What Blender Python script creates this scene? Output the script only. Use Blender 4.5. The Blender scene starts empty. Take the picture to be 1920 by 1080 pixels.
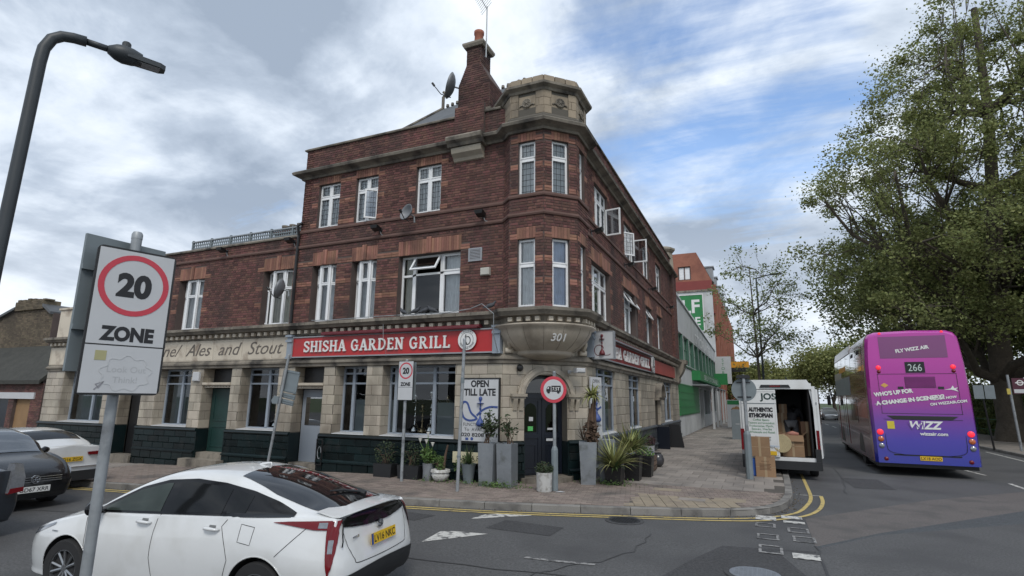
import bpy, bmesh, math, random
import numpy as np
from mathutils import Vector, Matrix
rad = math.radians
random.seed(7); RNG = np.random.default_rng(11)
SC = bpy.context.scene
COL = SC.collection

# ------------------------------------------------------------------ camera
FPX = 1030.0
def _n(v): return v / np.linalg.norm(v)
_vY = _n(np.array([468., 214., FPX]))
_up = np.array([55., -(FPX * FPX + 468 * 55) / 214., FPX])
_up = _n(_up - _vY * np.dot(_up, _vY))
_vX = np.cross(_vY, _up)
if _vX[0] < 0: _vX = -_vX
_up = _n(_up)
R = np.array([_vX, _vY, _up])
CAM = np.array([4.43, -12.40, 1.95])
cd = bpy.data.cameras.new('camera'); cam = bpy.data.objects.new('camera', cd); COL.objects.link(cam)
cd.sensor_width = 36.0; cd.lens = 36.0 * FPX / 1920.0; cd.clip_start = 0.05; cd.clip_end = 3000
M4 = Matrix(((R[0, 0], -R[0, 1], -R[0, 2], CAM[0]), (R[1, 0], -R[1, 1], -R[1, 2], CAM[1]), (R[2, 0], -R[2, 1], -R[2, 2], CAM[2]), (0, 0, 0, 1)))
cam.matrix_world = M4
SC.camera = cam

# ------------------------------------------------------------------ world and sun
W = bpy.data.worlds.new('World'); SC.world = W; W.use_nodes = True
nt = W.node_tree; N = nt.nodes; L = nt.links; N.clear()
SUN_EL, SUN_AZ = rad(48), rad(150)
def wn(t, **k):
    n = N.new(t)
    for a, b in k.items(): setattr(n, a, b)
    return n
def wmath(op, a, b=None, clamp=False):
    n = wn('ShaderNodeMath', operation=op); n.use_clamp = clamp
    for i, s in enumerate((a, b)):
        if s is None: continue
        if isinstance(s, (int, float)): n.inputs[i].default_value = s
        else: L.new(s, n.inputs[i])
    return n.outputs[0]
def wramp(src, pts):
    n = wn('ShaderNodeValToRGB'); L.new(src, n.inputs[0]); e = n.color_ramp.elements
    while len(e) < len(pts): e.new(0.5)
    for el, (p, c) in zip(e, pts): el.position = p; el.color = (*c, 1)
    return n.outputs[0]
def wmix(f, a, b):
    n = wn('ShaderNodeMix', data_type='RGBA')
    if isinstance(f, (int, float)): n.inputs[0].default_value = f
    else: L.new(f, n.inputs[0])
    for i, s in ((6, a), (7, b)):
        if isinstance(s, tuple): n.inputs[i].default_value = (*s, 1)
        else: L.new(s, n.inputs[i])
    return n.outputs[2]
tc = wn('ShaderNodeTexCoord'); sep = wn('ShaderNodeSeparateXYZ'); L.new(tc.outputs['Generated'], sep.inputs[0])
zz = wmath('ADD', wmath('MAXIMUM', sep.outputs[2], 0.0), 0.22)
comb = wn('ShaderNodeCombineXYZ'); L.new(wmath('DIVIDE', sep.outputs[0], zz), comb.inputs[0]); L.new(wmath('DIVIDE', sep.outputs[1], zz), comb.inputs[1])
def wnoise(scale, detail, rough, dist, off, vec=None, stretch=None):
    mp = wn('ShaderNodeMapping'); L.new(vec or comb.outputs[0], mp.inputs[0]); mp.inputs['Location'].default_value = off
    if stretch: mp.inputs['Rotation'].default_value = stretch[0]; mp.inputs['Scale'].default_value = stretch[1]
    n = wn('ShaderNodeTexNoise'); L.new(mp.outputs[0], n.inputs['Vector'])
    n.inputs['Scale'].default_value = scale; n.inputs['Detail'].default_value = detail
    n.inputs['Roughness'].default_value = rough; n.inputs['Distortion'].default_value = dist
    return n.outputs['Fac']
nA = wnoise(1.15, 8, 0.55, 0.3, (5.6, 2.9, 0))
nB = wnoise(2.6, 9, 0.6, 0.35, (7.3, 2.2, 0))
nC = wnoise(2.2, 8, 0.62, 0.2, (1.3, 9.2, 0), stretch=((0, 0, rad(20)), (0.35, 1.8, 1)))
lum = wmath('ADD', wmath('MULTIPLY', nA, 0.68), wmath('MULTIPLY', nB, 0.34))
cloud = wramp(lum, [(0.415, (1.9, 2.3, 2.9)), (0.48, (2.8, 3.25, 3.9)), (0.53, (3.95, 4.4, 5.0)), (0.585, (4.9, 5.25, 5.65)), (0.66, (5.5, 5.7, 5.9))])
sky = wn('ShaderNodeTexSky', sky_type='NISHITA'); sky.sun_disc = False; sky.sun_elevation = SUN_EL; sky.sun_rotation = SUN_AZ
sky.air_density = 1.0; sky.dust_density = 0.6; sky.ozone_density = 1.5
skyb = wn('ShaderNodeMix', data_type='RGBA', blend_type='MULTIPLY'); skyb.inputs[0].default_value = 1.0
L.new(sky.outputs[0], skyb.inputs[6]); skyb.inputs[7].default_value = (1.05, 1.15, 1.24, 1)
# the break in the clouds over the main road
def wdir(px, py):
    d = R @ np.array([px - 960., py - 540., FPX]); return tuple(_n(d))
def lobe(px, py, lo, hi):
    dn = wn('ShaderNodeVectorMath', operation='DOT_PRODUCT'); L.new(tc.outputs['Generated'], dn.inputs[0]); dn.inputs[1].default_value = wdir(px, py)
    m = wn('ShaderNodeMapRange'); L.new(dn.outputs['Value'], m.inputs[0]); m.inputs[1].default_value = lo; m.inputs[2].default_value = hi
    m.clamp = True; return m.outputs[0]
gap = wmath('ADD', lobe(1300, 150, 0.955, 1.0), lobe(1440, 250, 0.97, 1.0), True)
hole = wmath('ADD', wmath('MULTIPLY', gap, 0.38), wmath('MULTIPLY', nC, 1.25))
hole = wmath('ADD', hole, wmath('MULTIPLY', wmath('SUBTRACT', nB, 0.5), -0.55))
holem = wn('ShaderNodeMapRange'); L.new(hole, holem.inputs[0]); holem.inputs[1].default_value = 0.82; holem.inputs[2].default_value = 1.15; holem.inputs[4].default_value = 0.9; holem.clamp = True
col = wmix(holem.outputs[0], cloud, skyb.outputs[2])
hz = wn('ShaderNodeMapRange'); L.new(sep.outputs[2], hz.inputs[0]); hz.inputs[1].default_value = 0.0; hz.inputs[2].default_value = 0.30; hz.inputs[3].default_value = 0.6; hz.inputs[4].default_value = 0.0; hz.clamp = True
col = wmix(hz.outputs[0], col, (4.7, 5.0, 5.35))
bg = wn('ShaderNodeBackground'); L.new(col, bg.inputs[0]); bg.inputs[1].default_value = 0.15
wo = wn('ShaderNodeOutputWorld'); L.new(bg.outputs[0], wo.inputs[0])
sl = bpy.data.lights.new('sun', 'SUN'); sl.energy = 1.2; sl.angle = rad(18); sl.color = (1.0, 0.96, 0.9)
so = bpy.data.objects.new('sun', sl); COL.objects.link(so)
# sun_rotation is measured clockwise from +Y
_d = Vector((math.sin(SUN_AZ) * math.cos(SUN_EL), math.cos(SUN_AZ) * math.cos(SUN_EL), math.sin(SUN_EL)))
so.rotation_euler = _d.to_track_quat('Z', 'Y').to_euler()
vs = SC.view_settings; vs.view_transform = 'Standard'; vs.look = 'None'; vs.exposure = 0.42; vs.gamma = 1.0; vs.use_curve_mapping = False
SC.cycles.max_bounces = 6; SC.cycles.transparent_max_bounces = 12

# ------------------------------------------------------------------ materials
MATS = {}
def pm(name, col, rough=0.6, metal=0.0, var=0.15, scale=2.0, fine=0.0, fscale=40.0, rv=0.0, bump=0.0, bscale=60.0, emit=0.0, coat=0.0, spec=0.5,
       dirt=None, dscale=1.2, dth=(0.5, 0.68), zst=1.0, hue=0.0):
    if name in MATS: return MATS[name]
    m = bpy.data.materials.new(name); m.use_nodes = True; t = m.node_tree; n = t.nodes; l = t.links
    b = n['Principled BSDF']; b.inputs['Roughness'].default_value = rough; b.inputs['Metallic'].default_value = metal
    b.inputs['Specular IOR Level'].default_value = spec
    if coat: b.inputs['Coat Weight'].default_value = coat; b.inputs['Coat Roughness'].default_value = 0.04
    geo = n.new('ShaderNodeNewGeometry')
    def noise(s, d=4, st=1.0):
        mp = n.new('ShaderNodeMapping'); l.new(geo.outputs['Position'], mp.inputs[0]); mp.inputs['Scale'].default_value = (1, 1, st)
        x = n.new('ShaderNodeTexNoise'); x.inputs['Scale'].default_value = s; x.inputs['Detail'].default_value = d; l.new(mp.outputs[0], x.inputs['Vector']); return x.outputs['Fac']
    def ma(op, a, c):
        x = n.new('ShaderNodeMath'); x.operation = op
        for i, s in enumerate((a, c)):
            if isinstance(s, (int, float)): x.inputs[i].default_value = s
            else: l.new(s, x.inputs[i])
        return x.outputs[0]
    val = None
    def add(a):
        nonlocal val
        val = a if val is None else ma('ADD', val, a)
    if var: add(ma('MULTIPLY', ma('SUBTRACT', noise(scale), 0.5), var * 3))
    if fine: add(ma('MULTIPLY', ma('SUBTRACT', noise(fscale, 2), 0.5), fine * 3))
    rnd = None
    if rv or hue:
        oi = n.new('ShaderNodeObjectInfo')
        rnd = ma('FRACT', ma('ADD', geo.outputs['Random Per Island'], oi.outputs['Random']), 0)
        add(ma('MULTIPLY', ma('SUBTRACT', rnd, 0.5), rv * 2))
    hs = n.new('ShaderNodeHueSaturation'); hs.inputs['Color'].default_value = (*col, 1)
    if val is not None: l.new(ma('MAXIMUM', ma('ADD', val, 1.0), 0.05), hs.inputs['Value'])
    if hue:
        l.new(ma('ADD', ma('MULTIPLY', ma('SUBTRACT', ma('FRACT', ma('MULTIPLY', rnd, 7.31), 0), 0.5), hue), 0.5), hs.inputs['Hue'])
    out = hs.outputs[0]
    if dirt:
        r = n.new('ShaderNodeMapRange'); r.inputs[1].default_value = dth[0]; r.inputs[2].default_value = dth[1]; r.clamp = True
        l.new(noise(dscale, 6, zst), r.inputs[0])
        mx = n.new('ShaderNodeMix'); mx.data_type = 'RGBA'; l.new(r.outputs[0], mx.inputs[0]); l.new(out, mx.inputs[6]); mx.inputs[7].default_value = (*dirt, 1); out = mx.outputs[2]
    l.new(out, b.inputs['Base Color'])
    if bump:
        bp = n.new('ShaderNodeBump'); bp.inputs['Strength'].default_value = bump; bp.inputs['Distance'].default_value = 0.01
        l.new(noise(bscale, 3), bp.inputs['Height']); l.new(bp.outputs[0], b.inputs['Normal'])
    if emit: b.inputs['Emission Color'].default_value = (*col, 1); b.inputs['Emission Strength'].default_value = emit
    MATS[name] = m; return m
def glassm(name, tint=(0.9, 0.93, 0.93), refl=0.08, rough=0.01):
    m = bpy.data.materials.new(name); m.use_nodes = True; t = m.node_tree; n = t.nodes; l = t.links; n.clear()
    o = n.new('ShaderNodeOutputMaterial'); mx = n.new('ShaderNodeMixShader'); tr = n.new('ShaderNodeBsdfTransparent'); gl = n.new('ShaderNodeBsdfGlossy')
    tr.inputs[0].default_value = (*tint, 1); gl.inputs['Roughness'].default_value = rough
    fr = n.new('ShaderNodeFresnel'); fr.inputs[0].default_value = 1.5
    a = n.new('ShaderNodeMath'); a.operation = 'ADD'; a.use_clamp = True; l.new(fr.outputs[0], a.inputs[0]); a.inputs[1].default_value = refl
    l.new(a.outputs[0], mx.inputs[0]); l.new(tr.outputs[0], mx.inputs[1]); l.new(gl.outputs[0], mx.inputs[2]); l.new(mx.outputs[0], o.inputs[0])
    return m
def ringm(name, cols, stops, axis_vec, lo, hi, rough=0.25, coat=0.6):
    """printed gradient along a world axis (vinyl wrap)"""
    m = pm(name, cols[0], rough, coat=coat, var=0.0); n = m.node_tree.nodes; l = m.node_tree.links; b = n['Principled BSDF']
    tcn = n.new('ShaderNodeTexCoord'); d = n.new('ShaderNodeVectorMath'); d.operation = 'DOT_PRODUCT'; l.new(tcn.outputs['Object'], d.inputs[0]); d.inputs[1].default_value = axis_vec
    r = n.new('ShaderNodeMapRange'); l.new(d.outputs['Value'], r.inputs[0]); r.inputs[1].default_value = lo; r.inputs[2].default_value = hi
    c = n.new('ShaderNodeValToRGB'); l.new(r.outputs[0], c.inputs[0]); e = c.color_ramp.elements
    while len(e) < len(cols): e.new(0.5)
    for el, p, q in zip(e, stops, cols): el.position = p; el.color = (*q, 1)
    l.new(c.outputs[0], b.inputs['Base Color']); return m

M_mortar = pm('mortar', (0.10, 0.075, 0.068), 0.95, var=0.2, scale=3)
M_brick = pm('dark_red_brick', (0.128, 0.057, 0.047), 0.85, var=0.22, scale=0.9, fine=0.12, fscale=30, rv=0.42, hue=0.03, bump=0.4, dirt=(0.042, 0.032, 0.03), dscale=0.9, dth=(0.47, 0.78), zst=0.45)
M_orange = pm('rubbed_orange_brick', (0.255, 0.125, 0.088), 0.85, var=0.2, scale=1.5, fine=0.12, rv=0.3, hue=0.02, bump=0.3, dirt=(0.09, 0.05, 0.04), dscale=1.6, dth=(0.5, 0.75))
M_stone = pm('buff_faience', (0.385, 0.34, 0.275), 0.42, var=0.2, scale=1.3, fine=0.08, fscale=18, rv=0.2, hue=0.012, bump=0.15, bscale=20, dirt=(0.15, 0.125, 0.095), dscale=1.4, dth=(0.5, 0.75), zst=0.4)
M_stoned = pm('weathered_stone_moulding', (0.215, 0.19, 0.155), 0.8, var=0.3, scale=1.2, fine=0.15, fscale=15, rv=0.15, bump=0.4, dirt=(0.05, 0.045, 0.04), dscale=2.2, dth=(0.46, 0.68), zst=0.5)
M_crown = pm('tan_crown_stone', (0.29, 0.235, 0.17), 0.7, var=0.2, scale=1.5, fine=0.1, rv=0.15, dirt=(0.12, 0.1, 0.075), dscale=2, dth=(0.48, 0.72), zst=0.5)
M_stonel = pm('pale_painted_frieze', (0.57, 0.505, 0.41), 0.6, var=0.12, scale=1.2, fine=0.06, rv=0.08, dirt=(0.26, 0.2, 0.15), dscale=2.2, dth=(0.53, 0.75))
M_joint = pm('dark_joint', (0.10, 0.09, 0.075), 0.9, var=0.2)
M_ptile = pm('dark_green_glazed_tile', (0.006, 0.013, 0.014), 0.28, var=0.3, scale=3, rv=0.45, dirt=(0.022, 0.024, 0.024), dscale=2.5, dth=(0.55, 0.8), spec=0.35)
M_brickd = pm('sooty_chimney_brick', (0.085, 0.042, 0.036), 0.9, var=0.25, scale=0.9, fine=0.12, fscale=30, rv=0.42, hue=0.03, dirt=(0.025, 0.02, 0.02), dscale=1.2, dth=(0.45, 0.7))
M_grey_p = pm('dark_grey_paint', (0.055, 0.062, 0.072), 0.5, var=0.25, scale=2, rv=0.1)
M_upvc = pm('white_upvc', (0.78, 0.79, 0.80), 0.35, var=0.06, scale=4)
M_wood_g = pm('pale_grey_blue_paint', (0.27, 0.31, 0.36), 0.45, var=0.12, scale=3)
M_cur = pm('net_curtain', (0.80, 0.81, 0.83), 0.95, var=0.15, scale=6)
M_curb = pm('pale_blue_curtain', (0.55, 0.62, 0.78), 0.95, var=0.2, scale=5)
M_curc = pm('cream_curtain', (0.50, 0.47, 0.38), 0.95, var=0.2, scale=5)
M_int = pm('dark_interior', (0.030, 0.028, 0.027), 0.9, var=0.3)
M_glass = glassm('window_glass', refl=0.03); M_glassd = glassm('tinted_car_glass', (0.10, 0.12, 0.12), 0.03); M_glassm = glassm('car_side_glass', (0.35, 0.40, 0.38), 0.05)
M_glassx = glassm('mirror_like_glass', (0.5, 0.53, 0.55), 0.30)
M_lead = pm('lead_lattice', (0.05, 0.055, 0.065), 0.7, var=0)
M_galv = pm('galvanised_steel', (0.30, 0.32, 0.335), 0.5, 0.35, var=0.18, scale=5, fine=0.06, dirt=(0.16, 0.17, 0.18), dscale=6, dth=(0.55, 0.7))
M_zinc = pm('zinc_sheet', (0.27, 0.29, 0.31), 0.42, 0.5, var=0.2, scale=3, fine=0.06, fscale=20, bump=0.6, bscale=5, dirt=(0.16, 0.17, 0.17), dscale=4, dth=(0.55, 0.72))
M_black = pm('black_paint', (0.012, 0.012, 0.013), 0.4, var=0.2)
M_rubber = pm('black_rubber', (0.018, 0.018, 0.019), 0.8, var=0.2, scale=8)
M_blackpl = pm('black_plastic', (0.016, 0.017, 0.019), 0.5, var=0.15, scale=6)
M_white = pm('white_sign_face', (0.50, 0.51, 0.525), 0.4, var=0.06, scale=6)
M_red = pm('red_sign_panel', (0.42, 0.018, 0.02), 0.35, var=0.10, scale=2, dirt=(0.28, 0.03, 0.03), dscale=1.5)
M_redl = pm('faded_red_panel', (0.36, 0.065, 0.055), 0.5, var=0.15, scale=2)
M_redr = pm('red_reflective_ring', (0.52, 0.045, 0.07), 0.45, var=0.08, scale=8)
M_maroon = pm('maroon_metal', (0.14, 0.022, 0.03), 0.5, var=0.15)
M_sgrey = pm('grey_sign_back', (0.17, 0.20, 0.215), 0.55, var=0.12, scale=5)
M_pt = pm('terracotta', (0.33, 0.12, 0.075), 0.8, var=0.2, scale=6)
M_slate = pm('roof_slate', (0.085, 0.09, 0.095), 0.6, var=0.25, scale=3, rv=0.2)
M_lamp = pm('dark_lamp_metal', (0.035, 0.042, 0.048), 0.5, var=0.15)
M_navy = pm('navy_door_paint', (0.007, 0.010, 0.018), 0.3, var=0.2)
M_dgreen = pm('dark_green_door_paint', (0.012, 0.040, 0.036), 0.45, var=0.25, scale=4)
M_txtw = pm('white_lettering', (0.70, 0.70, 0.69), 0.5, var=0.03)
M_txtk = pm('black_lettering', (0.012, 0.012, 0.015), 0.5, var=0)
M_txtgrey = pm('carved_lettering_grey', (0.13, 0.115, 0.10), 0.8, var=0.2)

# ------------------------------------------------------------------ helpers
def vec(a): return np.array(a, float)
class Fr:
    def __init__(s, O=(0, 0, 0), U=(1, 0, 0), Wd=(0, 1, 0), Z=(0, 0, 1)):
        s.O = vec(O); s.U = vec(U) / np.linalg.norm(U); s.W = vec(Wd) / np.linalg.norm(Wd); s.Z = vec(Z) / np.linalg.norm(Z)
    def p(s, u, w, z): return s.O + u * s.U + w * s.W + z * s.Z
WF = Fr()
def thing(name, label, cat, loc=(0, 0, 0), group=None, rotz=0.0):
    o = bpy.data.objects.new(name, None); COL.objects.link(o); o.location = loc; o.rotation_euler = (0, 0, rotz)
    o.empty_display_size = 0.2
    o['label'] = label; o['category'] = cat
    if group: o['group'] = group
    return o
def tag(o, label=None, cat=None, group=None, kind=None):
    if label: o['label'] = label
    if cat: o['category'] = cat
    if group: o['group'] = group
    if kind: o['kind'] = kind
    return o
def wmat(o):
    m = Matrix.LocRotScale(o.location, o.rotation_euler, o.scale)
    return (wmat(o.parent) @ m) if o.parent else m
class MB:
    def __init__(s, fr=WF): s.v = []; s.f = []; s.fr = fr
    def P(s, *pts):
        i = len(s.v)
        for p in pts: s.v.append(tuple(s.fr.p(*p)))
        return i
    def quad(s, a, b, c, d):
        i = s.P(a, b, c, d); s.f.append((i, i + 1, i + 2, i + 3)); return s
    def poly(s, pts):
        i = s.P(*pts); s.f.append(tuple(range(i, i + len(pts)))); return s
    def box(s, u0, u1, w0, w1, z0, z1):
        i = s.P((u0, w0, z0), (u1, w0, z0), (u1, w1, z0), (u0, w1, z0), (u0, w0, z1), (u1, w0, z1), (u1, w1, z1), (u0, w1, z1))
        for q in ((0, 3, 2, 1), (4, 5, 6, 7), (0, 1, 5, 4), (1, 2, 6, 5), (2, 3, 7, 6), (3, 0, 4, 7)): s.f.append(tuple(i + k for k in q))
        return s
    def bbox(s, u0, u1, w0, w1, z0, z1, b=0.01):
        """box with chamfered outer (w1) face"""
        s.box(u0, u1, w0, w1 - b, z0, z1)
        i = s.P((u0, w1 - b, z0), (u1, w1 - b, z0), (u1, w1 - b, z1), (u0, w1 - b, z1), (u0 + b, w1, z0 + b), (u1 - b, w1, z0 + b), (u1 - b, w1, z1 - b), (u0 + b, w1, z1 - b))
        for q in ((4, 5, 6, 7), (0, 1, 5, 4), (1, 2, 6, 5), (2, 3, 7, 6), (3, 0, 4, 7)): s.f.append(tuple(i + k for k in q))
        return s
    def prism(s, pts, ax, a0, a1):
        """pts 2-D outline; ax 'w' extrudes along w (pts=(u,z)), 'u' (pts=(w,z)), 'z' (pts=(u,w))"""
        n = len(pts)
        def mk(p, a): return {'w': (p[0], a, p[1]), 'u': (a, p[0], p[1]), 'z': (p[0], p[1], a)}[ax]
        i = s.P(*[mk(p, a0) for p in pts]); j = s.P(*[mk(p, a1) for p in pts])
        s.f.append(tuple(range(i, i + n))); s.f.append(tuple(range(j + n - 1, j - 1, -1)))
        for k in range(n): s.f.append((i + k, i + (k + 1) % n, j + (k + 1) % n, j + k))
        return s
    def tube(s, path, r, n=8, cap=True, r2=None):
        P = [vec(s.fr.p(*p)) for p in path]; m = len(P); rings = []; pa = None
        for k in range(m):
            d = P[min(k + 1, m - 1)] - P[max(k - 1, 0)]; d = d / (np.linalg.norm(d) + 1e-9)
            if pa is not None and np.linalg.norm(pa - d * np.dot(pa, d)) > .1: a = pa - d * np.dot(pa, d)
            else: a = np.cross(d, (0, 0, 1)) if abs(d[2]) < 0.95 else np.cross(d, (1, 0, 0))
            a = a / np.linalg.norm(a); b = np.cross(d, a); pa = a
            rr = r[k] if isinstance(r, (list, tuple)) else (r if r2 is None else r + (r2 - r) * k / (m - 1))
            i = len(s.v); rings.append(i)
            for q in range(n):
                t = 2 * math.pi * q / n; s.v.append(tuple(P[k] + rr * (math.cos(t) * a + math.sin(t) * b)))
        for k in range(m - 1):
            for q in range(n): s.f.append((rings[k] + q, rings[k] + (q + 1) % n, rings[k + 1] + (q + 1) % n, rings[k + 1] + q))
        if cap: s.f.append(tuple(rings[0] + q for q in range(n))[::-1]); s.f.append(tuple(rings[-1] + q for q in range(n)))
        return s
    def lathe(s, prof, c, n=20, axis='z', a0=0, a1=2 * math.pi):
        """prof list of (r, h); c centre in frame"""
        full = abs(a1 - a0 - 2 * math.pi) < 1e-6; m = n if full else n + 1; rings = []
        for (r, h) in prof:
            pts = []
            for q in range(m):
                t = a0 + (a1 - a0) * q / n; x, y = r * math.cos(t), r * math.sin(t)
                pts.append({'z': (c[0] + x, c[1] + y, c[2] + h), 'w': (c[0] + x, c[1] + h, c[2] + y), 'u': (c[0] + h, c[1] + x, c[2] + y)}[axis])
            rings.append(s.P(*pts))
        for k in range(len(prof) - 1):
            for q in range(n): q2 = (q + 1) % m; s.f.append((rings[k] + q, rings[k] + q2, rings[k + 1] + q2, rings[k + 1] + q))
        if full:
            if prof[0][0] > 1e-4: s.f.append(tuple(rings[0] + q for q in range(n))[::-1])
            if prof[-1][0] > 1e-4: s.f.append(tuple(rings[-1] + q for q in range(n)))
        return s
    def grid(s, fn, nu, nv):
        i = len(s.v)
        for a in range(nu + 1):
            for b in range(nv + 1): s.P(fn(a / nu, b / nv))
        for a in range(nu):
            for b in range(nv):
                k = i + a * (nv + 1) + b; s.f.append((k, k + nv + 1, k + nv + 2, k + 1))
        return s
    def add(s, o):
        i = len(s.v); s.v += o.v; s.f += [tuple(i + k for k in q) for q in o.f]; return s
    def build(s, name, mat, parent=None, smooth=False, local=False, kind=None, norm=True, flat_angle=None):
        me = bpy.data.meshes.new(name); me.from_pydata(s.v, [], s.f)
        o = bpy.data.objects.new(name, me); COL.objects.link(o)
        if parent is not None:
            o.parent = parent
            if not local: me.transform(wmat(parent).inverted())
        else: pass
        me.materials.append(mat)
        if norm and len(s.f) < 60000:
            bm = bmesh.new(); bm.from_mesh(me); bmesh.ops.recalc_face_normals(bm, faces=bm.faces); bm.to_mesh(me); bm.free()
        if smooth: me.shade_smooth()
        if flat_angle:
            me.shade_smooth()
            try: me.set_sharp_from_angle(angle=rad(flat_angle))
            except Exception: pass
        if kind: o['kind'] = kind
        me.update(); return o
def base_origin(o):
    """move a parentless mesh's origin to the middle of its base"""
    me = o.data; n = len(me.vertices); a = np.empty(n * 3); me.vertices.foreach_get('co', a); a = a.reshape(-1, 3)
    c = Vector(((a[:, 0].min() + a[:, 0].max()) / 2, (a[:, 1].min() + a[:, 1].max()) / 2, a[:, 2].min()))
    me.transform(Matrix.Translation(-c)); o.location = c; return o
def bigmesh(name, V, F, mat, parent=None, kind=None, smooth=False, local=False):
    """V (n,3) array, F (m,k) array of equal sized faces"""
    me = bpy.data.meshes.new(name); V = np.asarray(V, np.float32); F = np.asarray(F, np.int32); m, k = F.shape
    if parent is not None and not local:
        Mi = np.array(wmat(parent).inverted()); V = (V @ Mi[:3, :3].T + Mi[:3, 3]).astype(np.float32)
    me.vertices.add(len(V)); me.vertices.foreach_set('co', V.ravel())
    me.loops.add(m * k); me.loops.foreach_set('vertex_index', F.ravel())
    me.polygons.add(m); me.polygons.foreach_set('loop_start', np.arange(0, m * k, k, dtype=np.int32))
    try: me.polygons.foreach_set('loop_total', np.full(m, k, np.int32))
    except Exception: pass
    me.update(calc_edges=True); me.validate(verbose=False); me.shade_flat()
    me.materials.append(mat)
    if smooth: me.shade_smooth()
    o = bpy.data.objects.new(name, me); COL.objects.link(o)
    if parent is not None: o.parent = parent
    if kind: o['kind'] = kind
    return o
def txt(body, fr, u, z, size, mat, parent, name='lettering', w=0.004, ext=0.0, bold=0.0, sx=1.0, align='CENTER', shear=0.0, rot=0.0, sp=1.0, ww=None):
    """text in frame fr at (u,z) baseline; U must run left-to-right for the reader"""
    c = bpy.data.curves.new(name, 'FONT'); c.body = body; c.size = size; c.align_x = align; c.resolution_u = 4; c.extrude = ext; c.offset = bold; c.shear = shear; c.space_character = sp
    t = bpy.data.objects.new(name, c); me = bpy.data.meshes.new_from_object(t); bpy.data.objects.remove(t)
    me.name = name
    n = len(me.vertices); a = np.empty(n * 3); me.vertices.foreach_get('co', a); a = a.reshape(-1, 3)
    if ww and n:
        x0, x1 = a[:, 0].min(), a[:, 0].max(); sx = ww / max(1e-6, x1 - x0); mid = (x0 + x1) / 2; a[:, 0] = (a[:, 0] - mid)
    a[:, 0] *= sx
    cr, sr = math.cos(rot), math.sin(rot); x, y = a[:, 0] * cr - a[:, 1] * sr, a[:, 0] * sr + a[:, 1] * cr
    Pw = fr.O + np.outer(u + x, fr.U) + np.outer(w + ext + a[:, 2], fr.W) + np.outer(z + y, fr.Z)
    if parent is not None:
        Mi = np.array(wmat(parent).inverted()); Pw = Pw @ Mi[:3, :3].T + Mi[:3, 3]
    me.vertices.foreach_set('co', Pw.ravel().astype(np.float32)); me.update()
    me.materials.clear(); me.materials.append(mat)
    o = bpy.data.objects.new(name, me); COL.objects.link(o)
    if parent is not None: o.parent = parent
    return o
def slopex(x): return -0.027 * min(max(-5.0 - x, 0.0), 16.0)
def gz(x, y): return -0.12 + slopex(x) - 0.04 * min(max(-3.2 - y, 0.0), 6.0) * min(max((x + 9.0) / 5.0, 0.0), 1.0)
# ------------------------------------------------------------------ pieces laid one by one
_UNIT = {}
def unit_mesh(mat, b=0.06):
    k = mat.name
    if k in _UNIT: return _UNIT[k]
    me = bpy.data.meshes.new('piece'); c = b
    v = [(0, 0, 0), (1, 0, 0), (1, 0, 1), (0, 0, 1), (0, 0.7, 0), (1, 0.7, 0), (1, 0.7, 1), (0, 0.7, 1), (c * .5, 1, c), (1 - c * .5, 1, c), (1 - c * .5, 1, 1 - c), (c * .5, 1, 1 - c)]
    f = [(0, 1, 5, 4), (1, 2, 6, 5), (2, 3, 7, 6), (3, 0, 4, 7), (4, 5, 9, 8), (5, 6, 10, 9), (6, 7, 11, 10), (7, 4, 8, 11), (8, 9, 10, 11)]
    me.from_pydata(v, [], f); me.materials.append(mat); _UNIT[k] = me; return me
def lay(pcs, name, mat, parent, limit=300, w0=0.0, jit=0.0015, stuffname=None):
    """pcs: (fr,u0,u1,z0,z1,proud). nearest `limit` are objects, the rest one mesh"""
    def dist(p):
        c = p[0].p((p[1] + p[2]) / 2, 0, (p[3] + p[4]) / 2); return np.linalg.norm(c - CAM)
    pcs = sorted(pcs, key=dist); me = unit_mesh(mat)
    inv = wmat(parent).inverted() if parent else Matrix()
    for p in pcs[:limit]:
        fr, a, b, c, d, pr = p; o = bpy.data.objects.new(name, me); COL.objects.link(o); o.parent = parent
        pr = pr + random.uniform(-jit, jit); O = fr.p(a, w0, c); U = fr.U * (b - a); Wd = fr.W * (pr - w0); Z = fr.Z * (d - c)
        m = Matrix(((U[0], Wd[0], Z[0], O[0]), (U[1], Wd[1], Z[1], O[1]), (U[2], Wd[2], Z[2], O[2]), (0, 0, 0, 1)))
        o.matrix_local = inv @ m
    rest = pcs[limit:]
    if rest:
        V = []; F = []
        for k, (fr, a, b, c, d, pr) in enumerate(rest):
            pr = pr + random.uniform(-jit, jit); e = 0.004
            for (u, w, z) in ((a, w0, c), (b, w0, c), (b, w0, d), (a, w0, d), (a + e, pr, c + e), (b - e, pr, c + e), (b - e, pr, d - e), (a + e, pr, d - e)): V.append(fr.p(u, w, z))
            i = 8 * k
            F += [(i, i + 1, i + 5, i + 4), (i + 1, i + 2, i + 6, i + 5), (i + 2, i + 3, i + 7, i + 6), (i + 3, i, i + 4, i + 7), (i + 4, i + 5, i + 6, i + 7)]
        bigmesh(stuffname or name, np.array(V), np.array(F), mat, parent, kind='stuff')
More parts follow.
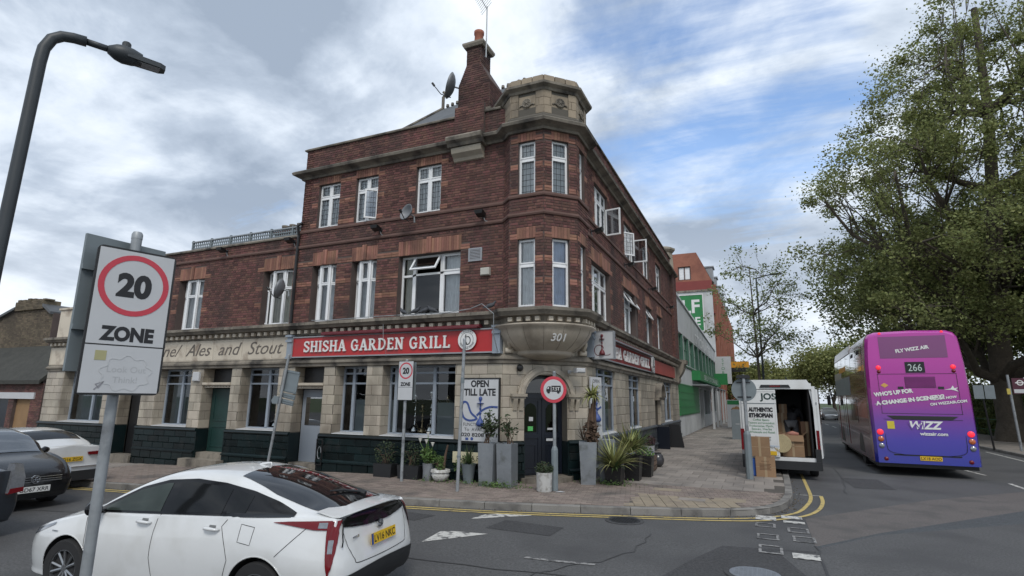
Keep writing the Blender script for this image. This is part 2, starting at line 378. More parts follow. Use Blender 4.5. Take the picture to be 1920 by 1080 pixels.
def cells(u0, u1, z0, z1, ops):
    us = sorted({u0, u1} | {min(max(o[0], u0), u1) for o in ops} | {min(max(o[1], u0), u1) for o in ops})
    zs = sorted({z0, z1} | {min(max(o[2], z0), z1) for o in ops} | {min(max(o[3], z0), z1) for o in ops})
    out = []
    for za, zb in zip(zs, zs[1:]):
        run = None
        for ua, ub in zip(us, us[1:]):
            cu, cz = (ua + ub) / 2, (za + zb) / 2
            hole = any(o[0] < cu < o[1] and o[2] < cz < o[3] for o in ops)
            if hole:
                if run: out.append((run[0], run[1], za, zb)); run = None
            else: run = (run[0], ub) if run else (ua, ub)
        if run: out.append((run[0], run[1], za, zb))
    return out
def courses(fr, u0, u1, z0, z1, ops, h, l, gap, proud, phase=0.0, header=None, rz=0.0):
    out = []; n = max(1, round((z1 - z0) / h)); hh = (z1 - z0) / n
    for k in range(n):
        a = z0 + k * hh; b = a + hh - gap; cz = (a + b) / 2
        cut = sorted([(o[0], o[1]) for o in ops if o[2] - .01 < cz < o[3] + .01])
        spans = []; x = u0
        for (p, q) in cut:
            if p > x: spans.append((x, min(p, u1)))
            x = max(x, q)
        if x < u1: spans.append((x, u1))
        for (p, q) in spans:
            ll = header if (header and k % 2) else l
            x = p; off = (phase + (k % 2) * 0.5) * ll
            x = math.floor((p - off) / ll) * ll + off
            while x < q:
                s, e = max(x, p), min(x + ll - gap, q)
                if e - s > 0.02: out.append((fr, s, e, a, b, proud))
                x += ll
    return out

PUB = thing('corner_pub', 'dark red brick corner pub with buff tiled ground floor, octagonal corner turret and red signs', 'pub', (-1.2, 1.0, 0))
XR = 0.30; GFH = 4.05
FL = Fr((0, 0, 0), (1, 0, 0), (0, -1, 0)); FRt = Fr((XR, 0, 0), (0, 1, 0), (1, 0, 0))
FC = Fr((-1.35, 0, 0), (1, 1, 0), (1, -1, 0)); CHW = 1.65 * math.sqrt(2)
TC = (-0.62, 0.84); TA = 1.12; TH = TA * math.tan(math.pi / 8)
TV = [(TC[0] - TA, TC[1] - TH), (TC[0] - TH, TC[1] - TA), (TC[0] + TH, TC[1] - TA), (TC[0] + TA, TC[1] - TH), (TC[0] + TA, TC[1] + TH), (TC[0] + TH, TC[1] + TA)]
TF = []
for a, b in zip(TV, TV[1:]):
    d = (b[0] - a[0], b[1] - a[1], 0); TF.append(Fr((a[0], a[1], 0), d, (d[1], -d[0], 0)))
TWd = 2 * TH
YE = 19.3
PATH = [(-15.0, 0), (TV[0][0] + TV[0][1], 0), TV[1], TV[2], TV[3], TV[4], (XR, TV[4][1] + TV[4][0] - XR), (XR, YE)]
def sweep(mb, path, prof, closed=False):
    P = [np.array(p, float) for p in path]; n = len(P); rings = []
    for i in range(n):
        ds = []
        if i > 0 or closed: d = P[i] - P[i - 1]; ds.append(d / np.linalg.norm(d))
        if i < n - 1 or closed: d = P[(i + 1) % n] - P[i]; ds.append(d / np.linalg.norm(d))
        ns = [np.array((d[1], -d[0])) for d in ds]
        if len(ns) == 2: m = ns[0] + ns[1]; m = m / max(0.25, np.dot(m, ns[0]))
        else: m = ns[0]
        rings.append(mb.P(*[(P[i][0] + m[0] * o, P[i][1] + m[1] * o, z) for (o, z) in prof]))
    k = len(prof)
    for i in range(n if closed else n - 1):
        a, b = rings[i], rings[(i + 1) % n]
        for q in range(k): mb.f.append((a + q, a + (q + 1) % k, b + (q + 1) % k, b + q))
    if not closed:
        mb.f.append(tuple(rings[0] + q for q in range(k))); mb.f.append(tuple(rings[-1] + q for q in range(k))[::-1])
    return mb

# ---- upper walls
W1 = [(-13.8, -12.55, 4.15, 5.87), (-9.8, -8.55, 4.15, 5.87), (-7.78, -6.85, 4.15, 5.87), (-6.28, -5.38, 4.15, 5.87), (-4.62, -2.63, 4.15, 5.87)]
W2 = [(-7.78, -6.93, 7.07, 8.48), (-6.32, -5.5, 7.07, 8.48), (-4.16, -3.33, 7.07, 8.48)]
R1 = [(2.3, 4.45, 4.3, 5.87), (6.35, 8.75, 4.3, 5.87), (10.45, 11.8, 4.3, 5.87), (13.25, 14.5, 4.3, 5.87)]
R2 = [(2.75, 4.35, 7.07, 8.4), (6.7, 8.15, 7.07, 8.4), (10.15, 11.65, 7.07, 8.4), (13.35, 14.8, 7.07, 8.4)]
walls = MB(); pcs = []; opcs = []
def deco(fr, ops, lint, bandz, lo, hi, bw=0.28):
    """gauged lintels and orange bands -> list of zones; adds orange pieces"""
    zones = []; so = sorted(ops)
    for i, o in enumerate(so):
        # lintel of upright bricks
        zones.append((o[0] - .02, o[1] + .02, o[3], o[3] + lint)); n = max(4, int((o[1] - o[0]) / .075)); w = (o[1] - o[0] + .04) / n; mid = n // 2
        for k in range(n):
            pr = 0.012 + (0.03 if (k in (mid, mid - 1) and lint > .35) else 0)
            opcs.append((fr, o[0] - .02 + k * w, o[0] - .02 + (k + 1) * w - .006, o[3] + .0, o[3] + lint - .006 + (.05 if pr > .03 else 0), pr))
        for bz in bandz:
            z = o[3] + bz
            l = max(lo, o[0] - bw); r = min(hi, o[1] + bw)
            if i > 0 and o[0] - so[i - 1][1] < 0.95: l = so[i - 1][1]
            if i < len(so) - 1 and so[i + 1][0] - o[1] < 0.95: r = o[1]
            for (a, b) in ((l, o[0]), (o[1], r)):
                if b - a > .05:
                    zones.append((a, b, z, z + .145)); n = max(1, round((b - a) / .22)); w = (b - a) / n
                    for hh in (0, .0725):
                        for k in range(n): opcs.append((fr, a + k * w, a + (k + 1) * w - .008, z + hh, z + hh + .066, 0.016))
    return zones
def brickface(fr, u0, u1, z0, z1, ops, zones, depth=0.33, phase=0.0):
    walls.fr = fr
    for (a, b, c, d) in cells(u0, u1, z0, z1, ops): walls.box(a, b, -depth, 0, c, d)
    pcs.extend(courses(fr, u0, u1, z0, z1, list(ops) + list(zones), 0.075, 0.225, 0.011, 0.010, phase, header=0.1125))
zl = deco(FL, W1, .42, (-1.15, -.62, .0), -15, -1.4); zl2 = deco(FL, W2, .27, (-1.38, -.72, -.05), -8.4, -1.4, .24)
brickface(FL, -15.0, -8.4, 4.05, 6.86, W1, zl); brickface(FL, -8.4, -1.2, 4.05, 9.72, W1 + W2, zl + zl2)
zr = deco(FRt, R1, .40, (-1.1, -.6, .0), 1.4, YE); zr2 = deco(FRt, R2, .2, (-1.3, -.7, -.05), 1.4, YE, .2)
brickface(FRt, 1.35, YE, 4.05, 9.72, R1 + R2, zr + zr2)
TO = [(TWd / 2 - .235, TWd / 2 + .235, 4.15, 5.87), (TWd / 2 - .235, TWd / 2 + .235, 7.0, 8.48)]
for k, f in enumerate(TF):
    ops = TO if k in (1, 2, 3) else []
    zs = (deco(f, [TO[0]], .30, (-1.15, -.6, .0), 0.02, TWd - .02, .5) + deco(f, [TO[1]], .24, (-1.40, -.75, -.02), 0.02, TWd - .02, .5)) if ops else []
    brickface(f, 0, TWd, 4.0, 9.03, ops, zs, 0.2, phase=.1 * k)
# end wall of the higher block and of the lower block, parapet backs
FE = Fr((-8.4, 0, 0), (0, 1, 0), (-1, 0, 0)); FE2 = Fr((-15.0, 0, 0), (0, 1, 0), (-1, 0, 0))
for fr, z0, z1 in ((FE, 6.8, 9.72), (FE2, 4.05, 6.86)):
    walls.fr = fr; walls.box(0.0, 8.5, -.3, 0, z0, z1)
walls.fr = WF
walls.box(-8.4, XR, 8.3, 8.6, 4.0, 9.7); walls.box(-8.3, XR - .3, 8.6, YE, 4.0, 9.2); walls.box(-15, -8.4, 7.0, 7.3, 0, 6.8); walls.box(-21, -15, 6.0, 6.3, -.4, 4.0)
walls.box(-8.4, XR - .02, YE - .3, YE, 0, 9.72)
walls.build('wall', M_mortar, PUB)
lay(pcs, 'brick', M_brick, PUB, 300)
lay(opcs, 'orange_brick', M_orange, PUB, 300)
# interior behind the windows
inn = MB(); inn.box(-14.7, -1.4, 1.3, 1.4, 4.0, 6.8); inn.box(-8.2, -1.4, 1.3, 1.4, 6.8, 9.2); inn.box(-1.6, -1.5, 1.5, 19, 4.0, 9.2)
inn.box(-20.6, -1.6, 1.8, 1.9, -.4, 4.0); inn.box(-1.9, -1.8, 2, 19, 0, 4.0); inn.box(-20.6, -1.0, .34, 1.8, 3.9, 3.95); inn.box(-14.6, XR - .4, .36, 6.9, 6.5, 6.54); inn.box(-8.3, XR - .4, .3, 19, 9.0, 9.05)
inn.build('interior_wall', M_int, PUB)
# turret interior
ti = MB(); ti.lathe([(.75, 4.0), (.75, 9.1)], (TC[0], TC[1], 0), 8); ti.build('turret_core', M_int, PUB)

# ---- ground floor
GFO = [(-19.74, -17.17, .93, 2.83), (-16.2, -15.03, -.5, 2.83), (-14.3, -12.58, .93, 2.83), (-12.03, -10.74, -.5, 2.83), (-10.32, -8.75, .93, 2.83), (-8.12, -7.0, -.5, 2.83), (-6.58, -5.48, .93, 2.83), (-4.95, -2.67, .93, 2.83)]
RO = [(2.5, 4.75, .97, 2.87), (6.67, 8.7, .97, 2.87), (11.7, 13.1, -.2, 2.25), (14.2, 16.7, .97, 2.87)]
gw = MB(FL); sp = []; tp = []
for (a, b, c, d) in cells(-20.85, -1.35, -.55, 3.9, GFO): gw.box(a, b, -.4, 0, c, d)
gw.fr = FRt
for (a, b, c, d) in cells(1.65, YE, -.3, 3.9, RO): gw.box(a, b, -.4, 0, c, d)
gw.fr = FC; DU0, DU1, DZ, DT = 0.58, 1.76, 2.02, 2.60
for (a, b, c, d) in cells(0, CHW, -.2, 3.9, [(DU0, DU1, -.3, DT)]): gw.box(a, b, -.45, 0, c, d)
# spandrels of the arched doorway
cu = (DU0 + DU1) / 2; ar = (DU1 - DU0) / 2; NA = 14
arc = [(cu + ar * math.cos(math.pi * k / NA), DZ + (DT - DZ) * math.sin(math.pi * k / NA)) for k in range(NA + 1)]
for p, q in zip(arc, arc[1:]): gw.prism([p, q, (q[0], DT), (p[0], DT)], 'w', -.45, -.0015)
gw.build('wall', M_joint, PUB)
TOPS = 2.83
sp += courses(FL, -20.85, -1.35, .95, TOPS, GFO, .268, .44, .010, .016)
sp += courses(FRt, 1.65, YE, .97, 2.87, RO, .268, .44, .010, .016)
dco = [(DU0 - .0, DU1, 0, 2.02), (DU0 + .02, DU1 - .02, 2.0, 2.25), (DU0 + .1, DU1 - .1, 2.25, 2.45), (DU0 + .3, DU1 - .3, 2.45, 2.6)]
sp += courses(FC, 0, CHW, .95, TOPS, dco, .268, .40, .010, .016)
for o in GFO:   # reveals that face the camera, and the other side
    f = Fr((o[0], 0, 0), (0, 1, 0), (1, 0, 0)); sp += courses(f, 0.0, .38, .95, TOPS, [], .268, .40, .010, .006)
    f = Fr((o[1], 0, 0), (0, 1, 0), (-1, 0, 0)); sp += courses(f, 0.0, .38, .95, TOPS, [], .268, .40, .010, .006)
for o in RO:
    f = Fr((0, o[1], 0), (-1, 0, 0), (0, -1, 0)); f.O = vec((XR, o[1], 0)); sp += courses(f, 0.0, .12, .97 if o[2] > 0 else 0.0, o[3], [], .268, .40, .010, .006)
lay(sp, 'faience_block', M_stone, PUB, 300)
# dark glazed plinth
def plinth(fr, u0, u1, doors, mat, zb, name):
    pl = []; sl = MB(fr)
    ops = [(a, b, -1, 1) for (a, b) in doors]
    pl += courses(fr, u0, u1, .27, .86, ops, .195, .52, .008, .052)
    pl += courses(fr, u0, u1, zb, .20, ops, .22, .52, .008, .085)
    lay(pl, name, mat, PUB, 300)
    for (a, b, c, d) in cells(u0, u1, .2, .27, ops): sl.prism([(0, .195), (.115, .195), (.115, .235), (.06, .275), (0, .275)], 'u', a, b)
    for (a, b, c, d) in cells(u0, u1, .86, .95, ops): sl.prism([(0, .858), (.075, .858), (.09, .89), (.075, .935), (.03, .965), (0, .965)], 'u', a, b)
    # returns into the door recesses
    for (a, b) in doors:
        for (x, s) in ((a, 1), (b, -1)): sl.box(min(x, x + s * .03), max(x, x + s * .03), -.36, .05, zb, .93)
    return sl
plinth(FL, -20.9, -1.35, [(-16.2, -15.03), (-12.03, -10.74), (-8.12, -7.0)], M_ptile, -.55, 'plinth_tile').build('plinth_moulding', M_ptile, PUB)
plinth(FRt, 1.65, YE, [(11.7, 13.1)], M_grey_p, -.3, 'painted_plinth_block').build('plinth_moulding', M_grey_p, PUB)
plinth(FC, 0, CHW, [(DU0 - .02, DU1 + .02)], M_ptile, -.2, 'plinth_tile').build('plinth_moulding', M_ptile, PUB)

# ---- mouldings
BP = [(-20.85, 0), (-1.35, 0), (XR, 1.65), (XR, YE)]
mo = MB(); sweep(mo, BP, [(0, 2.83), (.06, 2.83), (.07, 2.90), (.12, 2.93), (.12, 2.98), (.05, 3.03), (.05, 3.06), (0, 3.06)]); mo.build('string_course', M_stoned, PUB)
fz = []
fz += courses(FL, -20.85, -8.35, 3.065, 3.74, [], .68, 1.3, .008, .03); lay(fz, 'frieze_panel', M_stonel, PUB, 300)
fz = courses(FC, 0, CHW, 3.065, 3.72, [], .33, .5, .008, .02) + courses(FRt, 17.6, YE, 3.065, 3.74, [], .68, .8, .008, .03); lay(fz, 'frieze_block', M_stone, PUB, 300)
CP = [(-20.85, .0)] + PATH[1:]
co = MB()
sweep(co, CP, [(0, 3.74), (.05, 3.74), (.06, 3.80), (.10, 3.90), (.26, 3.92), (.28, 3.95), (.34, 4.02), (.35, 4.085), (.30, 4.10), (0, 4.15)])
co.build('first_floor_cornice', M_stoned, PUB)
# cornice joints are cut stones: thin upstand blocks along the front edge
cj = []
for fr, a, b in ((FL, -20.85, -1.5), (FRt, 1.6, YE)): cj += courses(Fr(fr.O + fr.W * .35, fr.U, fr.W), a, b, 4.0, 4.085, [], .085, .42, .012, .008)
lay(cj, 'cornice_block', M_stoned, PUB, 300, w0=-.01)
dn = MB()
def dentils(fr, a, b, z0=3.79, z1=3.89, w=.17, st=.27, d=.12):
    dn.fr = fr; x = a
    while x + d < b: dn.box(x, x + d, .03, w, z0, z1); x += st
dentils(FL, -20.7, -1.5); dentils(FRt, 1.7, YE - .1)
for f in TF[1:4]: dentils(f, 0.06, TWd, st=.235, d=.11)
dn.build('dentil', M_stonel, PUB, kind='stuff')
st = MB(); sweep(st, PATH, [(0, 6.46), (.045, 6.46), (.06, 6.50), (.045, 6.55), (0, 6.55)])
P3 = [(-8.4, 0)] + PATH[1:]
sweep(st, P3, [(0, 6.95), (.04, 6.95), (.05, 6.99), (.04, 7.04), (0, 7.04)]); st.build('string_course', pm('red_brick_string', (0.13, 0.075, 0.062), .85, rv=.1, var=.25), PUB)
E3 = [(-8.4, 8.0), (-8.4, 0)] + PATH[1:]
mc = MB(); sweep(mc, E3, [(0, 8.72), (.07, 8.72), (.09, 8.78), (.16, 8.82), (.28, 8.86), (.30, 8.93), (.26, 8.97), (0, 9.03)])
# cornice breaks forward under the chimney pier
sweep(mc, [(-2.98, 0), (-1.9, 0)], [(0, 8.70), (.30, 8.72), (.34, 8.80), (.42, 8.86), (.44, 8.95), (.40, 9.0), (0, 9.06)]); mc.build('main_cornice', M_stoned, PUB)
cb = MB(FL); cb.prism([(0, 8.36), (.06, 8.38), (.10, 8.46), (.22, 8.56), (.26, 8.70), (0, 8.70)], 'u', -2.9, -1.98); cb.build('stone_corbel', M_stone, PUB)
cp = MB(); sweep(cp, [(-8.4, 8.3), (-8.4, 0), (-1.5, 0)], [(-.34, 9.72), (.06, 9.72), (.07, 9.76), (.0, 9.82), (-.34, 9.84)]); sweep(cp, [(XR, 1.5), (XR, YE)], [(-.34, 9.72), (.06, 9.72), (.07, 9.76), (.0, 9.82), (-.34, 9.84)])
sweep(cp, [(-15.0, 7), (-15.0, 0), (-8.4, 0)], [(-.34, 6.86), (.06, 6.86), (.07, 6.90), (.0, 6.96), (-.34, 6.97)]); cp.build('parapet_coping', M_stoned, PUB)
# pier under the chimney
ppc = []; pw = MB(FL); pw.box(-2.9, -1.98, 0.0, .10, 9.05, 10.0); pw.build('wall', M_mortar, PUB)
FP = Fr((0, -.10, 0), (1, 0, 0), (0, -1, 0)); ppc += courses(FP, -2.9, -1.98, 9.05, 10.0, [], .075, .225, .011, .01, header=.1125)
# ---- chimney
CH = MB(WF)
def taper(mb, b0, b1, z0, z1):
    i = mb.P((b0[0], b0[2], z0), (b0[1], b0[2], z0), (b0[1], b0[3], z0), (b0[0], b0[3], z0), (b1[0], b1[2], z1), (b1[1], b1[2], z1), (b1[1], b1[3], z1), (b1[0], b1[3], z1))
    for q in ((0, 1, 5, 4), (1, 2, 6, 5), (2, 3, 7, 6), (3, 0, 4, 7), (4, 5, 6, 7), (0, 3, 2, 1)): mb.f.append(tuple(i + k for k in q))
c0 = (-3.05, -2.02, .32, 1.4); c1 = (-2.88, -2.40, .45, 1.05)
taper(CH, c0, c0, 9.3, 10.95); taper(CH, c0, c1, 10.95, 11.65); taper(CH, c1, c1, 11.65, 12.25)
CHo = CH.build('chimney', M_mortar, PUB)
fcm = Fr((0, c0[2], 0), (1, 0, 0), (0, -1, 0)); chp = courses(fcm, c0[0], c0[1], 9.3, 10.95, [], .075, .225, .011, .012, header=.1125)
fcr = Fr((c0[1], 0, 0), (0, 1, 0), (1, 0, 0)); chp += courses(fcr, c0[2], c0[3], 9.3, 10.95, [], .075, .225, .011, .012, header=.1125)
fcm = Fr((0, c1[2], 0), (1, 0, 0), (0, -1, 0)); chp += courses(fcm, c1[0], c1[1], 11.62, 12.25, [], .075, .225, .011, .012, header=.1125)
fcr = Fr((c1[1], 0, 0), (0, 1, 0), (1, 0, 0)); chp += courses(fcr, c1[2], c1[3], 11.62, 12.25, [], .075, .225, .011, .012, header=.1125)
# sloping shoulders
sl_ = vec((0, c1[2] - c0[2], .70)); L_ = np.linalg.norm(sl_); fsh = Fr((0, c0[2], 10.95), (1, 0, 0), (0, -.70, c1[2] - c0[2]), sl_)
n_ = 9
for k in range(n_):
    a = k / n_; xa = c0[0] + (c1[0] - c0[0]) * (a + .06); xb = c0[1] + (c1[1] - c0[1]) * (a + .06); x = xa; hh = L_ / n_
    while x < xb - .03: chp.append((fsh, x, min(x + (.214 if k % 2 else .102), xb), a * L_, a * L_ + hh - .011, .012)); x += .225 if k % 2 else .1125
lay(chp, 'brick', M_brickd, PUB, 0, stuffname='chimney_brick'); lay(ppc, 'brick', M_brick, PUB, 0, stuffname='pier_brick')
cc = MB(); sweep(cc, [(-2.90, .43), (-2.38, .43), (-2.38, 1.07), (-2.90, 1.07)], [(-.2, 12.22), (.05, 12.22), (.09, 12.30), (.09, 12.36), (-.2, 12.40)], True)
c_2 = MB(); sweep(c_2, [(-3.05, .32), (-2.02, .32), (-2.02, 1.4), (-3.05, 1.4)], [(0, 10.0), (.05, 10.0), (.06, 10.06), (0, 10.08)], True); c_2.build('chimney_string', M_stoned, CHo)
cc.build('chimney_cap', M_stoned, CHo)
pt = MB(); pt.lathe([(.14, 12.36), (.145, 12.55), (.13, 12.80), (.155, 12.83), (.155, 12.92), (.12, 12.93), (.11, 12.85)], (-2.64, .74, 0), 18); pt.build('chimney_pot', M_pt, CHo, smooth=True)
# ---- turret cap in stone
oc = [(TC[0] + (TA + 0) / math.cos(math.pi / 8) * math.cos(math.pi / 8 + k * math.pi / 4), TC[1] + TA / math.cos(math.pi / 8) * math.sin(math.pi / 8 + k * math.pi / 4)) for k in range(8)]
TCo = MB(); sweep(TCo, oc, [(-.3, 9.03), (.10, 9.03), (.08, 9.12), (.0, 9.2), (-.02, 9.86), (-.3, 9.86)], True); TCo.poly([(p[0], p[1], 10.2) for p in oc])
TCo = TCo.build('turret_crown', M_joint, PUB)
for k, f in enumerate(TF):
    pc = courses(f, -.0, TWd, 9.2, 9.86, [(.22, TWd - .22, 9.3, 9.76)] if k in (1, 2, 3) else [], .22, .31, .008, .012, phase=.1)
    lay(pc, 'crown_block', M_crown, PUB, 300)
    if k in (1, 2, 3):
        pb = MB(f); pb.box(.23, TWd - .23, -.02, -.006, 9.31, 9.75); pb.build('recessed_panel', M_crown, TCo)
        ro = MB(f); ro.lathe([(.115, .0), (.13, .03), (.11, .045), (.085, .03), (.03, .03), (.025, .06), (.0, .065)], (TWd / 2, -.005, 9.54), 20, 'w')
        for q in range(8): t = q * math.pi / 4; ro.box(TWd / 2 - .0, TWd / 2 + .001, 0, .001, 9.5, 9.501); ro.tube([(TWd / 2 + .03 * math.cos(t), .03, 9.54 + .03 * math.sin(t)), (TWd / 2 + .1 * math.cos(t), .03, 9.54 + .1 * math.sin(t))], .014, 5)
        ro.tube([(TWd / 2 - .21, .01, 9.47), (TWd / 2 - .17, .01, 9.5), (TWd / 2 - .12, .01, 9.49)], .02, 6); ro.tube([(TWd / 2 + .21, .01, 9.47), (TWd / 2 + .17, .01, 9.5), (TWd / 2 + .12, .01, 9.49)], .02, 6)
        ro.build('rosette', M_stoned, TCo, flat_angle=50)
c2 = MB(); sweep(c2, oc, [(-.3, 9.84), (.03, 9.84), (.06, 9.90), (.16, 9.96), (.17, 10.02), (.10, 10.06), (-.3, 10.08)], True); c2.build('crown_cornice', M_stoned, TCo)
bl = []
for f in [Fr((a[0], a[1], 0), (b[0] - a[0], b[1] - a[1], 0), (b[1] - a[1], -(b[0] - a[0]), 0)) for a, b in zip(oc, oc[1:] + oc[:1])]:
    bl += courses(f, 0, TWd, 10.06, 10.28, [], .22, .31, .008, .03)
lay(bl, 'crown_block', M_crown, PUB, 300, w0=-.25)
tp_ = MB(); tp_.lathe([(1.0, 10.2), (.9, 10.3), (.06, 10.5)], (TC[0], TC[1], 0), 8); tp_.build('turret_roof', M_slate, PUB)
pg = MB(); pg.lathe([(.03, 10.4), (.03, 10.55), (.07, 10.58), (.095, 10.66), (.06, 10.74), (0, 10.76)], (TC[0], TC[1], 0), 12); pg.build('finial', M_stoned, PUB, smooth=True)
# ---- bowl under the turret
bw = MB(); prof = [(1.36, 3.74), (1.36, 3.70), (1.27, 3.66), (1.24, 3.56), (1.14, 3.40), (.97, 3.24), (.80, 3.14), (.76, 3.115), (.78, 3.08), (.70, 3.02), (.50, 2.96), (.30, 2.93), (0, 2.93)]
bw.lathe(prof, (TC[0], TC[1], 0), 48); BOWL = bw.build('oriel_bowl', M_stone, PUB, smooth=True)
br = MB()
for k in range(16):
    t = math.pi / 8 + k * math.pi / 8; br.tube([(TC[0] + (r + .001) * math.cos(t), TC[1] + (r + .001) * math.sin(t), z) for r, z in prof[2:7]], .004, 4)
br.build('bowl_joint', M_joint, BOWL)
# ------------------------------------------------------------------ windows and doors of the pub
def rectframe(mb, u0, u1, z0, z1, w0, w1, t):
    mb.box(u0, u1, w0, w1, z0, z0 + t); mb.box(u0, u1, w0, w1, z1 - t, z1); mb.box(u0, u0 + t, w0, w1, z0 + t, z1 - t); mb.box(u1 - t, u1, w0, w1, z0 + t, z1 - t)
def curtain(fr, u0, u1, z0, z1, w, mat, parent, amp=.025, waves=5, name='curtain'):
    mb = MB(fr); ph = random.random() * 6
    mb.grid(lambda a, b: (u0 + (u1 - u0) * a, w + amp * math.sin(a * waves * 2 * math.pi + ph + .6 * b) * (.5 + .5 * b), z0 + (z1 - z0) * (1 - b)), waves * 8, 6)
    return mb.build(name, mat, parent, smooth=True)
def upvc(fr, u0, u1, z0, z1, w, cols=2, split=.68, mat=None, t=.055, lattice=False, cur=None, glass=None, parent=None, label=None, toprow=True, curspan=None):
    mat = mat or M_upvc; parent = parent or PUB
    mb = MB(fr); rectframe(mb, u0, u1, z0, z1, w - .06, w, t); zm = z0 + (z1 - z0) * split; cw = (u1 - u0) / cols
    rows = [(z0, zm), (zm, z1)] if toprow else [(z0, z1)]
    if toprow: mb.box(u0 + t, u1 - t, w - .055, w + .004, zm - t * .6, zm + t * .6)
    for c in range(1, cols): mb.box(u0 + c * cw - t * .55, u0 + c * cw + t * .55, w - .05, w + .008, z0 + t, z1 - t)
    for c in range(cols):
        for (a, b) in rows: rectframe(mb, u0 + c * cw + t * .5, u0 + (c + 1) * cw - t * .5, a + t * .5, b - t * .5, w - .03, w + .016, .035)
    win = mb.build('window', mat, parent)
    if label: win['label'] = label
    pn = MB(fr); pn.quad((u0 + t * .5, w - .02, z0 + t * .5), (u1 - t * .5, w - .02, z0 + t * .5), (u1 - t * .5, w - .02, z1 - t * .5), (u0 + t * .5, w - .02, z1 - t * .5)); pn.build('pane', glass or M_glass, win, norm=False)
    if lattice:
        la = MB(fr); n = 0
        for c in range(cols):
            a0, a1 = u0 + c * cw + .06, u0 + (c + 1) * cw - .06; k = max(2, round((a1 - a0) / .11))
            for j in range(1, k): x = a0 + (a1 - a0) * j / k; la.box(x - .004, x + .004, w - .022, w - .012, z0 + t, z1 - t)
        z = z0 + .14
        while z < z1 - .1:
            la.box(u0 + t, u1 - t, w - .022, w - .012, z - .004, z + .004); z += .155
        la.build('lattice', M_lead, win)
    if cur:
        cs = curspan or [(u0 + .03, u1 - .03)]
        for (a, b) in cs: curtain(fr, a, b, z0 + .03, z1 - .03, w - .085, cur, win, waves=max(3, int((b - a) * 9)))
    return win
def sash(fr, hu, hw, z0, z1, width, ang, parent, side=1, cur=False, lattice=False, name='open_casement'):
    """casement hinged at (hu,hw), opened by ang degrees outwards"""
    a = rad(ang); U = fr.U * (side * math.cos(a)) + fr.W * math.sin(a); Wn = fr.W * math.cos(a) - fr.U * side * math.sin(a)
    f2 = Fr(fr.p(hu, hw, 0), U, Wn); mb = MB(f2); rectframe(mb, 0, width, z0, z1, -.02, .03, .045); o = mb.build(name, M_upvc, parent)
    pn = MB(f2); pn.quad((.04, .0, z0 + .04), (width - .04, .0, z0 + .04), (width - .04, .0, z1 - .04), (.04, .0, z1 - .04)); pn.build('pane', M_glassx, o, norm=False)
    if lattice:
        la = MB(f2)
        for j in range(1, 3): la.box(width * j / 3 - .004, width * j / 3 + .004, .002, .01, z0 + .04, z1 - .04)
        z = z0 + .18
        while z < z1 - .1: la.box(.04, width - .04, .002, .01, z - .004, z + .004); z += .155
        la.build('lattice', M_lead, o)
    return o
def bow(fr, u0, u1, z0, z1, depth, proj, cur, split=.66, wide=.32, label=None):
    """three-sided shallow bay window set in a deep reveal"""
    W_ = u1 - u0; s = W_ * wide; pts = [(u0, -depth), (u0 + s, -depth + proj), (u1 - s, -depth + proj), (u1, -depth)]
    fm = MB(fr); win = None
    for (a, b) in zip(pts, pts[1:]):
        A, B = fr.p(a[0], a[1], 0), fr.p(b[0], b[1], 0); d = B - A; l = np.linalg.norm(d); f2 = Fr(A, d, np.cross(d, (0, 0, 1)) if np.dot(np.cross(d, (0, 0, 1)), fr.W) > 0 else -np.cross(d, (0, 0, 1)))
        m2 = MB(f2); rectframe(m2, 0, l, z0, z1, -.03, .03, .05); zm = z0 + (z1 - z0) * split; m2.box(.04, l - .04, -.03, .035, zm - .03, zm + .03)
        rectframe(m2, .035, l - .035, zm + .02, z1 - .035, -.01, .045, .035)
        fm.add(m2)
    # corner posts
    for p in pts[1:3]: fm.fr = fr; fm.box(p[0] - .045, p[0] + .045, p[1] - .04, p[1] + .045, z0, z1)
    fm.fr = fr; fm.prism([(p[0], p[1] - .0) for p in pts] + [(u1, -depth - .05), (u0, -depth - .05)], 'z', z0 - .03, z0 + .01)
    win = fm.build('window', M_upvc, PUB)
    if label: win['label'] = label
    pn = MB(fr)
    for (a, b) in zip(pts, pts[1:]): pn.quad((a[0], a[1] - .005, z0), (b[0], b[1] - .005, z0), (b[0], b[1] - .005, z1), (a[0], a[1] - .005, z1))
    pn.build('pane', M_glass, win, norm=False)
    if cur: curtain(fr, u0 + .05, u1 - .05, z0, z1, -depth - .12, cur, win, waves=int(W_ * 8), amp=.03)
    return win
# first floor, side street
bow(FL, *W1[0], .30, .20, M_cur)
w = bow(FL, *W1[1], .30, .20, M_curc); sash(FL, W1[1][0] + .06, -.26, 4.2, 5.3, .42, 150, w)
bow(FL, *W1[2], .30, .20, M_cur); bow(FL, *W1[3], .30, .20, M_cur)
# big window with its top light pushed open
u0, u1, z0, z1 = W1[4]; mb = MB(FL); A = u0 + .42; B = u1 - .68
rectframe(mb, u0, u1, z0, z1, -.26, -.20, .06)
for x in (A, B): mb.box(x - .05, x + .05, -.26, -.19, z0 + .06, z1 - .06)
mb.box(u0 + .06, A, -.25, -.19, 5.28, 5.34); mb.box(A, u1 - .06, -.25, -.19, 5.30, 5.36); rectframe(mb, B + .04, u1 - .05, 5.36, z1 - .05, -.23, -.17, .04); rectframe(mb, B + .04, u1 - .05, z0 + .05, 5.30, -.23, -.17, .04)
bigw = mb.build('window', M_upvc, PUB); bigw['label'] = 'wide white window with its top light pushed open'
pn = MB(FL)
for (a, b, c, d) in ((u0 + .03, A, z0 + .03, z1 - .03), (A, B, z0 + .03, 5.33), (B, u1 - .03, z0 + .03, z1 - .03)): pn.quad((a, -.22, c), (b, -.22, c), (b, -.22, d), (a, -.22, d))
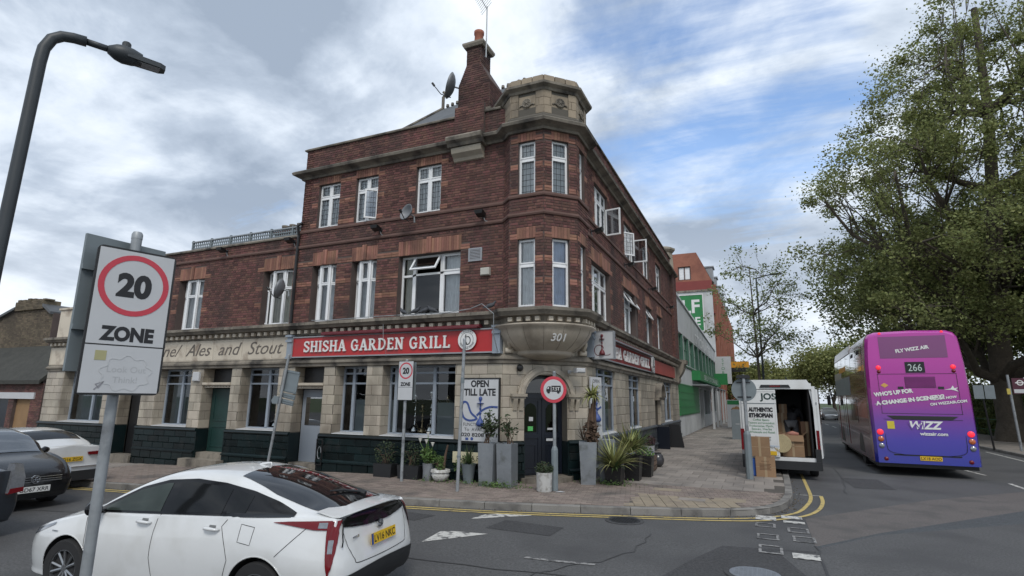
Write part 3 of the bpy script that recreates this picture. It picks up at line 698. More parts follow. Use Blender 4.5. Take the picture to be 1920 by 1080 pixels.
pn.build('pane', M_glass, bigw, norm=False)
tilt = rad(35); f2 = Fr(FL.p(0, -.19, 5.84), FL.U, FL.W * math.cos(tilt) + vec((0, 0, 1)) * math.sin(tilt) , vec((0, 0, 1)) * math.cos(tilt) - FL.W * math.sin(tilt))
m2 = MB(f2); rectframe(m2, A + .03, B - .03, -.53, -.0, -.02, .02, .045); tl = m2.build('open_top_light', M_upvc, bigw); m2 = MB(f2); m2.quad((A + .06, 0, -.5), (B - .06, 0, -.5), (B - .06, 0, -.04), (A + .06, 0, -.04)); m2.build('pane', M_glassx, tl, norm=False)
curtain(FL, u0 + .06, A - .02, z0 + .02, z1 - .05, -.33, M_curc, bigw, waves=3); curtain(FL, B + .05, u1 - .05, z0 + .02, z1 - .05, -.33, M_cur, bigw, waves=5)
# second floor, side street
for k, o in enumerate(W2):
    w = upvc(FL, *o, -.10, 2, .70, lattice=True, cur=M_cur)
    if k == 1: sash(FL, o[1] - .04, -.08, 7.12, 8.02, .38, 38, w, side=-1, lattice=True)
# turret
for k in (1, 2, 3):
    upvc(TF[k], *TO[0], -.09, 1, .62, cur=M_curb if k > 1 else M_cur); upvc(TF[k], *TO[1], -.09, 1, .68, lattice=True, cur=M_cur)
# main street side
for k, o in enumerate(R1):
    cols = 3 if o[1] - o[0] > 2 else 2
    w = upvc(FRt, *o, -.16, cols, .66, cur=M_cur, glass=M_glassx if k == 0 else None)
    if k in (1, 2):
        t_ = rad(30); f2 = Fr(FRt.p(0, -.15, o[3] - .05), FRt.U, FRt.W * math.cos(t_) + vec((0, 0, 1)) * math.sin(t_), vec((0, 0, 1)) * math.cos(t_) - FRt.W * math.sin(t_))
        m2 = MB(f2)
        for q in range(cols - 1):
            a = o[0] + .3 + q * (o[1] - o[0] - .35) / (cols - 1); rectframe(m2, a, a + (o[1] - o[0] - .4) / (cols - 1), -.5, 0, -.02, .02, .045)
        tl = m2.build('open_top_light', M_upvc, w); m2 = MB(f2); m2.quad((o[0] + .33, 0, -.46), (o[1] - .1, 0, -.46), (o[1] - .1, 0, -.04), (o[0] + .33, 0, -.04)); m2.build('pane', M_glassx, tl, norm=False)
for k, o in enumerate(R2):
    w = upvc(FRt, *o, -.10, 3 if k == 0 else 2, .68, lattice=True, cur=M_cur)
    if k == 0: sash(FRt, o[1] - .05, -.06, 7.12, 8.0, .5, 82, w, side=-1, lattice=False)
    if k == 1: sash(FRt, o[1] - .05, -.06, 7.12, 8.0, .62, 88, w, side=-1); sash(FRt, o[0] + .05, -.06, 7.12, 7.98, .5, 40, w, side=1, lattice=True)
# ground floor shop windows
def shopwin(fr, o, cols, blinds=False, frost=None, d=.34, sill=True):
    u0, u1, z0, z1 = o; z0 += .05; t = .06; mb = MB(fr)
    rectframe(mb, u0, u1, z0, z1, -d - .07, -d, t)
    for c in cols: x = u0 + (u1 - u0) * c; mb.box(x - .045, x + .045, -d - .07, -d + .02, z0 + t, z1 - t)
    for z in (z1 - .48, z1 - .20): mb.box(u0 + t, u1 - t, -d - .05, -d + .008, z - .025, z + .025)
    win = mb.build('window', M_wood_g, PUB)
    pn = MB(fr); pn.quad((u0 + .02, -d - .04, z0), (u1 - .02, -d - .04, z0), (u1 - .02, -d - .04, z1), (u0 + .02, -d - .04, z1)); pn.build('pane', M_glass, win, norm=False)
    if sill:
        s = MB(fr); s.prism([(-d, z0 - .045), (.02, z0 - .055), (.035, z0 - .02), (.0, z0 + .0), (-d, z0 + .03)], 'u', u0 + .003, u1 - .003); s.build('sill', M_white, win)
    for (a, b, ztop) in frost or []:
        f_ = MB(fr); f_.box(u0 + (u1 - u0) * a, u0 + (u1 - u0) * b, -d - .055, -d - .05, z0 + .06, ztop); f_.build('frosted_film', pm('frosted_film', (.20, .23, .24), .35, var=.1), win)
    if blinds: curtain(fr, u0 + .1, u1 - .1, z0, z1 - .5, -d - .2, pm('grey_blind', (.17, .20, .21), .8, var=.2), win, waves=7, amp=.02, name='blind')
    return win
shopwin(FL, GFO[0], (.55,), blinds=True); shopwin(FL, GFO[2], (.5,), blinds=True); shopwin(FL, GFO[4], (.55,)); shopwin(FL, GFO[6], (.36,), frost=[(.42, .95, 1.9)]); shopwin(FL, GFO[7], (.10, .64), frost=[(.67, .96, 1.85), (.02, .08, 1.9)])
shopwin(FRt, RO[0], (.18, .5), frost=[(.55, .95, 1.7)], d=.07); shopwin(FRt, RO[1], (.45,), d=.07); shopwin(FRt, RO[3], (.45,), d=.07)
# doors
def door(fr, u0, u1, z0, z1, w, mat, glass=None, label=None, panels=True, hood=True):
    mb = MB(fr); mb.box(u0, u1, w - .05, w, z0, z1)
    if panels:
        for (a, b) in ((z0 + .15, z0 + .8), (z0 + .95, z1 - .15)): rectframe(mb, u0 + .12, u1 - .12, a, b, w, w + .018, .04)
    o = mb.build('door', mat, PUB)
    if label: o['label'] = label
    kb = MB(fr); kb.lathe([(.0, 0), (.025, .005), (.03, .03), (.0, .05)], (u1 - .1, w, z0 + 1.0), 10, 'w'); kb.build('handle', M_galv, o)
    if glass:
        g = MB(fr); g.box(glass[0], glass[1], w + .001, w + .012, glass[2], glass[3]); g.build('pane', M_glassx, o)
    return o
def doorset(o, zb, zd, mat, glass=None, label=None):
    u0, u1 = o[0], o[1]; door(FL, u0 + .05, u1 - .05, zb, zd - .03, -.36, mat, glass, label, panels=glass is None)
    t = MB(FL); t.box(u0 + .012, u1 - .012, -.40, -.06, zd, zd + .05); t.prism([(-.3, zd + .05), (-.02, zd + .06), (.03, zd + .09), (.04, zd + .16), (-.3, zd + .16)], 'u', u0 + .012, u1 - .012); t.build('door_head', M_stonel, PUB)
    s = MB(FL)
    for k in range(9): a = u0 + .06 + k * (u1 - u0 - .12) / 9; s.box(a, a + .07, -.06, -.035, zd - .005 + .03, zd + .055)
    s.build('head_ornament', M_stone, PUB)
    g = MB(FL); g.box(u0 + .02, u1 - .02, -.42, -.38, zd + .16, 2.83); g.build('overdoor_light', M_black, PUB)
doorset(GFO[3], .22, 2.22, M_dgreen, label='dark green solid door'); doorset(GFO[5], .12, 2.2, pm('grey_door_paint', (.24, .27, .31), .4, var=.08), glass=(-7.93, -7.18, 1.15, 1.95), label='pale grey door with a glazed upper half')
d0 = MB(FL); d0.box(-16.1, -15.1, -.42, -.38, -.2, 2.8); d0.build('door', M_black, PUB)
stp = MB(FL); stp.box(-12.0, -10.77, -.35, -.02, -.4, .22); stp.box(-12.3, -10.6, -.0, .35, -.4, .05); stp.box(-8.1, -7.02, -.35, -.0, -.3, .12); stp.box(-16.2, -15.03, -.3, .15, -.5, -.02); stp.build('doorstep', M_stoned, PUB)
# arched corner doorway
AR = MB(FC)
def archring(mb, r0, r1, w0, w1, k=1.0):
    n = 22
    for q in range(n):
        a, b = math.pi * q / n, math.pi * (q + 1) / n; sc = (DT - DZ) / ar
        P_ = [(cu + r0 * math.cos(a), DZ + r0 * sc * math.sin(a)), (cu + r1 * math.cos(a), DZ + r1 * sc * math.sin(a)), (cu + r1 * math.cos(b), DZ + r1 * sc * math.sin(b)), (cu + r0 * math.cos(b), DZ + r0 * sc * math.sin(b))]
        mb.prism(P_, 'w', w0, w1)
archring(AR, ar, ar + .06, .0, .07); archring(AR, ar + .06, ar + .14, .0, .12); archring(AR, ar + .14, ar + .19, .0, .09)
for s in (-1, 1):
    x = cu + s * (ar + .18); AR.box(x - .2, x + .2, .0, .17, DZ + .0, DZ + .07); AR.box(x - .17, x + .17, 0, .13, DZ - .05, DZ)
    for dx in (-.08, .08): AR.prism([(0, DZ - .34), (.05, DZ - .33), (.07, DZ - .22), (.12, DZ - .12), (.13, DZ - .05), (0, DZ - .05)], 'u', x + dx - .05, x + dx + .05)
AR.build('door_arch', M_stone, PUB, flat_angle=40)
dd = MB(FC); WD = -.30
dd.box(DU0, DU1, WD - .05, WD, 0.12, 2.0); dd.box(DU0, DU1, WD - .05, WD - .01, 2.0, 2.62)
for (a, b) in ((DU0, cu), (cu, DU1)):
    rectframe(dd, a + .02, b - .02, .16, 1.98, WD, WD + .02, .07); rectframe(dd, a + .14, b - .14, .28, .85, WD, WD + .015, .03); dd.box(a + .08, b - .08, WD, WD + .03, 1.0, 1.1)
dd.box(DU0, DU1, WD, WD + .05, 1.98, 2.06)
for k in range(9): t = math.pi * k / 8; pass
dco_ = dd.build('double_door', M_navy, PUB)
g = MB(FC)
for (a, b) in ((DU0 + .13, cu - .13), (cu + .13, DU1 - .13)): g.poly([(a, WD + .012, 1.15), (b, WD + .012, 1.15), (b, WD + .012, 1.72), (b - .06, WD + .012, 1.82), ((a + b) / 2, WD + .012, 1.87), (a + .06, WD + .012, 1.82), (a, WD + .012, 1.72)])
g.poly([(cu + (ar - .12) * math.cos(math.pi * k / 12), WD + .01, 2.12 + .36 * math.sin(math.pi * k / 12)) for k in range(13)]); g.build('pane', M_glassx if False else glassm('dim_door_glass', (.05, .06, .07), .05), dco_, norm=False)
s = MB(FC); s.box(cu + .13, cu + .33, WD + .03, WD + .036, .93, .99); s.build('letter_plate', M_white, dco_)
s = MB(FC); s.box(DU0 + .22, DU0 + .36, WD + .014, WD + .017, 1.18, 1.29); s.build('green_sticker', pm('green_sticker', (.1, .45, .12), .5), dco_)
s = MB(FC); s.box(DU0 + .02, DU0 + .12, WD + .022, WD + .026, 1.56, 1.64); s.build('red_sticker', pm('red_sticker', (.5, .05, .03), .5), dco_)
s = MB(FC); s.box(DU0 + .25, DU0 + .36, WD + .014, WD + .017, 1.42, 1.52); s.box(cu + .02 + .15, cu + .32, WD + .014, WD + .017, 1.2, 1.25); s.build('white_notice', M_white, dco_)
s = MB(); s.prism([(FC.p(DU0 - .1, .0, 0)[0], FC.p(DU0 - .1, .0, 0)[1])] + [tuple(FC.p(cu + .72 * math.cos(math.pi * (1 - k / 10)), .42 * math.sin(math.pi * k / 10), 0)[:2]) for k in range(11)] + [(FC.p(DU1, -.4, 0)[0], FC.p(DU1, -.4, 0)[1]), (FC.p(DU0, -.4, 0)[0], FC.p(DU0, -.4, 0)[1])], 'z', -.1, .11); s.build('doorstep', M_stoned, PUB)
# side doorway on the main street with a shell hood
s = MB(FRt); s.box(11.7, 13.1, -.40, -.36, 0, 2.25); s.build('side_door', M_stone, PUB)
s = MB(FRt); s.box(11.75, 13.05, -.3, -.25, 0, .93)
for k in range(5): s.box(11.75, 13.05, -.25, -.235, .08 + k * .17, .12 + k * .17)
s.box(11.78, 11.86, .02, .55, 0.0, .9); s.build('low_gate', M_navy, PUB)
s = MB(FRt)
for r in (.62, .54, .46):
    for q in range(12):
        a, b = math.pi * q / 12, math.pi * (q + 1) / 12; s.prism([(12.4 + (r - .08) * math.cos(a), 2.1 + (r - .08) * math.sin(a)), (12.4 + r * math.cos(a), 2.1 + r * math.sin(a)), (12.4 + r * math.cos(b), 2.1 + r * math.sin(b)), (12.4 + (r - .08) * math.cos(b), 2.1 + (r - .08) * math.sin(b))], 'w', 0, .10 + (.62 - r) * -1.5 + .18)
s.box(11.6, 11.9, 0, .2, 1.98, 2.1); s.box(12.9, 13.2, 0, .2, 1.98, 2.1); s.build('shell_hood', M_stoned, PUB)
# end pilaster bracket + corner turret stub on the main street
s = MB(FRt); s.prism([(0, 2.85), (.12, 2.9), (.18, 3.05), (.16, 3.2), (.30, 3.4), (.42, 3.65), (.46, 3.9), (.55, 3.92), (.6, 4.12), (0, 4.2)], 'u', YE - .7, YE + .1); s.build('scroll_bracket', M_stoned, PUB)
s = MB(); cx_, cy_ = XR - .35, YE - .75; s.lathe([(.62, 8.95), (.62, 9.0), (.52, 9.1), (.48, 10.1), (.56, 10.16), (.64, 10.26), (.64, 10.36), (.5, 10.42), (.3, 10.5), (0, 10.52)], (cx_, cy_, 0), 8); s.build('end_pier_cap', M_stone, PUB)
pr_ = []; pw = MB(FRt); pw.box(YE - 1.3, YE, 0, .14, 4.1, 8.95); pw.build('wall', M_mortar, PUB); f_ = Fr(FRt.O + FRt.W * .14, FRt.U, FRt.W); f3 = Fr((XR, YE - 1.3, 0), (1, 0, 0), (0, -1, 0))
lay(courses(f_, YE - 1.3, YE, 4.15, 8.9, [], .075, .225, .011, .01, header=.1125) + courses(f3, 0, .14, 4.15, 8.9, [], .075, .14, .011, .01), 'brick', M_brick, PUB, 0, stuffname='pier_brick')
# stone angle pilasters beside the fascia
for (fr, a, b) in ((FL, -8.38, -8.2), (FL, -1.54, -1.36), (FRt, 1.75, 1.95)):
    s = MB(fr); s.box(a, b, 0, .16, 3.06, 3.74); s.box(a - .03, b + .03, 0, .2, 3.55, 3.62); s.box(a - .03, b + .03, 0, .22, 3.70, 3.76); s.box(a - .02, b + .02, 0, .18, 3.06, 3.12); s.build('fascia_pilaster', M_wood_g, PUB)
for s_ in (-1, 1):
    f_ = FC; s = MB(f_); x = CHW / 2 + s_ * 1.03; s.box(x - .1, x + .1, .02, .12, 3.08, 3.2); s.tube([(x, .1, 3.2), (x + s_ * .04, .16, 3.35), (x, .2, 3.5), (x - s_ * .03, .25, 3.65)], [.06, .05, .06, .08], 8); s.build('scroll_bracket', M_stonel, PUB, smooth=True)
txt('Wine/  Ales  and  Stout', FL, -11.75, 3.24, .56, M_txtgrey, PUB, 'carved_inscription', w=.033, ext=.002, shear=.35, ww=6.2)
AZ = rad(-50); tl_ = rad(-27); n_ = vec((math.cos(AZ) * math.cos(tl_), math.sin(AZ) * math.cos(tl_), math.sin(tl_))); U_ = vec((-math.sin(AZ), math.cos(AZ), 0)); Z_ = np.cross(n_, U_)
Z_ = Z_ if Z_[2] > 0 else -Z_
f301 = Fr(vec((TC[0] + 1.155 * math.cos(AZ), TC[1] + 1.155 * math.sin(AZ), 3.42)), U_, n_, Z_)
txt('301', f301, 0, -.09, .27, M_txtw, BOWL, 'street_number', w=.03, ext=.006, bold=.004, shear=.15)
# flat roofs + hipped slate roof
s = MB(); s.box(-8.3, XR - .05, .3, 8.5, 9.1, 9.15); s.box(-8.3, XR - .05, 8.5, YE - .1, 9.1, 9.15); s.box(-14.9, -8.4, .3, 7, 6.55, 6.6); s.box(-20.8, -15, .05, 6.2, 3.9, 4.0); s.build('flat_roof', M_slate, PUB)
s = MB(); i = s.P((-8.0, .9, 9.6), (-1.6, .9, 9.6), (-1.6, 8.0, 9.6), (-8.0, 8.0, 9.6), (-6.0, 4.2, 12.9), (-2.6, 4.2, 13.25)); s.f += [(i, i + 1, i + 5, i + 4), (i + 1, i + 2, i + 5), (i + 2, i + 3, i + 4, i + 5), (i + 3, i, i + 4)]; hr = s.build('slate_roof', M_slate, PUB)
s = MB()
for k in range(17): t = k / 16; s.lathe([(.0, -.02), (.075, 0), (.06, .1), (0, .13)], (-6.0 + 3.4 * t, 4.2, 12.92 + .35 * t), 6)
s.tube([(-8.0, .9, 9.62), (-6.0, 4.2, 12.92)], .06, 6); s.tube([(-6.0, 4.2, 12.8), (-6.0, 4.2, 13.4), (-5.9, 4.2, 13.5), (-6.0, 4.2, 13.62)], .06, 6); s.build('ridge_tile', M_stoned, hr, kind='stuff')
# parapet of the single-storey wing with its opening
s = MB(FL)
for (a, b, c, d) in cells(-20.7, -15.1, 4.12, 5.22, [(-19.75, -18.9, 4.45, 5.0), (-18.2, -17.4, 4.45, 5.0), (-16.7, -15.9, 4.45, 5.0)]): s.box(a, b, -.25, -.0, c, d)
s.box(-20.75, -15.05, -.3, .05, 5.22, 5.30); s.build('parapet', M_stonel, PUB)
gs = MB(Fr((-20.85, 0, 0), (0, 1, 0), (-1, 0, 0))); gs.box(0, 6.3, -.3, 0, -.5, 4.0); gs.build('wall', M_stone, PUB)
# ------------------------------------------------------------------ ground, road, footway
def inpoly(x, y, P):
    c = False; n = len(P); j = n - 1
    for i in range(n):
        if ((P[i][1] > y) != (P[j][1] > y)) and (x < (P[j][0] - P[i][0]) * (y - P[i][1]) / (P[j][1] - P[i][1]) + P[i][0]): c = not c
        j = i
    return c
M_asph = pm('worn_asphalt', (0.084, 0.084, 0.085), 0.85, var=0.10, scale=.5, fine=0.42, fscale=34, bump=0.7, bscale=60, dirt=(0.062, 0.062, 0.064), dscale=.6, dth=(.48, .66))
M_asphp = pm('pinkish_asphalt', (0.118, 0.106, 0.100), 0.85, var=0.08, scale=.8, fine=0.36, fscale=34, bump=0.5, bscale=90, dirt=(0.09, 0.084, 0.08), dscale=2)
M_asphb = pm('bluish_asphalt', (0.064, 0.070, 0.075), 0.8, var=0.12, scale=.6, fine=0.42, fscale=30, bump=0.5, bscale=90)
M_asphd = pm('dark_asphalt_repair', (0.050, 0.050, 0.052), 0.9, var=0.14, scale=1.5, fine=0.5, fscale=30, bump=0.6, bscale=80)
M_bed = pm('paving_bed', (0.085, 0.075, 0.065), 0.95, var=.2)
M_pav = pm('brown_block_paver', (0.212, 0.172, 0.148), 0.88, var=0.14, scale=1.2, fine=.12, fscale=45, rv=.20, hue=.02, dirt=(.10, .088, .08), dscale=1.1, dth=(.5, .72))
M_slab = pm('grey_paving_slab', (0.262, 0.232, 0.205), 0.88, var=0.12, scale=1.0, fine=.10, fscale=40, rv=.16, dirt=(.13, .12, .11), dscale=.9, dth=(.48, .72))
M_tact = pm('buff_tactile_block', (0.27, 0.225, 0.165), 0.88, var=.12, scale=2, fine=.12, rv=.12, dirt=(.18, .15, .12), dscale=2)
M_kerb = pm('granite_kerb', (0.21, 0.20, 0.185), 0.85, var=0.15, scale=2, fine=.16, fscale=60, rv=.12, dirt=(.10, .095, .09), dscale=3, dth=(.5, .7))
M_yel = pm('yellow_road_paint', (0.50, 0.385, 0.14), 0.7, var=.12, scale=4, fine=.2, fscale=40, dirt=(.20, .17, .11), dscale=7, dth=(.56, .68))
M_wht = pm('worn_white_road_paint', (0.52, 0.51, 0.48), 0.75, var=.12, scale=4, fine=.22, fscale=40, dirt=(.11, .11, .11), dscale=9, dth=(.50, .62))
M_whf = pm('faded_white_road_paint', (0.26, 0.255, 0.25), 0.8, var=.12, scale=4, fine=.25, fscale=40, dirt=(.09, .09, .09), dscale=13, dth=(.45, .58))
M_grass = pm('verge_grass', (0.045, 0.07, 0.02), .95, var=.3, scale=.6, fine=.25, fscale=8)
def sheet(name, xs, ys, zf, mat, kind='structure'):
    V = []; nx, ny = len(xs), len(ys)
    for x in xs:
        for y in ys: V.append((x, y, zf(x, y)))
    F = [(i * ny + j, (i + 1) * ny + j, (i + 1) * ny + j + 1, i * ny + j + 1) for i in range(nx - 1) for j in range(ny - 1)]
    o = bigmesh(name, np.array(V), np.array(F), mat, smooth=False); o['kind'] = kind; return o
XS = [-1500, -300, -60, -30, -21, -13, -9, -5, -4, 0, 5, 14, 40, 300, 1500]
sheet('ground', XS, [-900, -200, -40, -9.2, -3.2, 0, 20, 60, 200, 600, 1800], lambda x, y: gz(x, y) - .12, M_grass)
sheet('road', [-120, -60, -30, -21, -13, -9, -8, -7, -6, -5, -4, 0, 5, 9, 13.9], [-60, -25, -9.2, -8, -6, -4.5, -3.2, 0, 20, 60, 120, 200], gz, M_asph)
def patch(name, pts, mat, dz, kind='structure', parent=None):
    mb = MB(); mb.poly([(x, y, gz(x, y) + dz) for x, y in pts]); o = mb.build(name, mat, parent, norm=False)
    if parent is None: o['kind'] = kind
    return o
patch('road_patch', [(5.0, -.55), (7.6, 2.9), (10.1, 5.5), (13.9, 8.2), (13.9, 5.6), (9.06, 2.35), (6.04, -1.24), (5.0, -2.7)], M_asphp, .004)
patch('road_patch', [(5.0, -2.7), (6.04, -1.24), (9.06, 2.35), (13.9, 5.6), (13.9, -9.0), (5.0, -8.8)], M_asphb, .004)
patch('road_patch', [(4.98, -3.0), (4.98, -7), (2.6, -6.5), (3.4, -4.1), (3.75, -3.25)], M_asphd, .0045)
patch('road_patch', [(-2.6, -3.25), (-1.1, -3.3), (-1.25, -3.75), (-2.8, -3.9)], M_asphd, .004)
def ribbon(pts, w, mat, name, dz=.008, parent=None, seg=.4):
    P = []
    for a, b in zip(pts, pts[1:]):
        n = max(1, int(math.dist(a, b) / seg))
        for k in range(n): P.append((a[0] + (b[0] - a[0]) * k / n, a[1] + (b[1] - a[1]) * k / n))
    P.append(pts[-1]); V = []
    for k, p in enumerate(P):
        d = np.array(P[min(k + 1, len(P) - 1)]) - np.array(P[max(k - 1, 0)]); d = d / np.linalg.norm(d); n_ = np.array((-d[1], d[0]))
        for s in (-.5, .5): q = np.array(p) + n_ * w * s; V.append((q[0], q[1], gz(q[0], q[1]) + dz))
    F = [(2 * k, 2 * k + 2, 2 * k + 3, 2 * k + 1) for k in range(len(P) - 1)]
    o = bigmesh(name, np.array(V), np.array(F), mat, parent)
    if parent is None: o['kind'] = 'structure'
    return o
def smoothp(pts, n=6):
    out = []
    for i in range(len(pts) - 1):
        p0, p1, p2, p3 = [np.array(pts[min(max(i + k, 0), len(pts) - 1)], float) for k in (-1, 0, 1, 2)]
        for k in range(n):
            t = k / n; out.append(tuple(.5 * (2 * p1 + (p2 - p0) * t + (2 * p0 - 5 * p1 + 4 * p2 - p3) * t * t + (3 * p1 - p0 - 3 * p2 + p3) * t ** 3)))
    out.append(tuple(pts[-1])); return out
KL = [(-40, -5.2), (-21, -4.1), (-15, -3.8), (-10.3, -3.58), (-8.2, -3.55), (-5, -3.25), (-1.97, -2.66), (0, -2.24), (2.34, -1.52), (3.5, -1.05), (4.2, -.6), (4.62, .05), (4.82, .9), (4.92, 2.1), (4.98, 5.9), (5.0, 12)]
KS = smoothp(KL, 5) + [(5.05, 20), (5.08, 40), (5.1, 60), (5.1, 100), (5.1, 160)]
KS = [(-5.0, p[1]) if abs(p[0] + 5) < .12 else p for p in KS]
# footway bed: loft between kerb and building line
def bline(x, y):
    if x < -1.35: return (x, .3)
    if y < 2.2 and x < 4.7: t = min(1, max(0, (x + 1.35) / 6.0)); return (-1.35 + 1.65 * t, .3 + 1.5 * t)
    return (.2, max(1.9, y))
V = []; NK = len(KS)
for p in KS:
    b = bline(*p); V.append((p[0], p[1], slopex(p[0]) - .012)); V.append((b[0], b[1], slopex(b[0]) - .012))
fw = bigmesh('footway', np.array(V), np.array([(2 * k, 2 * k + 2, 2 * k + 3, 2 * k + 1) for k in range(NK - 1)]), M_bed); fw['kind'] = 'structure'
POLY = KS[:] + [(.3, 160), (.3, 1.7), (-1.35, 0), (-40, 0)]
# kerb stones
kerb = bpy.data.objects.new('kerb', None); COL.objects.link(kerb); kerb['kind'] = 'structure'
def kerbline(pts, limit_y=70, length=.92, kw=.15, name='kerb_stone', ztop=0.0, parent=None, side=1):
    P = [np.array(p) for p in pts]; acc = [0]
    for a, b in zip(P, P[1:]): acc.append(acc[-1] + np.linalg.norm(b - a))
    def at(s):
        for i in range(len(P) - 1):
            if acc[i + 1] >= s: t = (s - acc[i]) / (acc[i + 1] - acc[i]); return P[i] + (P[i + 1] - P[i]) * t
        return P[-1]
    s = 0
    while s < acc[-1] - .2:
        L_ = length if at(s)[1] < limit_y else 6.0
        e = min(s + L_, acc[-1]); a, b = at(s + .006), at(e - .006); m = at((s + e) / 2); d = (b - a) / np.linalg.norm(b - a); n_ = np.array((-d[1], d[0])) * side
        mb = MB(); q = []
        for p in (a, m, b):
            for (o, dz) in ((0, -.2), (.0, -.014), (.014, 0), (kw, 0), (kw, -.2)): x, y = p + n_ * o; q.append((x, y, slopex(p[0]) + ztop + dz))
        i = mb.P(*q)
        for r in (0, 5):
            for k in range(4): mb.f.append((i + r + k, i + r + k + 1, i + r + k + 6, i + r + k + 5))
        mb.f.append((i, i + 1, i + 2, i + 3, i + 4)); mb.f.append((i + 10, i + 11, i + 12, i + 13, i + 14)); mb.build(name, M_kerb, parent or kerb); s = e
kerbline(KS)
# pavers and slabs
pcs = []; FG = Fr((0, 0, 0), (1, 0, 0), (0, 0, 1), (0, 1, 0))
KSh = [np.array(p) for p in KS]
def kdist(x, y):
    p = np.array((x, y)); m = 9
    for a, b in zip(KSh, KSh[1:]):
        ab = b - a; t = min(1, max(0, np.dot(p - a, ab) / np.dot(ab, ab))); m = min(m, np.linalg.norm(p - a - t * ab))
    return m
def paved(x0, x1, y0, y1, w, h, gap, mat, name, limit, off, test, rot=0.0):
    out = []; c, s = math.cos(rot), math.sin(rot); f = Fr((0, 0, 0), (c, s, 0), (0, 0, 1), (-s, c, 0)); r = 0
    y = y0
    while y < y1:
        x = x0 + (off if r % 2 else 0)
        while x < x1:
            cx, cy = (x + w / 2) * c - (y + h / 2) * s, (x + w / 2) * s + (y + h / 2) * c
            if inpoly(cx, cy, POLY) and kdist(cx, cy) > .15 + max(w, h) * .36 and test(cx, cy):
                fz = Fr((0, 0, slopex(cx)), (c, s, 0), (0, 0, 1), (-s, c, 0)); out.append((fz, x, x + w - gap, y, y + h - gap, 0.0))
            x += w
        y += h; r += 1
    lay(out, name, mat, fw, limit, w0=-.014, jit=.0012)
isslab = lambda x, y: (y > 1.6 and x > 1.25 and y < 60) or (y > 4 and x > .3)
istact = lambda x, y: (x > 1.9 and y < .15 and y > -1.35 and x < 3.9)
tan_ = math.atan2(.72, 2.34)
paved(-9, 7, -6, 3, .20, .10, .008, M_tact, 'tactile_block', 300, 0, lambda x, y: istact(x, y) and not isslab(x, y), rot=.30)
paved(-14, 7, -8, 6, .205, .103, .006, M_pav, 'block_paver', 300, .1, lambda x, y: not isslab(x, y) and not istact(x, y), rot=.2)
paved(.3, 5.2, 1.6, 45, .45, .60, .010, M_slab, 'paving_slab', 300, .22, lambda x, y: isslab(x, y))
paved(-40, -9, -6, 1, .60, .60, .012, M_slab, 'paving_slab', 0, .3, lambda x, y: x < -14)
# double yellow lines
yl1 = [(-16, -4.05), (-10.3, -3.78), (-8.2, -3.72), (-5, -3.42), (-2.0, -2.86), (0, -2.44), (2.3, -1.72), (3.6, -1.24), (4.3, -.8), (4.85, -.1), (5.12, .9), (5.28, 2.1), (5.32, 4.0), (5.34, 6.5)]
yl2 = [(-16, -4.22), (-10.3, -3.95), (-8.2, -3.89), (-5, -3.59), (-2.0, -3.03), (0, -2.61), (2.3, -1.89), (3.7, -1.40), (4.4, -1.0), (5.0, -.3), (5.3, .5), (5.46, 1.5), (5.5, 2.4)]
ribbon(smoothp(yl1, 4), .075, M_yel, 'yellow_line'); ribbon(smoothp(yl2, 4), .075, M_yel, 'yellow_line')
ribbon([(5.0, 2.35), (5.5, 2.4)], .05, M_wht, 'road_marking')
for pts in ([(-.43, -4.8), (-.47, -4.19), (-.30, -4.1), (.31, -4.02), (.0, -4.35)], [(-.41, -3.3), (-.33, -2.85), (-.1, -2.62), (.2, -2.58), (.52, -2.52), (.05, -2.9)]): patch('road_marking', pts, M_wht, .006)
ribbon([(1.29, -4.86), (1.8, -4.84), (2.27, -4.78)], .07, M_whf, 'road_marking')
for (x, y, m, l) in ((4.35, -.8, M_wht, .30), (4.34, -1.45, M_whf, .26), (4.37, -2.35, M_whf, .30), (4.4, -3.15, M_whf, .36), (4.78, -.55, M_wht, .2), (4.80, -1.0, M_wht, .14), (4.83, -1.65, M_whf, .30), (4.88, -2.3, M_whf, .3), (4.84, -3.35, M_wht, .2)):
    mb = MB()
    for (a, b, c, d) in (((-.16, .16, -.5, -.38), (-.16, .16, .38, .5), (-.16, -.12, -.38, .38), (.12, .16, -.38, .38)) if m is M_whf else ((-.17, .17, -.5, .5),)):
        mb.poly([(x + u, y + v * l * 1.3, gz(x + u, y + v * l) + .009) for u, v in ((a, c), (b, c), (b, d), (a, d))])
    o = mb.build('road_marking', m, None, norm=False); o['kind'] = 'structure'
ribbon([(10.14, 10.8), (10.36, 8.9)], .10, M_wht, 'road_marking'); ribbon([(10.33, 7.1), (10.26, 5.0)], .10, M_wht, 'road_marking')
for y in range(13, 150, 6): ribbon([(10.1, y), (10.1, y + 3)], .10, M_wht, 'road_marking')
ribbon([(13.38, 19.3), (13.2, 14)], .10, M_wht, 'road_marking'); ribbon([(13.2, 13), (13.1, 8)], .10, M_wht, 'road_marking'); ribbon([(12.9, 150), (13.4, 20.3)], .10, M_wht, 'road_marking', seg=10)
ribbon([(5.6, 9), (5.6, 60), (5.6, 140)], .10, M_wht, 'road_marking', seg=8)
# far footway of the main road
KF = [(13.9, -60), (13.9, 0), (13.9, 20), (13.9, 60), (13.9, 200)]
sheet('footway', [13.9, 17.8], [-60, 0, 20, 60, 200], lambda x, y: 0.0 - .002, M_slab)
kf = bpy.data.objects.new('kerb', None); COL.objects.link(kf); kf['kind'] = 'structure'
kerbline([(13.88, -10), (13.88, 70)], name='kerb_stone', parent=kf, side=-1)
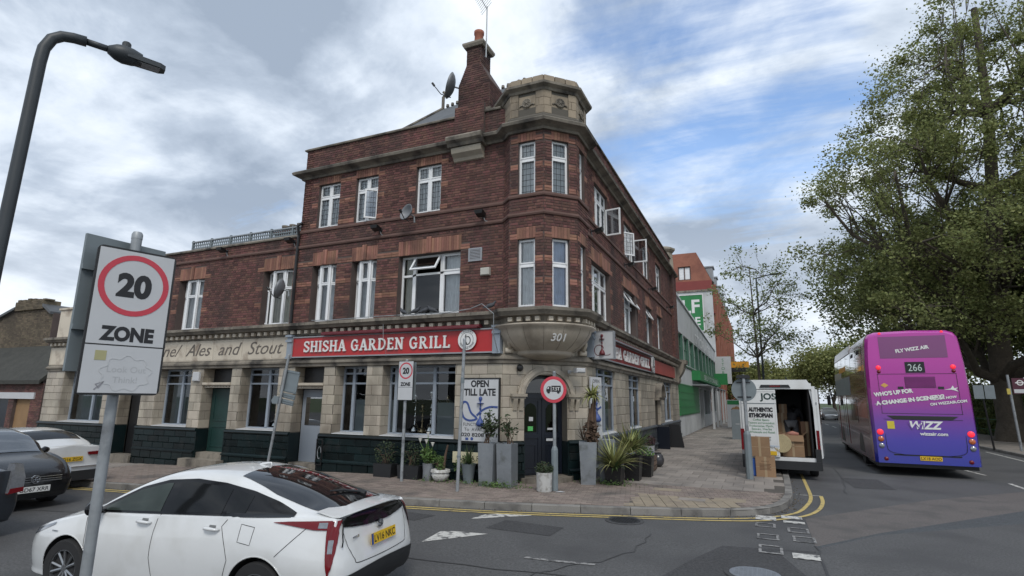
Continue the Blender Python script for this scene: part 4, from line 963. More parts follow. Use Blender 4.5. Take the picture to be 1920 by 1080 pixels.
# manholes
def manhole(x, y, r, label, mat):
    z = gz(x, y) + .005; t = thing('manhole_cover', label, 'manhole cover', (x, y, z))
    mb = MB(); mb.lathe([(r + .07, .0), (r + .065, .006), (r + .01, .008)], (x, y, z), 28); mb.build('frame', M_asphd, t)
    mb = MB(); mb.lathe([(r, .0), (r, .010), (0, .011)], (x, y, z), 28)
    for i in range(-5, 6):
        for j in range(-5, 6):
            a, b = i * r / 5.6, j * r / 5.6
            if a * a + b * b < (r * .88) ** 2: mb.box(x + a - .02, x + a + .02, y + b - .006, y + b + .006, z + .010, z + .014)
    mb.build('lid', mat, t)
manhole(2.08, -2.2, .27, 'round black iron manhole cover beside the double yellow lines', M_blackpl)
mh = manhole(4.2, -4.35, .30, 'pale grey round manhole cover at the bottom of the faded dashes', pm('worn_steel_lid', (.20, .215, .235), .5, .3, var=.15, scale=8, fine=.1))
for (x, y, s) in ((3.0, -.15, .26), (3.7, .15, .3), (2.35, .9, .3)):
    mb = MB(); mb.box(x - s, x + s, y - s * .6, y + s * .6, -.01, .0035); o = mb.build('inspection_cover', M_tact if s == .3 else M_slab, fw)

M_tar = pm('tar_seam', (.046, .046, .047), .7, var=.2, scale=4)
def wob(pts, a=.03): return [(x + RNG.normal() * a, y + RNG.normal() * a) for x, y in smoothp(pts, 6)]
for pts, w_ in (([(5.0, -2.7), (5.0, -5), (4.9, -9)], .03), ([(-4, -5.7), (-1, -5.5), (1.5, -5.4), (3.6, -5.0)], .025), ([(1.2, -6.5), (1.7, -5.4), (2.5, -4.2), (2.7, -3.0)], .018), ([(-9, -6.2), (-6, -5.2), (-3.5, -4.9)], .02), ([(6.1, 3.0), (6.4, 8), (6.6, 14)], .02)): ribbon(wob(pts), w_, M_tar, 'tar_seam', dz=.007, seg=.25)
patch('road_patch', [(.2, -3.1), (1.3, -3.2), (1.25, -3.75), (.1, -3.7)], M_asphd, .0045); patch('road_patch', [(6.4, 4.2), (7.3, 4.3), (7.2, 6.3), (6.3, 6.2)], M_asphd, .0045); patch('road_patch', [(-3.4, -4.5), (-2.2, -4.4), (-2.4, -5.2), (-3.5, -5.2)], M_asphb, .004)
V_ = []
for k in range(500):
    t = RNG.integers(0, len(KS) - 1); f_ = RNG.uniform(); a = np.array(KS[t]); b = np.array(KS[t + 1])
    p = a + (b - a) * f_; d = (b - a) / (np.linalg.norm(b - a) + 1e-9); q = p + np.array((d[1], -d[0])) * abs(RNG.normal(0, .09)) + np.array((d[1], -d[0])) * .02
    if -12 < q[0] < 8 and q[1] < 14: V_.append((q[0], q[1], gz(q[0], q[1]) + .008))
# ------------------------------------------------------------------ things fixed to the pub
def ribbon2(mb, pts, th, w, d):
    P = [np.array(p, float) for p in pts]; L_, Rr = [], []
    for k in range(len(P)):
        a = P[k] - P[max(k - 1, 0)]; b = P[min(k + 1, len(P) - 1)] - P[k]
        a = a / (np.linalg.norm(a) + 1e-9); b = b / (np.linalg.norm(b) + 1e-9); t = a + b; t = t / (np.linalg.norm(t) + 1e-9); n = np.array((-t[1], t[0])); m = th / 2 / max(.5, abs(np.dot(n, np.array((-b[1], b[0])) if k < len(P) - 1 else np.array((-a[1], a[0])))))
        L_.append(P[k] + n * m); Rr.append(P[k] - n * m)
    for k in range(len(P) - 1): mb.prism([tuple(L_[k]), tuple(L_[k + 1]), tuple(Rr[k + 1]), tuple(Rr[k])], 'w', w, w + d)
def ell(cx, cy, rx, ry, a0, a1, n=10): return [(cx + rx * math.cos(rad(a0 + (a1 - a0) * k / n)), cy + ry * math.sin(rad(a0 + (a1 - a0) * k / n))) for k in range(n + 1)]
T_, TH_ = .155, .115
def glyph(ch):
    def stem(x, s=True): r = [([(x, 0), (x, 1)], T_)]; return r + ([([(x - .13, TH_ / 2), (x + .13, TH_ / 2)], TH_), ([(x - .13, 1 - TH_ / 2), (x + .13, 1 - TH_ / 2)], TH_)] if s else [])
    if ch == 'I': return stem(.15), .30
    if ch == 'H': return stem(.15) + stem(.60) + [([(.15, .5), (.6, .5)], TH_)], .75
    if ch == 'L': return stem(.15) + [([(.15, TH_ / 2), (.56, TH_ / 2)], TH_), ([(.52, 0), (.52, .26)], TH_)], .6
    if ch == 'E': return stem(.15) + [([(.15, TH_ / 2), (.56, TH_ / 2)], TH_), ([(.15, 1 - TH_ / 2), (.54, 1 - TH_ / 2)], TH_), ([(.15, .52), (.44, .52)], TH_), ([(.52, 0), (.52, .25)], TH_ * .9), ([(.50, 1), (.50, .77)], TH_ * .9)], .6
    if ch == 'N': return [([(.14, 0), (.14, 1)], TH_), ([(.60, 0), (.60, 1)], TH_), ([(.12, .98), (.60, .04)], T_), ([(0, TH_ / 2), (.27, TH_ / 2)], TH_), ([(.0, 1 - TH_ / 2), (.2, 1 - TH_ / 2)], TH_), ([(.47, 1 - TH_ / 2), (.74, 1 - TH_ / 2)], TH_)], .75
    if ch == 'A': return [([(.12, .05), (.35, 1)], T_ * .85), ([(.35, 1), (.60, .05)], T_), ([(.2, .32), (.52, .32)], TH_ * .9), ([(-.02, TH_ / 2), (.24, TH_ / 2)], TH_), ([(.46, TH_ / 2), (.74, TH_ / 2)], TH_), ([(.28, .97), (.42, .97)], .1)], .72
    if ch == 'D': return stem(.15) + [([(.15, 1 - TH_ / 2)] + ell(.28, .5, .34, .5 - TH_ / 2, 90, -90) + [(.15, TH_ / 2)], T_ * .85)], .72
    if ch == 'R': return stem(.15) + [([(.15, 1 - TH_ / 2)] + ell(.32, .73, .19, .27 - TH_ / 2, 90, -90) + [(.15, .46)], TH_), ([(.34, .46), (.58, .06)], T_), ([(.50, TH_ / 2), (.74, TH_ / 2)], TH_)], .75
    if ch == 'G': return [(ell(.36, .5, .28, .5 - TH_ / 2, 52, 318, 16), T_ * .9), ([(.57, .08), (.57, .46)], T_ * .9), ([(.38, .45), (.68, .45)], TH_), ([(.55, .95), (.55, .68)], TH_ * .8)], .72
    if ch == 'S': return [(ell(.30, .74, .21, .26 - TH_ / 2, 35, 250, 9) + ell(.29, .26, .23, .26 - TH_ / 2 - .005, 70, -145, 10), T_ * .85), ([(.50, .97), (.50, .70)], TH_ * .75), ([(.07, .03), (.07, .32)], TH_ * .75)], .58
    return [], .30
def slabtext(s, fr, u0, z0, h, mat, parent, w, d, width=None):
    x = 0; items = []
    for ch in s: g, a = glyph(ch); items.append((x, g)); x += a + .10
    k = (width / (x * h)) if width else 1
    for (ox, g) in items:
        if not g: continue
        mb = MB(fr)
        for j, (pts, th) in enumerate(g): ribbon2(mb, [(u0 + (ox + p[0]) * h * k, z0 + p[1] * h) for p in pts], th * h * (.5 + .5 * k), w, d + j * .0004)
        mb.build('letter', mat, parent)
M_dk = pm('sign_frame_grey', (.30, .31, .33), .5, .2, var=.1)
def hookah(fr, u, w, z, h, mat, t=None, name='hookah', parent=None, n=14):
    mb = MB(fr); k = h
    mb.lathe([(.10 * k, 0), (.135 * k, .04 * k), (.14 * k, .10 * k), (.09 * k, .20 * k), (.035 * k, .28 * k), (.04 * k, .31 * k), (.02 * k, .33 * k), (.022 * k, .40 * k), (.05 * k, .43 * k), (.022 * k, .46 * k), (.02 * k, .55 * k), (.045 * k, .58 * k), (.02 * k, .62 * k), (.02 * k, .74 * k), (.13 * k, .76 * k), (.13 * k, .77 * k), (.02 * k, .78 * k), (.03 * k, .83 * k), (.065 * k, .90 * k), (.06 * k, .96 * k), (0, k)], (u, w, z), n)
    return mb.build(name, mat, parent, smooth=True)
# big red fascia sign on the side street
FS = thing('shop_fascia_sign', 'long bright red fascia sign with raised white letters facing the side street', 'shop sign', tuple(FL.p(-4.9, .1, 3.08)))
mb = MB(FL); mb.box(-8.18, -1.56, .0, .12, 3.10, 3.68); mb.build('panel', M_red, FS)
mb = MB(FL); rectframe(mb, -8.2, -1.54, 3.08, 3.70, .06, .15, .035); mb.build('frame', M_dk, FS)
slabtext('SHISHA GARDEN GRILL', FL, -7.72, 3.235, .32, M_txtw, FS, .125, .035, width=4.98)
mb = MB(FL); mb.lathe([(.26, .0), (.26, .03), (0, .032)], (-2.27, .155, 3.42), 36, 'w'); lg = mb.build('round_logo', M_txtw, FS)
def logo(fr, u, z, r, w, parent):
    mb = MB(fr)
    ribbon2(mb, ell(u, z, r * .70, r * .70, 0, 360, 32), r * .03, w, .002); ribbon2(mb, ell(u + .02, z - .02, r * .3, r * .38, 100, -200, 16), r * .09, w, .003)
    mb.build('emblem', M_txtk, parent); hookah(fr, u - .03, w + .004, z - r * .42, r * .95, M_txtk, name='hookah_emblem', parent=parent)
    for s_, a0, a1 in (('SHISHA', 130, 50), ('TASTE LOUNGE STATION', 200, 340)):
        for k, ch in enumerate(s_):
            if ch == ' ': continue
            a = rad(a0 + (a1 - a0) * k / (len(s_) - 1)); top = a0 < 180 and a1 < 180; rr = r * .84; sz = r * .22
            f2 = Fr(fr.p(u + rr * math.cos(a), 0, z + rr * math.sin(a)), fr.U, fr.W, fr.Z); txt(ch, f2, 0, 0 - sz * .3 * (1 if top else 1), sz, M_txtk, parent, 'letter', w=w, rot=(a - math.pi / 2) if top else (a + math.pi / 2))
logo(FL, -2.27, 3.42, .26, .188, lg)
AW = thing('awning_cassette', 'folded maroon awning roll mounted above the red fascia sign', 'awning', tuple(FL.p(-4.3, .1, 3.74)))
mb = MB(FL); mb.prism([(.05, 3.72), (.20, 3.70), (.27, 3.735), (.27, 3.77), (.2, 3.80), (.05, 3.80)], 'u', -7.0, -1.9); mb.build('cassette', M_maroon, AW)
mb = MB(FL); mb.tube([(-7.0, .24, 3.72), (-1.95, .24, 3.72)], .03, 8); mb.build('front_bar', M_maroon, AW)
# right hand fascia
FS2 = thing('shop_fascia_sign', 'dark red fascia sign with white letters and a round logo facing the main road', 'shop sign', tuple(FRt.p(7, .1, 3.1)))
mb = MB(FRt); mb.box(2.1, 11.2, .0, .12, 3.10, 3.68); mb.build('panel', pm('dull_red_panel', (.23, .02, .022), .45, var=.1), FS2); mb = MB(FRt); rectframe(mb, 2.08, 11.22, 3.08, 3.70, .06, .15, .035); mb.build('frame', M_dk, FS2)
slabtext('SHISHA GARDEN GRILL', FRt, 2.9, 3.22, .34, M_txtw, FS2, .125, .035, width=7.2)
mb = MB(FRt); mb.lathe([(.32, .0), (.32, .05), (0, .052)], (10.62, .155, 3.42), 30, 'w'); lg = mb.build('round_logo', M_txtw, FS2); logo(FRt, 10.62, 3.42, .32, .208, lg)
FS3 = tag(base_origin(MB(FRt).box(11.3, 17.5, 0, .10, 3.12, 3.66).build('blank_fascia_panel', M_redl)), 'faded blank red fascia panel beyond the round logo on the main road', 'panel')
AW2 = thing('awning_cassette', 'folded grey and red awning roll above the main road sign', 'awning', tuple(FRt.p(5, .1, 3.74)))
mb = MB(FRt); mb.prism([(.05, 3.72), (.20, 3.70), (.27, 3.735), (.27, 3.77), (.2, 3.80), (.05, 3.80)], 'u', 2.3, 10.2); mb.build('cassette', M_maroon, AW2); mb = MB(FRt); mb.tube([(2.3, .26, 3.71), (10.2, .26, 3.71)], .028, 8); mb.build('front_bar', M_dk, AW2)
# projecting lightbox
PS = thing('projecting_sign', 'white projecting box sign with a dark red water pipe on the pub corner', 'sign', (.7, 2.0, 3.0))
FPJ = Fr((0, 1.95, 0), (1, 0, 0), (0, -1, 0)); mb = MB(FPJ); mb.box(.40, .98, -.09, .09, 3.03, 3.74); mb.build('box', M_white, PS); mb = MB(FPJ); rectframe(mb, .385, .995, 3.015, 3.755, -.095, .098, .022); mb.build('frame', M_dk, PS)
mb = MB(FPJ); mb.box(.28, .4, -.03, .03, 3.2, 3.25); mb.box(.28, .4, -.03, .03, 3.55, 3.6); mb.build('bracket', M_black, PS)
h_ = hookah(FPJ, .68, .10, 3.12, .56, M_maroon, name='hookah_emblem', parent=PS)
mb = MB(FPJ); ribbon2(mb, ell(.60, 3.25, .13, .14, 20, 250, 18) + [(.58, 3.12), (.85, 3.12), (.9, 3.15)], .016, .093, .004); mb.build('hose_emblem', M_maroon, PS)
# black board next to it
# OPEN TILL LATE board
M_blue = pm('blue_print', (.04, .075, .24), .5, var=.2, scale=9)
OB = thing('poster_board', 'tall white OPEN TILL LATE board with a blue water pipe, left of the corner door', 'notice board', tuple(FL.p(-1.95, .06, .95)))
mb = MB(FL); mb.box(-2.45, -1.40, .02, .075, .93, 2.45); mb.build('board', M_white, OB); mb = MB(FL); rectframe(mb, -2.47, -1.38, .91, 2.47, .02, .09, .03); mb.build('frame', M_black, OB)
txt('OPEN', FL, -1.93, 2.25, .22, M_txtk, OB, w=.078, bold=.009, ww=.50); txt('TILL LATE', FL, -1.93, 2.04, .23, M_txtk, OB, w=.078, bold=.009, ww=.88)
hk = hookah(FL, -1.90, .082, 1.30, .72, M_blue, name='hookah_print', parent=OB)
hk.data.transform(Matrix.Diagonal((1, 1, 1, 1)))
mb = MB(FL); ribbon2(mb, smoothp([(-2.42, 1.80), (-2.36, 1.88), (-2.26, 1.84), (-2.16, 1.62), (-2.0, 1.48), (-2.2, 1.43), (-2.36, 1.50), (-2.42, 1.66)], 4), .05, .078, .003); ribbon2(mb, smoothp([(-2.0, 1.55), (-1.85, 1.68), (-1.65, 1.76), (-1.43, 1.76)], 4), .05, .078, .003); mb.build('hose_print', M_blue, OB)
txt('FUNCTION ROOM', FL, -1.94, 1.30, .11, M_txtk, OB, w=.078, ww=.85); txt('To  AVAILABLE', FL, -1.94, 1.18, .11, M_txtk, OB, w=.078, ww=.8); txt('020 8208 1411', FL, -1.93, 1.05, .12, M_txtk, OB, w=.078, ww=.98, bold=.003)
mb = MB(FL); mb.box(-2.30, -2.22, .0755, .08, .96, 1.02); mb.lathe([(.04, 0), (0, .004)], (-2.12, .077, .995), 12, 'w'); mb.build('small_print', M_blue, OB)
OB2 = thing('poster_board', 'narrow white board with a round foot on the wall right of the corner door', 'notice board', tuple(FC.p(2.1, .06, .95)))
F2 = Fr((XR, 1.72, 0), (0.35, 1, 0), (1, -.35, 0))
mb = MB(F2); mb.prism([(0, 1.0), (.1, .9), (.25, .86), (.4, .9), (.5, 1.0), (.5, 2.55), (0, 2.55)], 'w', .06, .10); mb.build('board', M_white, OB2)
txt('OPEN', F2, .25, 2.40, .13, M_txtk, OB2, w=.103, ww=.3); txt('TILL LATE', F2, .25, 2.24, .13, M_txtk, OB2, w=.103, ww=.42); hookah(F2, .25, .108, 1.4, .8, M_blue, name='hookah_print', parent=OB2)
mb = MB(F2); ribbon2(mb, smoothp([(.02, 1.5), (.15, 1.52), (.28, 1.7), (.46, 1.78)], 4), .05, .104, .003); mb.build('hose_print', M_blue, OB2)
txt('FUNCTION', F2, .25, 1.28, .08, M_txtk, OB2, w=.103, ww=.4); txt('ROOM', F2, .25, 1.18, .08, M_txtk, OB2, w=.103)
# street name plate behind the plants
NP = thing('street_name_plate', 'cream street name plate low on the dark plinth behind the potted plants', 'street name plate', tuple(FL.p(-2.0, .08, .4)))
mb = MB(FL); mb.box(-2.62, -1.5, .09, .12, .42, .68); mb.build('plate', pm('cream_enamel', (.58, .53, .36), .4, var=.06), NP); txt('FLORA ROAD', FL, -2.0, .49, .16, M_txtk, NP, w=.122, ww=.95)
# floodlights on the wall
def flood(fr, u, z, n, down=True, big=False):
    lab = ['left of the first window pair on the low wing', 'on the brick joint between the low wing and the tall block', 'under the gap between the second floor windows', 'right of the dish on the side street wall', 'first from the corner on the main road wall', 'second from the corner on the main road wall', 'third from the corner on the main road wall', 'fourth from the corner on the main road wall'][n]
    t = thing('floodlight', 'small black floodlight ' + lab, 'floodlight', tuple(fr.p(u, 0, z)), 'floodlights along the pub walls')
    mb = MB(fr); mb.box(u - .03, u + .03, 0, .22, z - .02, z + .01); mb.box(u - .05, u + .05, 0, .03, z - .06, z + .05); mb.build('arm', M_black, t)
    mb = MB(fr); i = mb.P((u - .13, .14, z + .0), (u + .13, .14, z + .0), (u + .13, .36, z + .06), (u - .13, .36, z + .06), (u - .10, .16, z - .09), (u + .10, .16, z - .09), (u + .10, .34, z - .03), (u - .10, .34, z - .03))
    for q in ((0, 1, 2, 3), (4, 7, 6, 5), (0, 4, 5, 1), (1, 5, 6, 2), (2, 6, 7, 3), (3, 7, 4, 0)): mb.f.append(tuple(i + k for k in q))
    mb.build('lamp_head', M_black, t); mb = MB(fr); mb.tube([(u, .02, z - .05), (u + .05, .04, z - .16), (u + .22, .03, z - .2)], .012, 5); mb.build('cable', M_galv, t)
for n, (fr, u, z) in enumerate(((FL, -11.6, 6.72), (FL, -8.6, 6.72), (FL, -5.3, 6.72), (FL, -1.95, 6.72), (FRt, 2.3, 6.7), (FRt, 6.6, 6.7), (FRt, 11.3, 6.7), (FRt, 16.4, 6.7))): flood(fr, u, z, n)
# satellite dishes
def dish(c, aim, r, label, armlen=.4):
    t = thing('satellite_dish', label, 'satellite dish', c); a = vec(aim) / np.linalg.norm(aim); U = np.cross(a, (0, 0, 1)); U /= np.linalg.norm(U); Z = np.cross(U, a); Z = Z if Z[2] > 0 else -Z
    f = Fr(c, U, a, Z); mb = MB(f); mb.lathe([(0, 0), (r * .3, .012), (r * .6, .05), (r * .85, .10), (r, .145), (r + .012, .145), (r * .86, .085), (r * .6, .035), (0, -.015)], (0, 0, 0), 28, 'w'); mb.build('reflector', pm('grey_dish_metal', (.20, .21, .225), .5, .2, var=.12, scale=5), t, smooth=True)
    mb = MB(f); mb.tube([(0, -.02, -r * .95), (0, armlen * .5, -r * .9), (0, armlen, -r * .35)], .014, 6); mb.build('arm', M_blackpl, t); mb = MB(f); mb.tube([(0, armlen - .03, -r * .4), (0, armlen + .06, -r * .22)], .035, 8); mb.build('receiver', M_blackpl, t)
    mb = MB(f); mb.tube([(0, -.02, 0), (0, -.16, 0), (0, -.22, -.15)], .025, 6); mb.build('mount', M_galv, t); return t
dish(tuple(FL.p(-4.1, .32, 6.95)), (-.3, -1, .25), .23, 'small grey satellite dish below the second floor window with three panes', .3)
dish(tuple(FL.p(-8.42, .45, 5.1)), (-.95, -.5, .30), .30, 'grey satellite dish beside the bowed first floor window with the open casement', .42)
dish((-3.22, .35, 11.0), (-1, -.45, .35), .38, 'large grey satellite dish fixed to the side of the tall chimney', .6)
# tv aerial
AE = thing('tv_aerial', 'tall television aerial on a thin mast strapped to the chimney', 'aerial', (-2.34, .42, 11.9))
mb = MB(); mb.tube([(-2.22, .42, 11.75), (-2.22, .42, 13.45)], .018, 6); mb.tube([(-2.32, .5, 11.85), (-2.2, .42, 11.85)], .015, 5); mb.tube([(-2.32, .5, 12.1), (-2.2, .42, 12.1)], .015, 5); mb.build('mast', M_galv, AE)
mb = MB(); b0, b1 = vec((-2.22, .42, 13.35)), vec((-2.70, .30, 14.35)); mb.tube([b0, b1], .014, 5); dv = (b1 - b0) / np.linalg.norm(b1 - b0); cv = np.cross(dv, (0, 1, 0)); cv = vec((.8, -.35, .38)); cv = cv - dv * np.dot(cv, dv); cv /= np.linalg.norm(cv)
mb.build('boom', M_galv, AE); mb = MB()
for k in range(15): p = b0 + (b1 - b0) * (k + .5) / 15; l = .19 if k > 1 else .24; mb.tube([p - cv * l, p + cv * l], .0065, 4)
mb.build('element', M_galv, AE, kind='stuff')
# alarm boxes, vent, duct, cables
def small(name, label, cat, fr, box, mat, w=.12): o = base_origin(MB(fr).bbox(box[0], box[1], 0, w, box[2], box[3], .02).build(name, mat)); return tag(o, label, cat)
small('alarm_box', 'white alarm box on the brick wall right of the wide first floor window', 'alarm box', FL, (-1.98, -1.72, 5.08, 5.28), pm('aged_white_plastic', (.42, .41, .37), .6, var=.2))
small('alarm_box', 'small white box on the tiled pillar by the green door', 'alarm box', FL, (-12.45, -12.15, 2.42, 2.72), M_white, .1)
VT = thing('wall_vent', 'square grey vent grille in the wall by the wide first floor window', 'vent', tuple(FL.p(-2.2, .02, 5.5)))
mb = MB(FL); rectframe(mb, -2.38, -1.98, 5.5, 5.86, 0, .035, .04); mb.build('frame', M_dk, VT)
for k in range(7): MB(FL).box(-2.34, -2.02, .012, .026, 5.55 + k * .04, 5.575 + k * .04).build('slat', M_dk, VT)
mb = MB(FL); mb.tube([(-7.3, .36, 4.13), (-6.6, .38, 4.1), (-5.2, .2, 4.16), (-2.8, .32, 4.12), (-2.2, .2, 4.2), (-1.9, .12, 4.33), (-1.6, .36, 4.14), (-1.4, .45, 4.0), (-1.42, .4, 3.5), (-1.4, .2, 3.1)], .012, 5); o = base_origin(mb.build('loose_cable', M_galv)); tag(o, 'loose pale cable lying along the first floor cornice', 'cable')
mb = MB(FL); mb.tube([(-8.42, .05, 6.9), (-8.42, .05, 4.15)], .045, 8); mb.tube([(-8.42, .05, 6.9), (-8.42, .12, 7.2), (-8.3, .05, 7.3)], .045, 8); o = base_origin(mb.build('drain_pipe', M_black)); tag(o, 'black drain pipe where the low wing meets the tall block', 'drain pipe')
mb = MB(FL); mb.tube([(-4.75, .37, 3.9), (-4.7, .4, 3.5), (-4.72, .2, 3.05)], .006, 4); o = base_origin(mb.build('hanging_wire', M_galv)); tag(o, 'thin pale wire hanging in front of the red fascia letters', 'wire')
mb = MB(FC); mb.lathe([(0, .0), (.07, .02), (.09, .08), (.05, .13), (0, .14)], (.42, .03, 2.72), 12, 'w'); mb.tube([(.42, .05, 2.75), (.4, .05, 3.0)], .012, 5); o = base_origin(mb.build('round_wall_lamp', M_black)); tag(o, 'small round black bulkhead lamp left above the arched door', 'wall lamp')
mb = MB(FC); mb.box(1.78, 1.86, 0, .05, 2.62, 2.7); mb.tube([(1.82, .02, 2.66), (1.9, .35, 2.68)], .02, 6); mb.bbox(1.8, 2.05, .3, .5, 2.62, 2.74, .03); o = base_origin(mb.build('door_floodlight', M_white)); tag(o, 'small white floodlight above the right side of the arched door', 'floodlight')
# pigeons on the cornice
M_pig = pm('pigeon_feathers', (.055, .06, .07), .7, var=.3, scale=30)
def pigeon(p, yaw, label, head=1):
    c, s = math.cos(yaw), math.sin(yaw); f = Fr(p, (c, s, 0), (-s, c, 0)); mb = MB(f)
    mb.tube([(-.20, 0, .05), (-.13, 0, .065), (-.05, 0, .10), (.03, 0, .125), (.08, 0, .15), (.10, 0, .19), (.12, 0, .215), (.145, 0, .21)], [.008, .024, .052, .058, .042, .026, .024, .012], 10)
    mb.tube([(.14, 0, .208), (.168, 0, .198)], [.008, .002], 5)
    for q in (-.02, .02): mb.tube([(.0, q, .09), (.01, q, .0), (.035, q, .0)], .006, 4)
    o = mb.build('pigeon', M_pig, None, smooth=True); return tag(base_origin(o), label, 'pigeon', 'pigeons perched on the pub')
for k, (u, yw) in enumerate(((-4.35, 2.8), (-3.95, .2), (-3.65, .3), (-3.42, 3.4))): pigeon(tuple(FL.p(u, .05, 4.16)), yw, ['dark pigeon on the cornice at the left end of the wide window', 'dark pigeon on the cornice under the middle of the wide window', 'upright dark pigeon between two others under the wide window', 'dark pigeon closest to the right mullion of the wide window'][k])
pigeon(tuple(FL.p(-1.62, .2, 4.14)), .4, 'dark pigeon on the cornice left of the turret')
# hookahs displayed in the shop windows
M_brass = pm('tarnished_brass', (.42, .33, .20), .3, .9, var=.3, scale=20); M_chrome = pm('chromed_metal', (.6, .6, .6), .2, 1.0, var=.1)
for k, (u, h, m) in enumerate(((-4.25, 1.1, M_chrome), (-4.05, .8, M_brass), (-3.8, 1.2, M_chrome), (-3.6, .95, M_brass), (-3.45, .7, M_chrome), (-3.3, 1.05, M_brass), (-9.4, .95, M_chrome), (-9.15, .75, M_brass))):
    o = hookah(FL, u, -.62 - .05 * (k % 3), 1.0, h, m); tag(base_origin(o), ['tall silver', 'short brass', 'tallest silver', 'middle sized brass', 'shortest silver', 'tall brass', 'tall silver', 'short brass'][k] + ' water pipe displayed in the ' + ('wide shop window' if k < 6 else 'narrow window left of the leaning sign pole'), 'water pipe', 'water pipes in the shop windows')
# string of coping rail on the low roof: timber trellis panels
TRL = thing('roof_trellis', 'dark timber trellis fence along the roof of the low wing', 'trellis fence', tuple(FL.p(-11, -.5, 6.9)))
for k in range(7): x = -14.2 + k * .97; MB(FL).box(x - .03, x + .03, -.62, -.55, 6.9, 7.52).build('post', M_sgrey, TRL)
for k in range(6):
    x = -14.2 + k * .97; mb = MB(FL)
    for j in range(9): mb.box(x + .04 + j * .1, x + .085 + j * .1, -.60, -.585, 6.98, 7.46)
    for j in range(5): mb.box(x + .04, x + .93, -.583, -.57, 6.98 + j * .11, 7.02 + j * .11)
    mb.build('trellis_panel', M_sgrey, TRL)
for k in range(2): MB(FL).box(-14.25, -8.4, -.57, -.545, 7.44 - .5 * k, 7.48 - .5 * k).build('rail', M_galv, TRL)
CS = thing('chimney_stack', 'short brick chimney stack with three pots behind the roof trellis', 'chimney', (-12.2, 3.2, 6.6))
mb = MB(); mb.box(-12.9, -11.6, 3.0, 3.6, 6.6, 8.3); mb.box(-12.97, -11.53, 2.93, 3.67, 8.3, 8.4); mb.build('stack', M_brick, CS)
for k in range(3): MB().lathe([(.13, 8.4), (.12, 8.62), (.15, 8.66), (.15, 8.72), (.08, 8.73)], (-12.65 + k * .4, 3.3, 0), 12).build('chimney_pot', M_stoned, CS)
# ------------------------------------------------------------------ street furniture
M_cream = pm('yellow_sticker', (.36, .34, .18), .6)
def zone_sign(t, fr, w, h, full=True, zs=.33):
    """20 ZONE plate, fr origin lower left"""
    r = .012
    mb = MB(fr); n = 5; o = []
    for (cx, cz, a0) in ((w - .03, .03, -90), (w - .03, h - .03, 0), (.03, h - .03, 90), (.03, .03, 180)): o += [(cx + .03 * math.cos(rad(a0 + 18 * k)), cz + .03 * math.sin(rad(a0 + 18 * k))) for k in range(6)]
    mb.prism(o, 'w', -.012, .0); mb.build('plate', M_black, t)
    s = 1 - .028 / w * 2 * .6
    mb = MB(fr); zc = h * zs; e = .012
    mb.box(e, w - e, .0, .002, e, zc - .004); mb.box(e, w - e, .0, .002, zc + .004, h - e); mb.build('face', M_white, t)
    c = (w / 2, h - w * .52); mb = MB(fr); ribbon2(mb, ell(c[0], c[1], w * .405, w * .405, 0, 360, 40), w * .075, .0025, .0015); mb.build('red_ring', M_redr, t)
    txt('20', fr, c[0], c[1] - w * .155, w * .44, M_txtk, t, 'number', w=.0035, bold=w * .022, sx=.95); txt('ZONE', fr, w / 2, zc + h * .035, w * .26, M_txtk, t, 'word', w=.0035, bold=w * .014, ww=w * .66)
def clamp(fr, t, zs, x, r, wid=.5):
    for z in zs:
        mb = MB(fr); mb.box(x - wid, x + wid, -.055, -.03, z - .02, z + .02); mb.tube([(x - r * 1.25, -.03, z), (x - r * 1.25, -.03 - r * 2.2, z), (x + r * 1.25, -.03 - r * 2.2, z), (x + r * 1.25, -.03, z)], .012, 6); mb.build('clamp', M_galv, t)
def pole(x, y, h, r, t, top=None, sleeve=None, z0=0.0, mat=None):
    mb = MB(); tp = top or (x, y, h); mb.tube([(x, y, z0 - .1), tp], r, 16); mb.lathe([(r * 1.05, 0), (r * 1.05, .03), (r * .8, .045), (0, .05)], tp, 14); mb.build('pole', mat or M_galv, t, flat_angle=40)
    if sleeve: mb = MB(); mb.lathe([(r * 2.0, z0 - .1), (r * 2.0, sleeve), (r * 1.6, sleeve + .05), (r * 1.02, sleeve + .09)], (x, y, 0), 8); mb.build('base_sleeve', M_sgrey, t)
BS = thing('speed_zone_sign', 'large 20 ZONE sign on a thick grey post in front of the white hatchback', 'road sign', (.88, -10.31, -.33))
pole(.955, -10.35, 2.90, .029, BS, z0=-.4)
FB = Fr((.99, -10.575, 1.95), (.10, .405, 0), (.405, -.10, 0)); zone_sign(BS, FB, .417, .86); clamp(FB, BS, (.2, .62), .21, .032, .17)
mb = MB(FB); mb.box(.065, .12, .002, .0035, .195, .25); mb.build('sticker', M_cream, BS)
M_faint = pm('faded_print', (.50, .51, .52), .5, var=.05)
txt('Look Out', FB, .23, .13, .05, pm('faded_dark_print', (.41, .42, .43), .6), BS, 'faded_word', w=.003); txt('Think!', FB, .23, .07, .05, pm('faded_dark_print', (.41, .42, .43), .6), BS, 'faded_word', w=.003)
mb = MB(FB); ribbon2(mb, [(.23 + (.125 + .012 * math.sin(t * 9)) * math.cos(t), .125 + (.095 + .01 * math.sin(t * 9)) * math.sin(t)) for t in [2 * math.pi * k / 54 for k in range(55)]], .006, .0028, .001); mb.build('cloud_outline', M_faint, BS)
mb = MB(FB); ribbon2(mb, [(.085, .03), (.125, .075), (.09, .06), (.105, .04), (.125, .075)], .006, .0028, .001); mb.build('scribble', pm('grey_ink', (.25, .25, .27), .6), BS)
FB2 = Fr((.90, -10.13, 2.08), (-.02, -.46, 0), (-.46, .02, 0)); mb = MB(FB2); mb.box(0, .46, -.01, .01, 0, .80); mb.build('rear_plate', M_sgrey, BS)
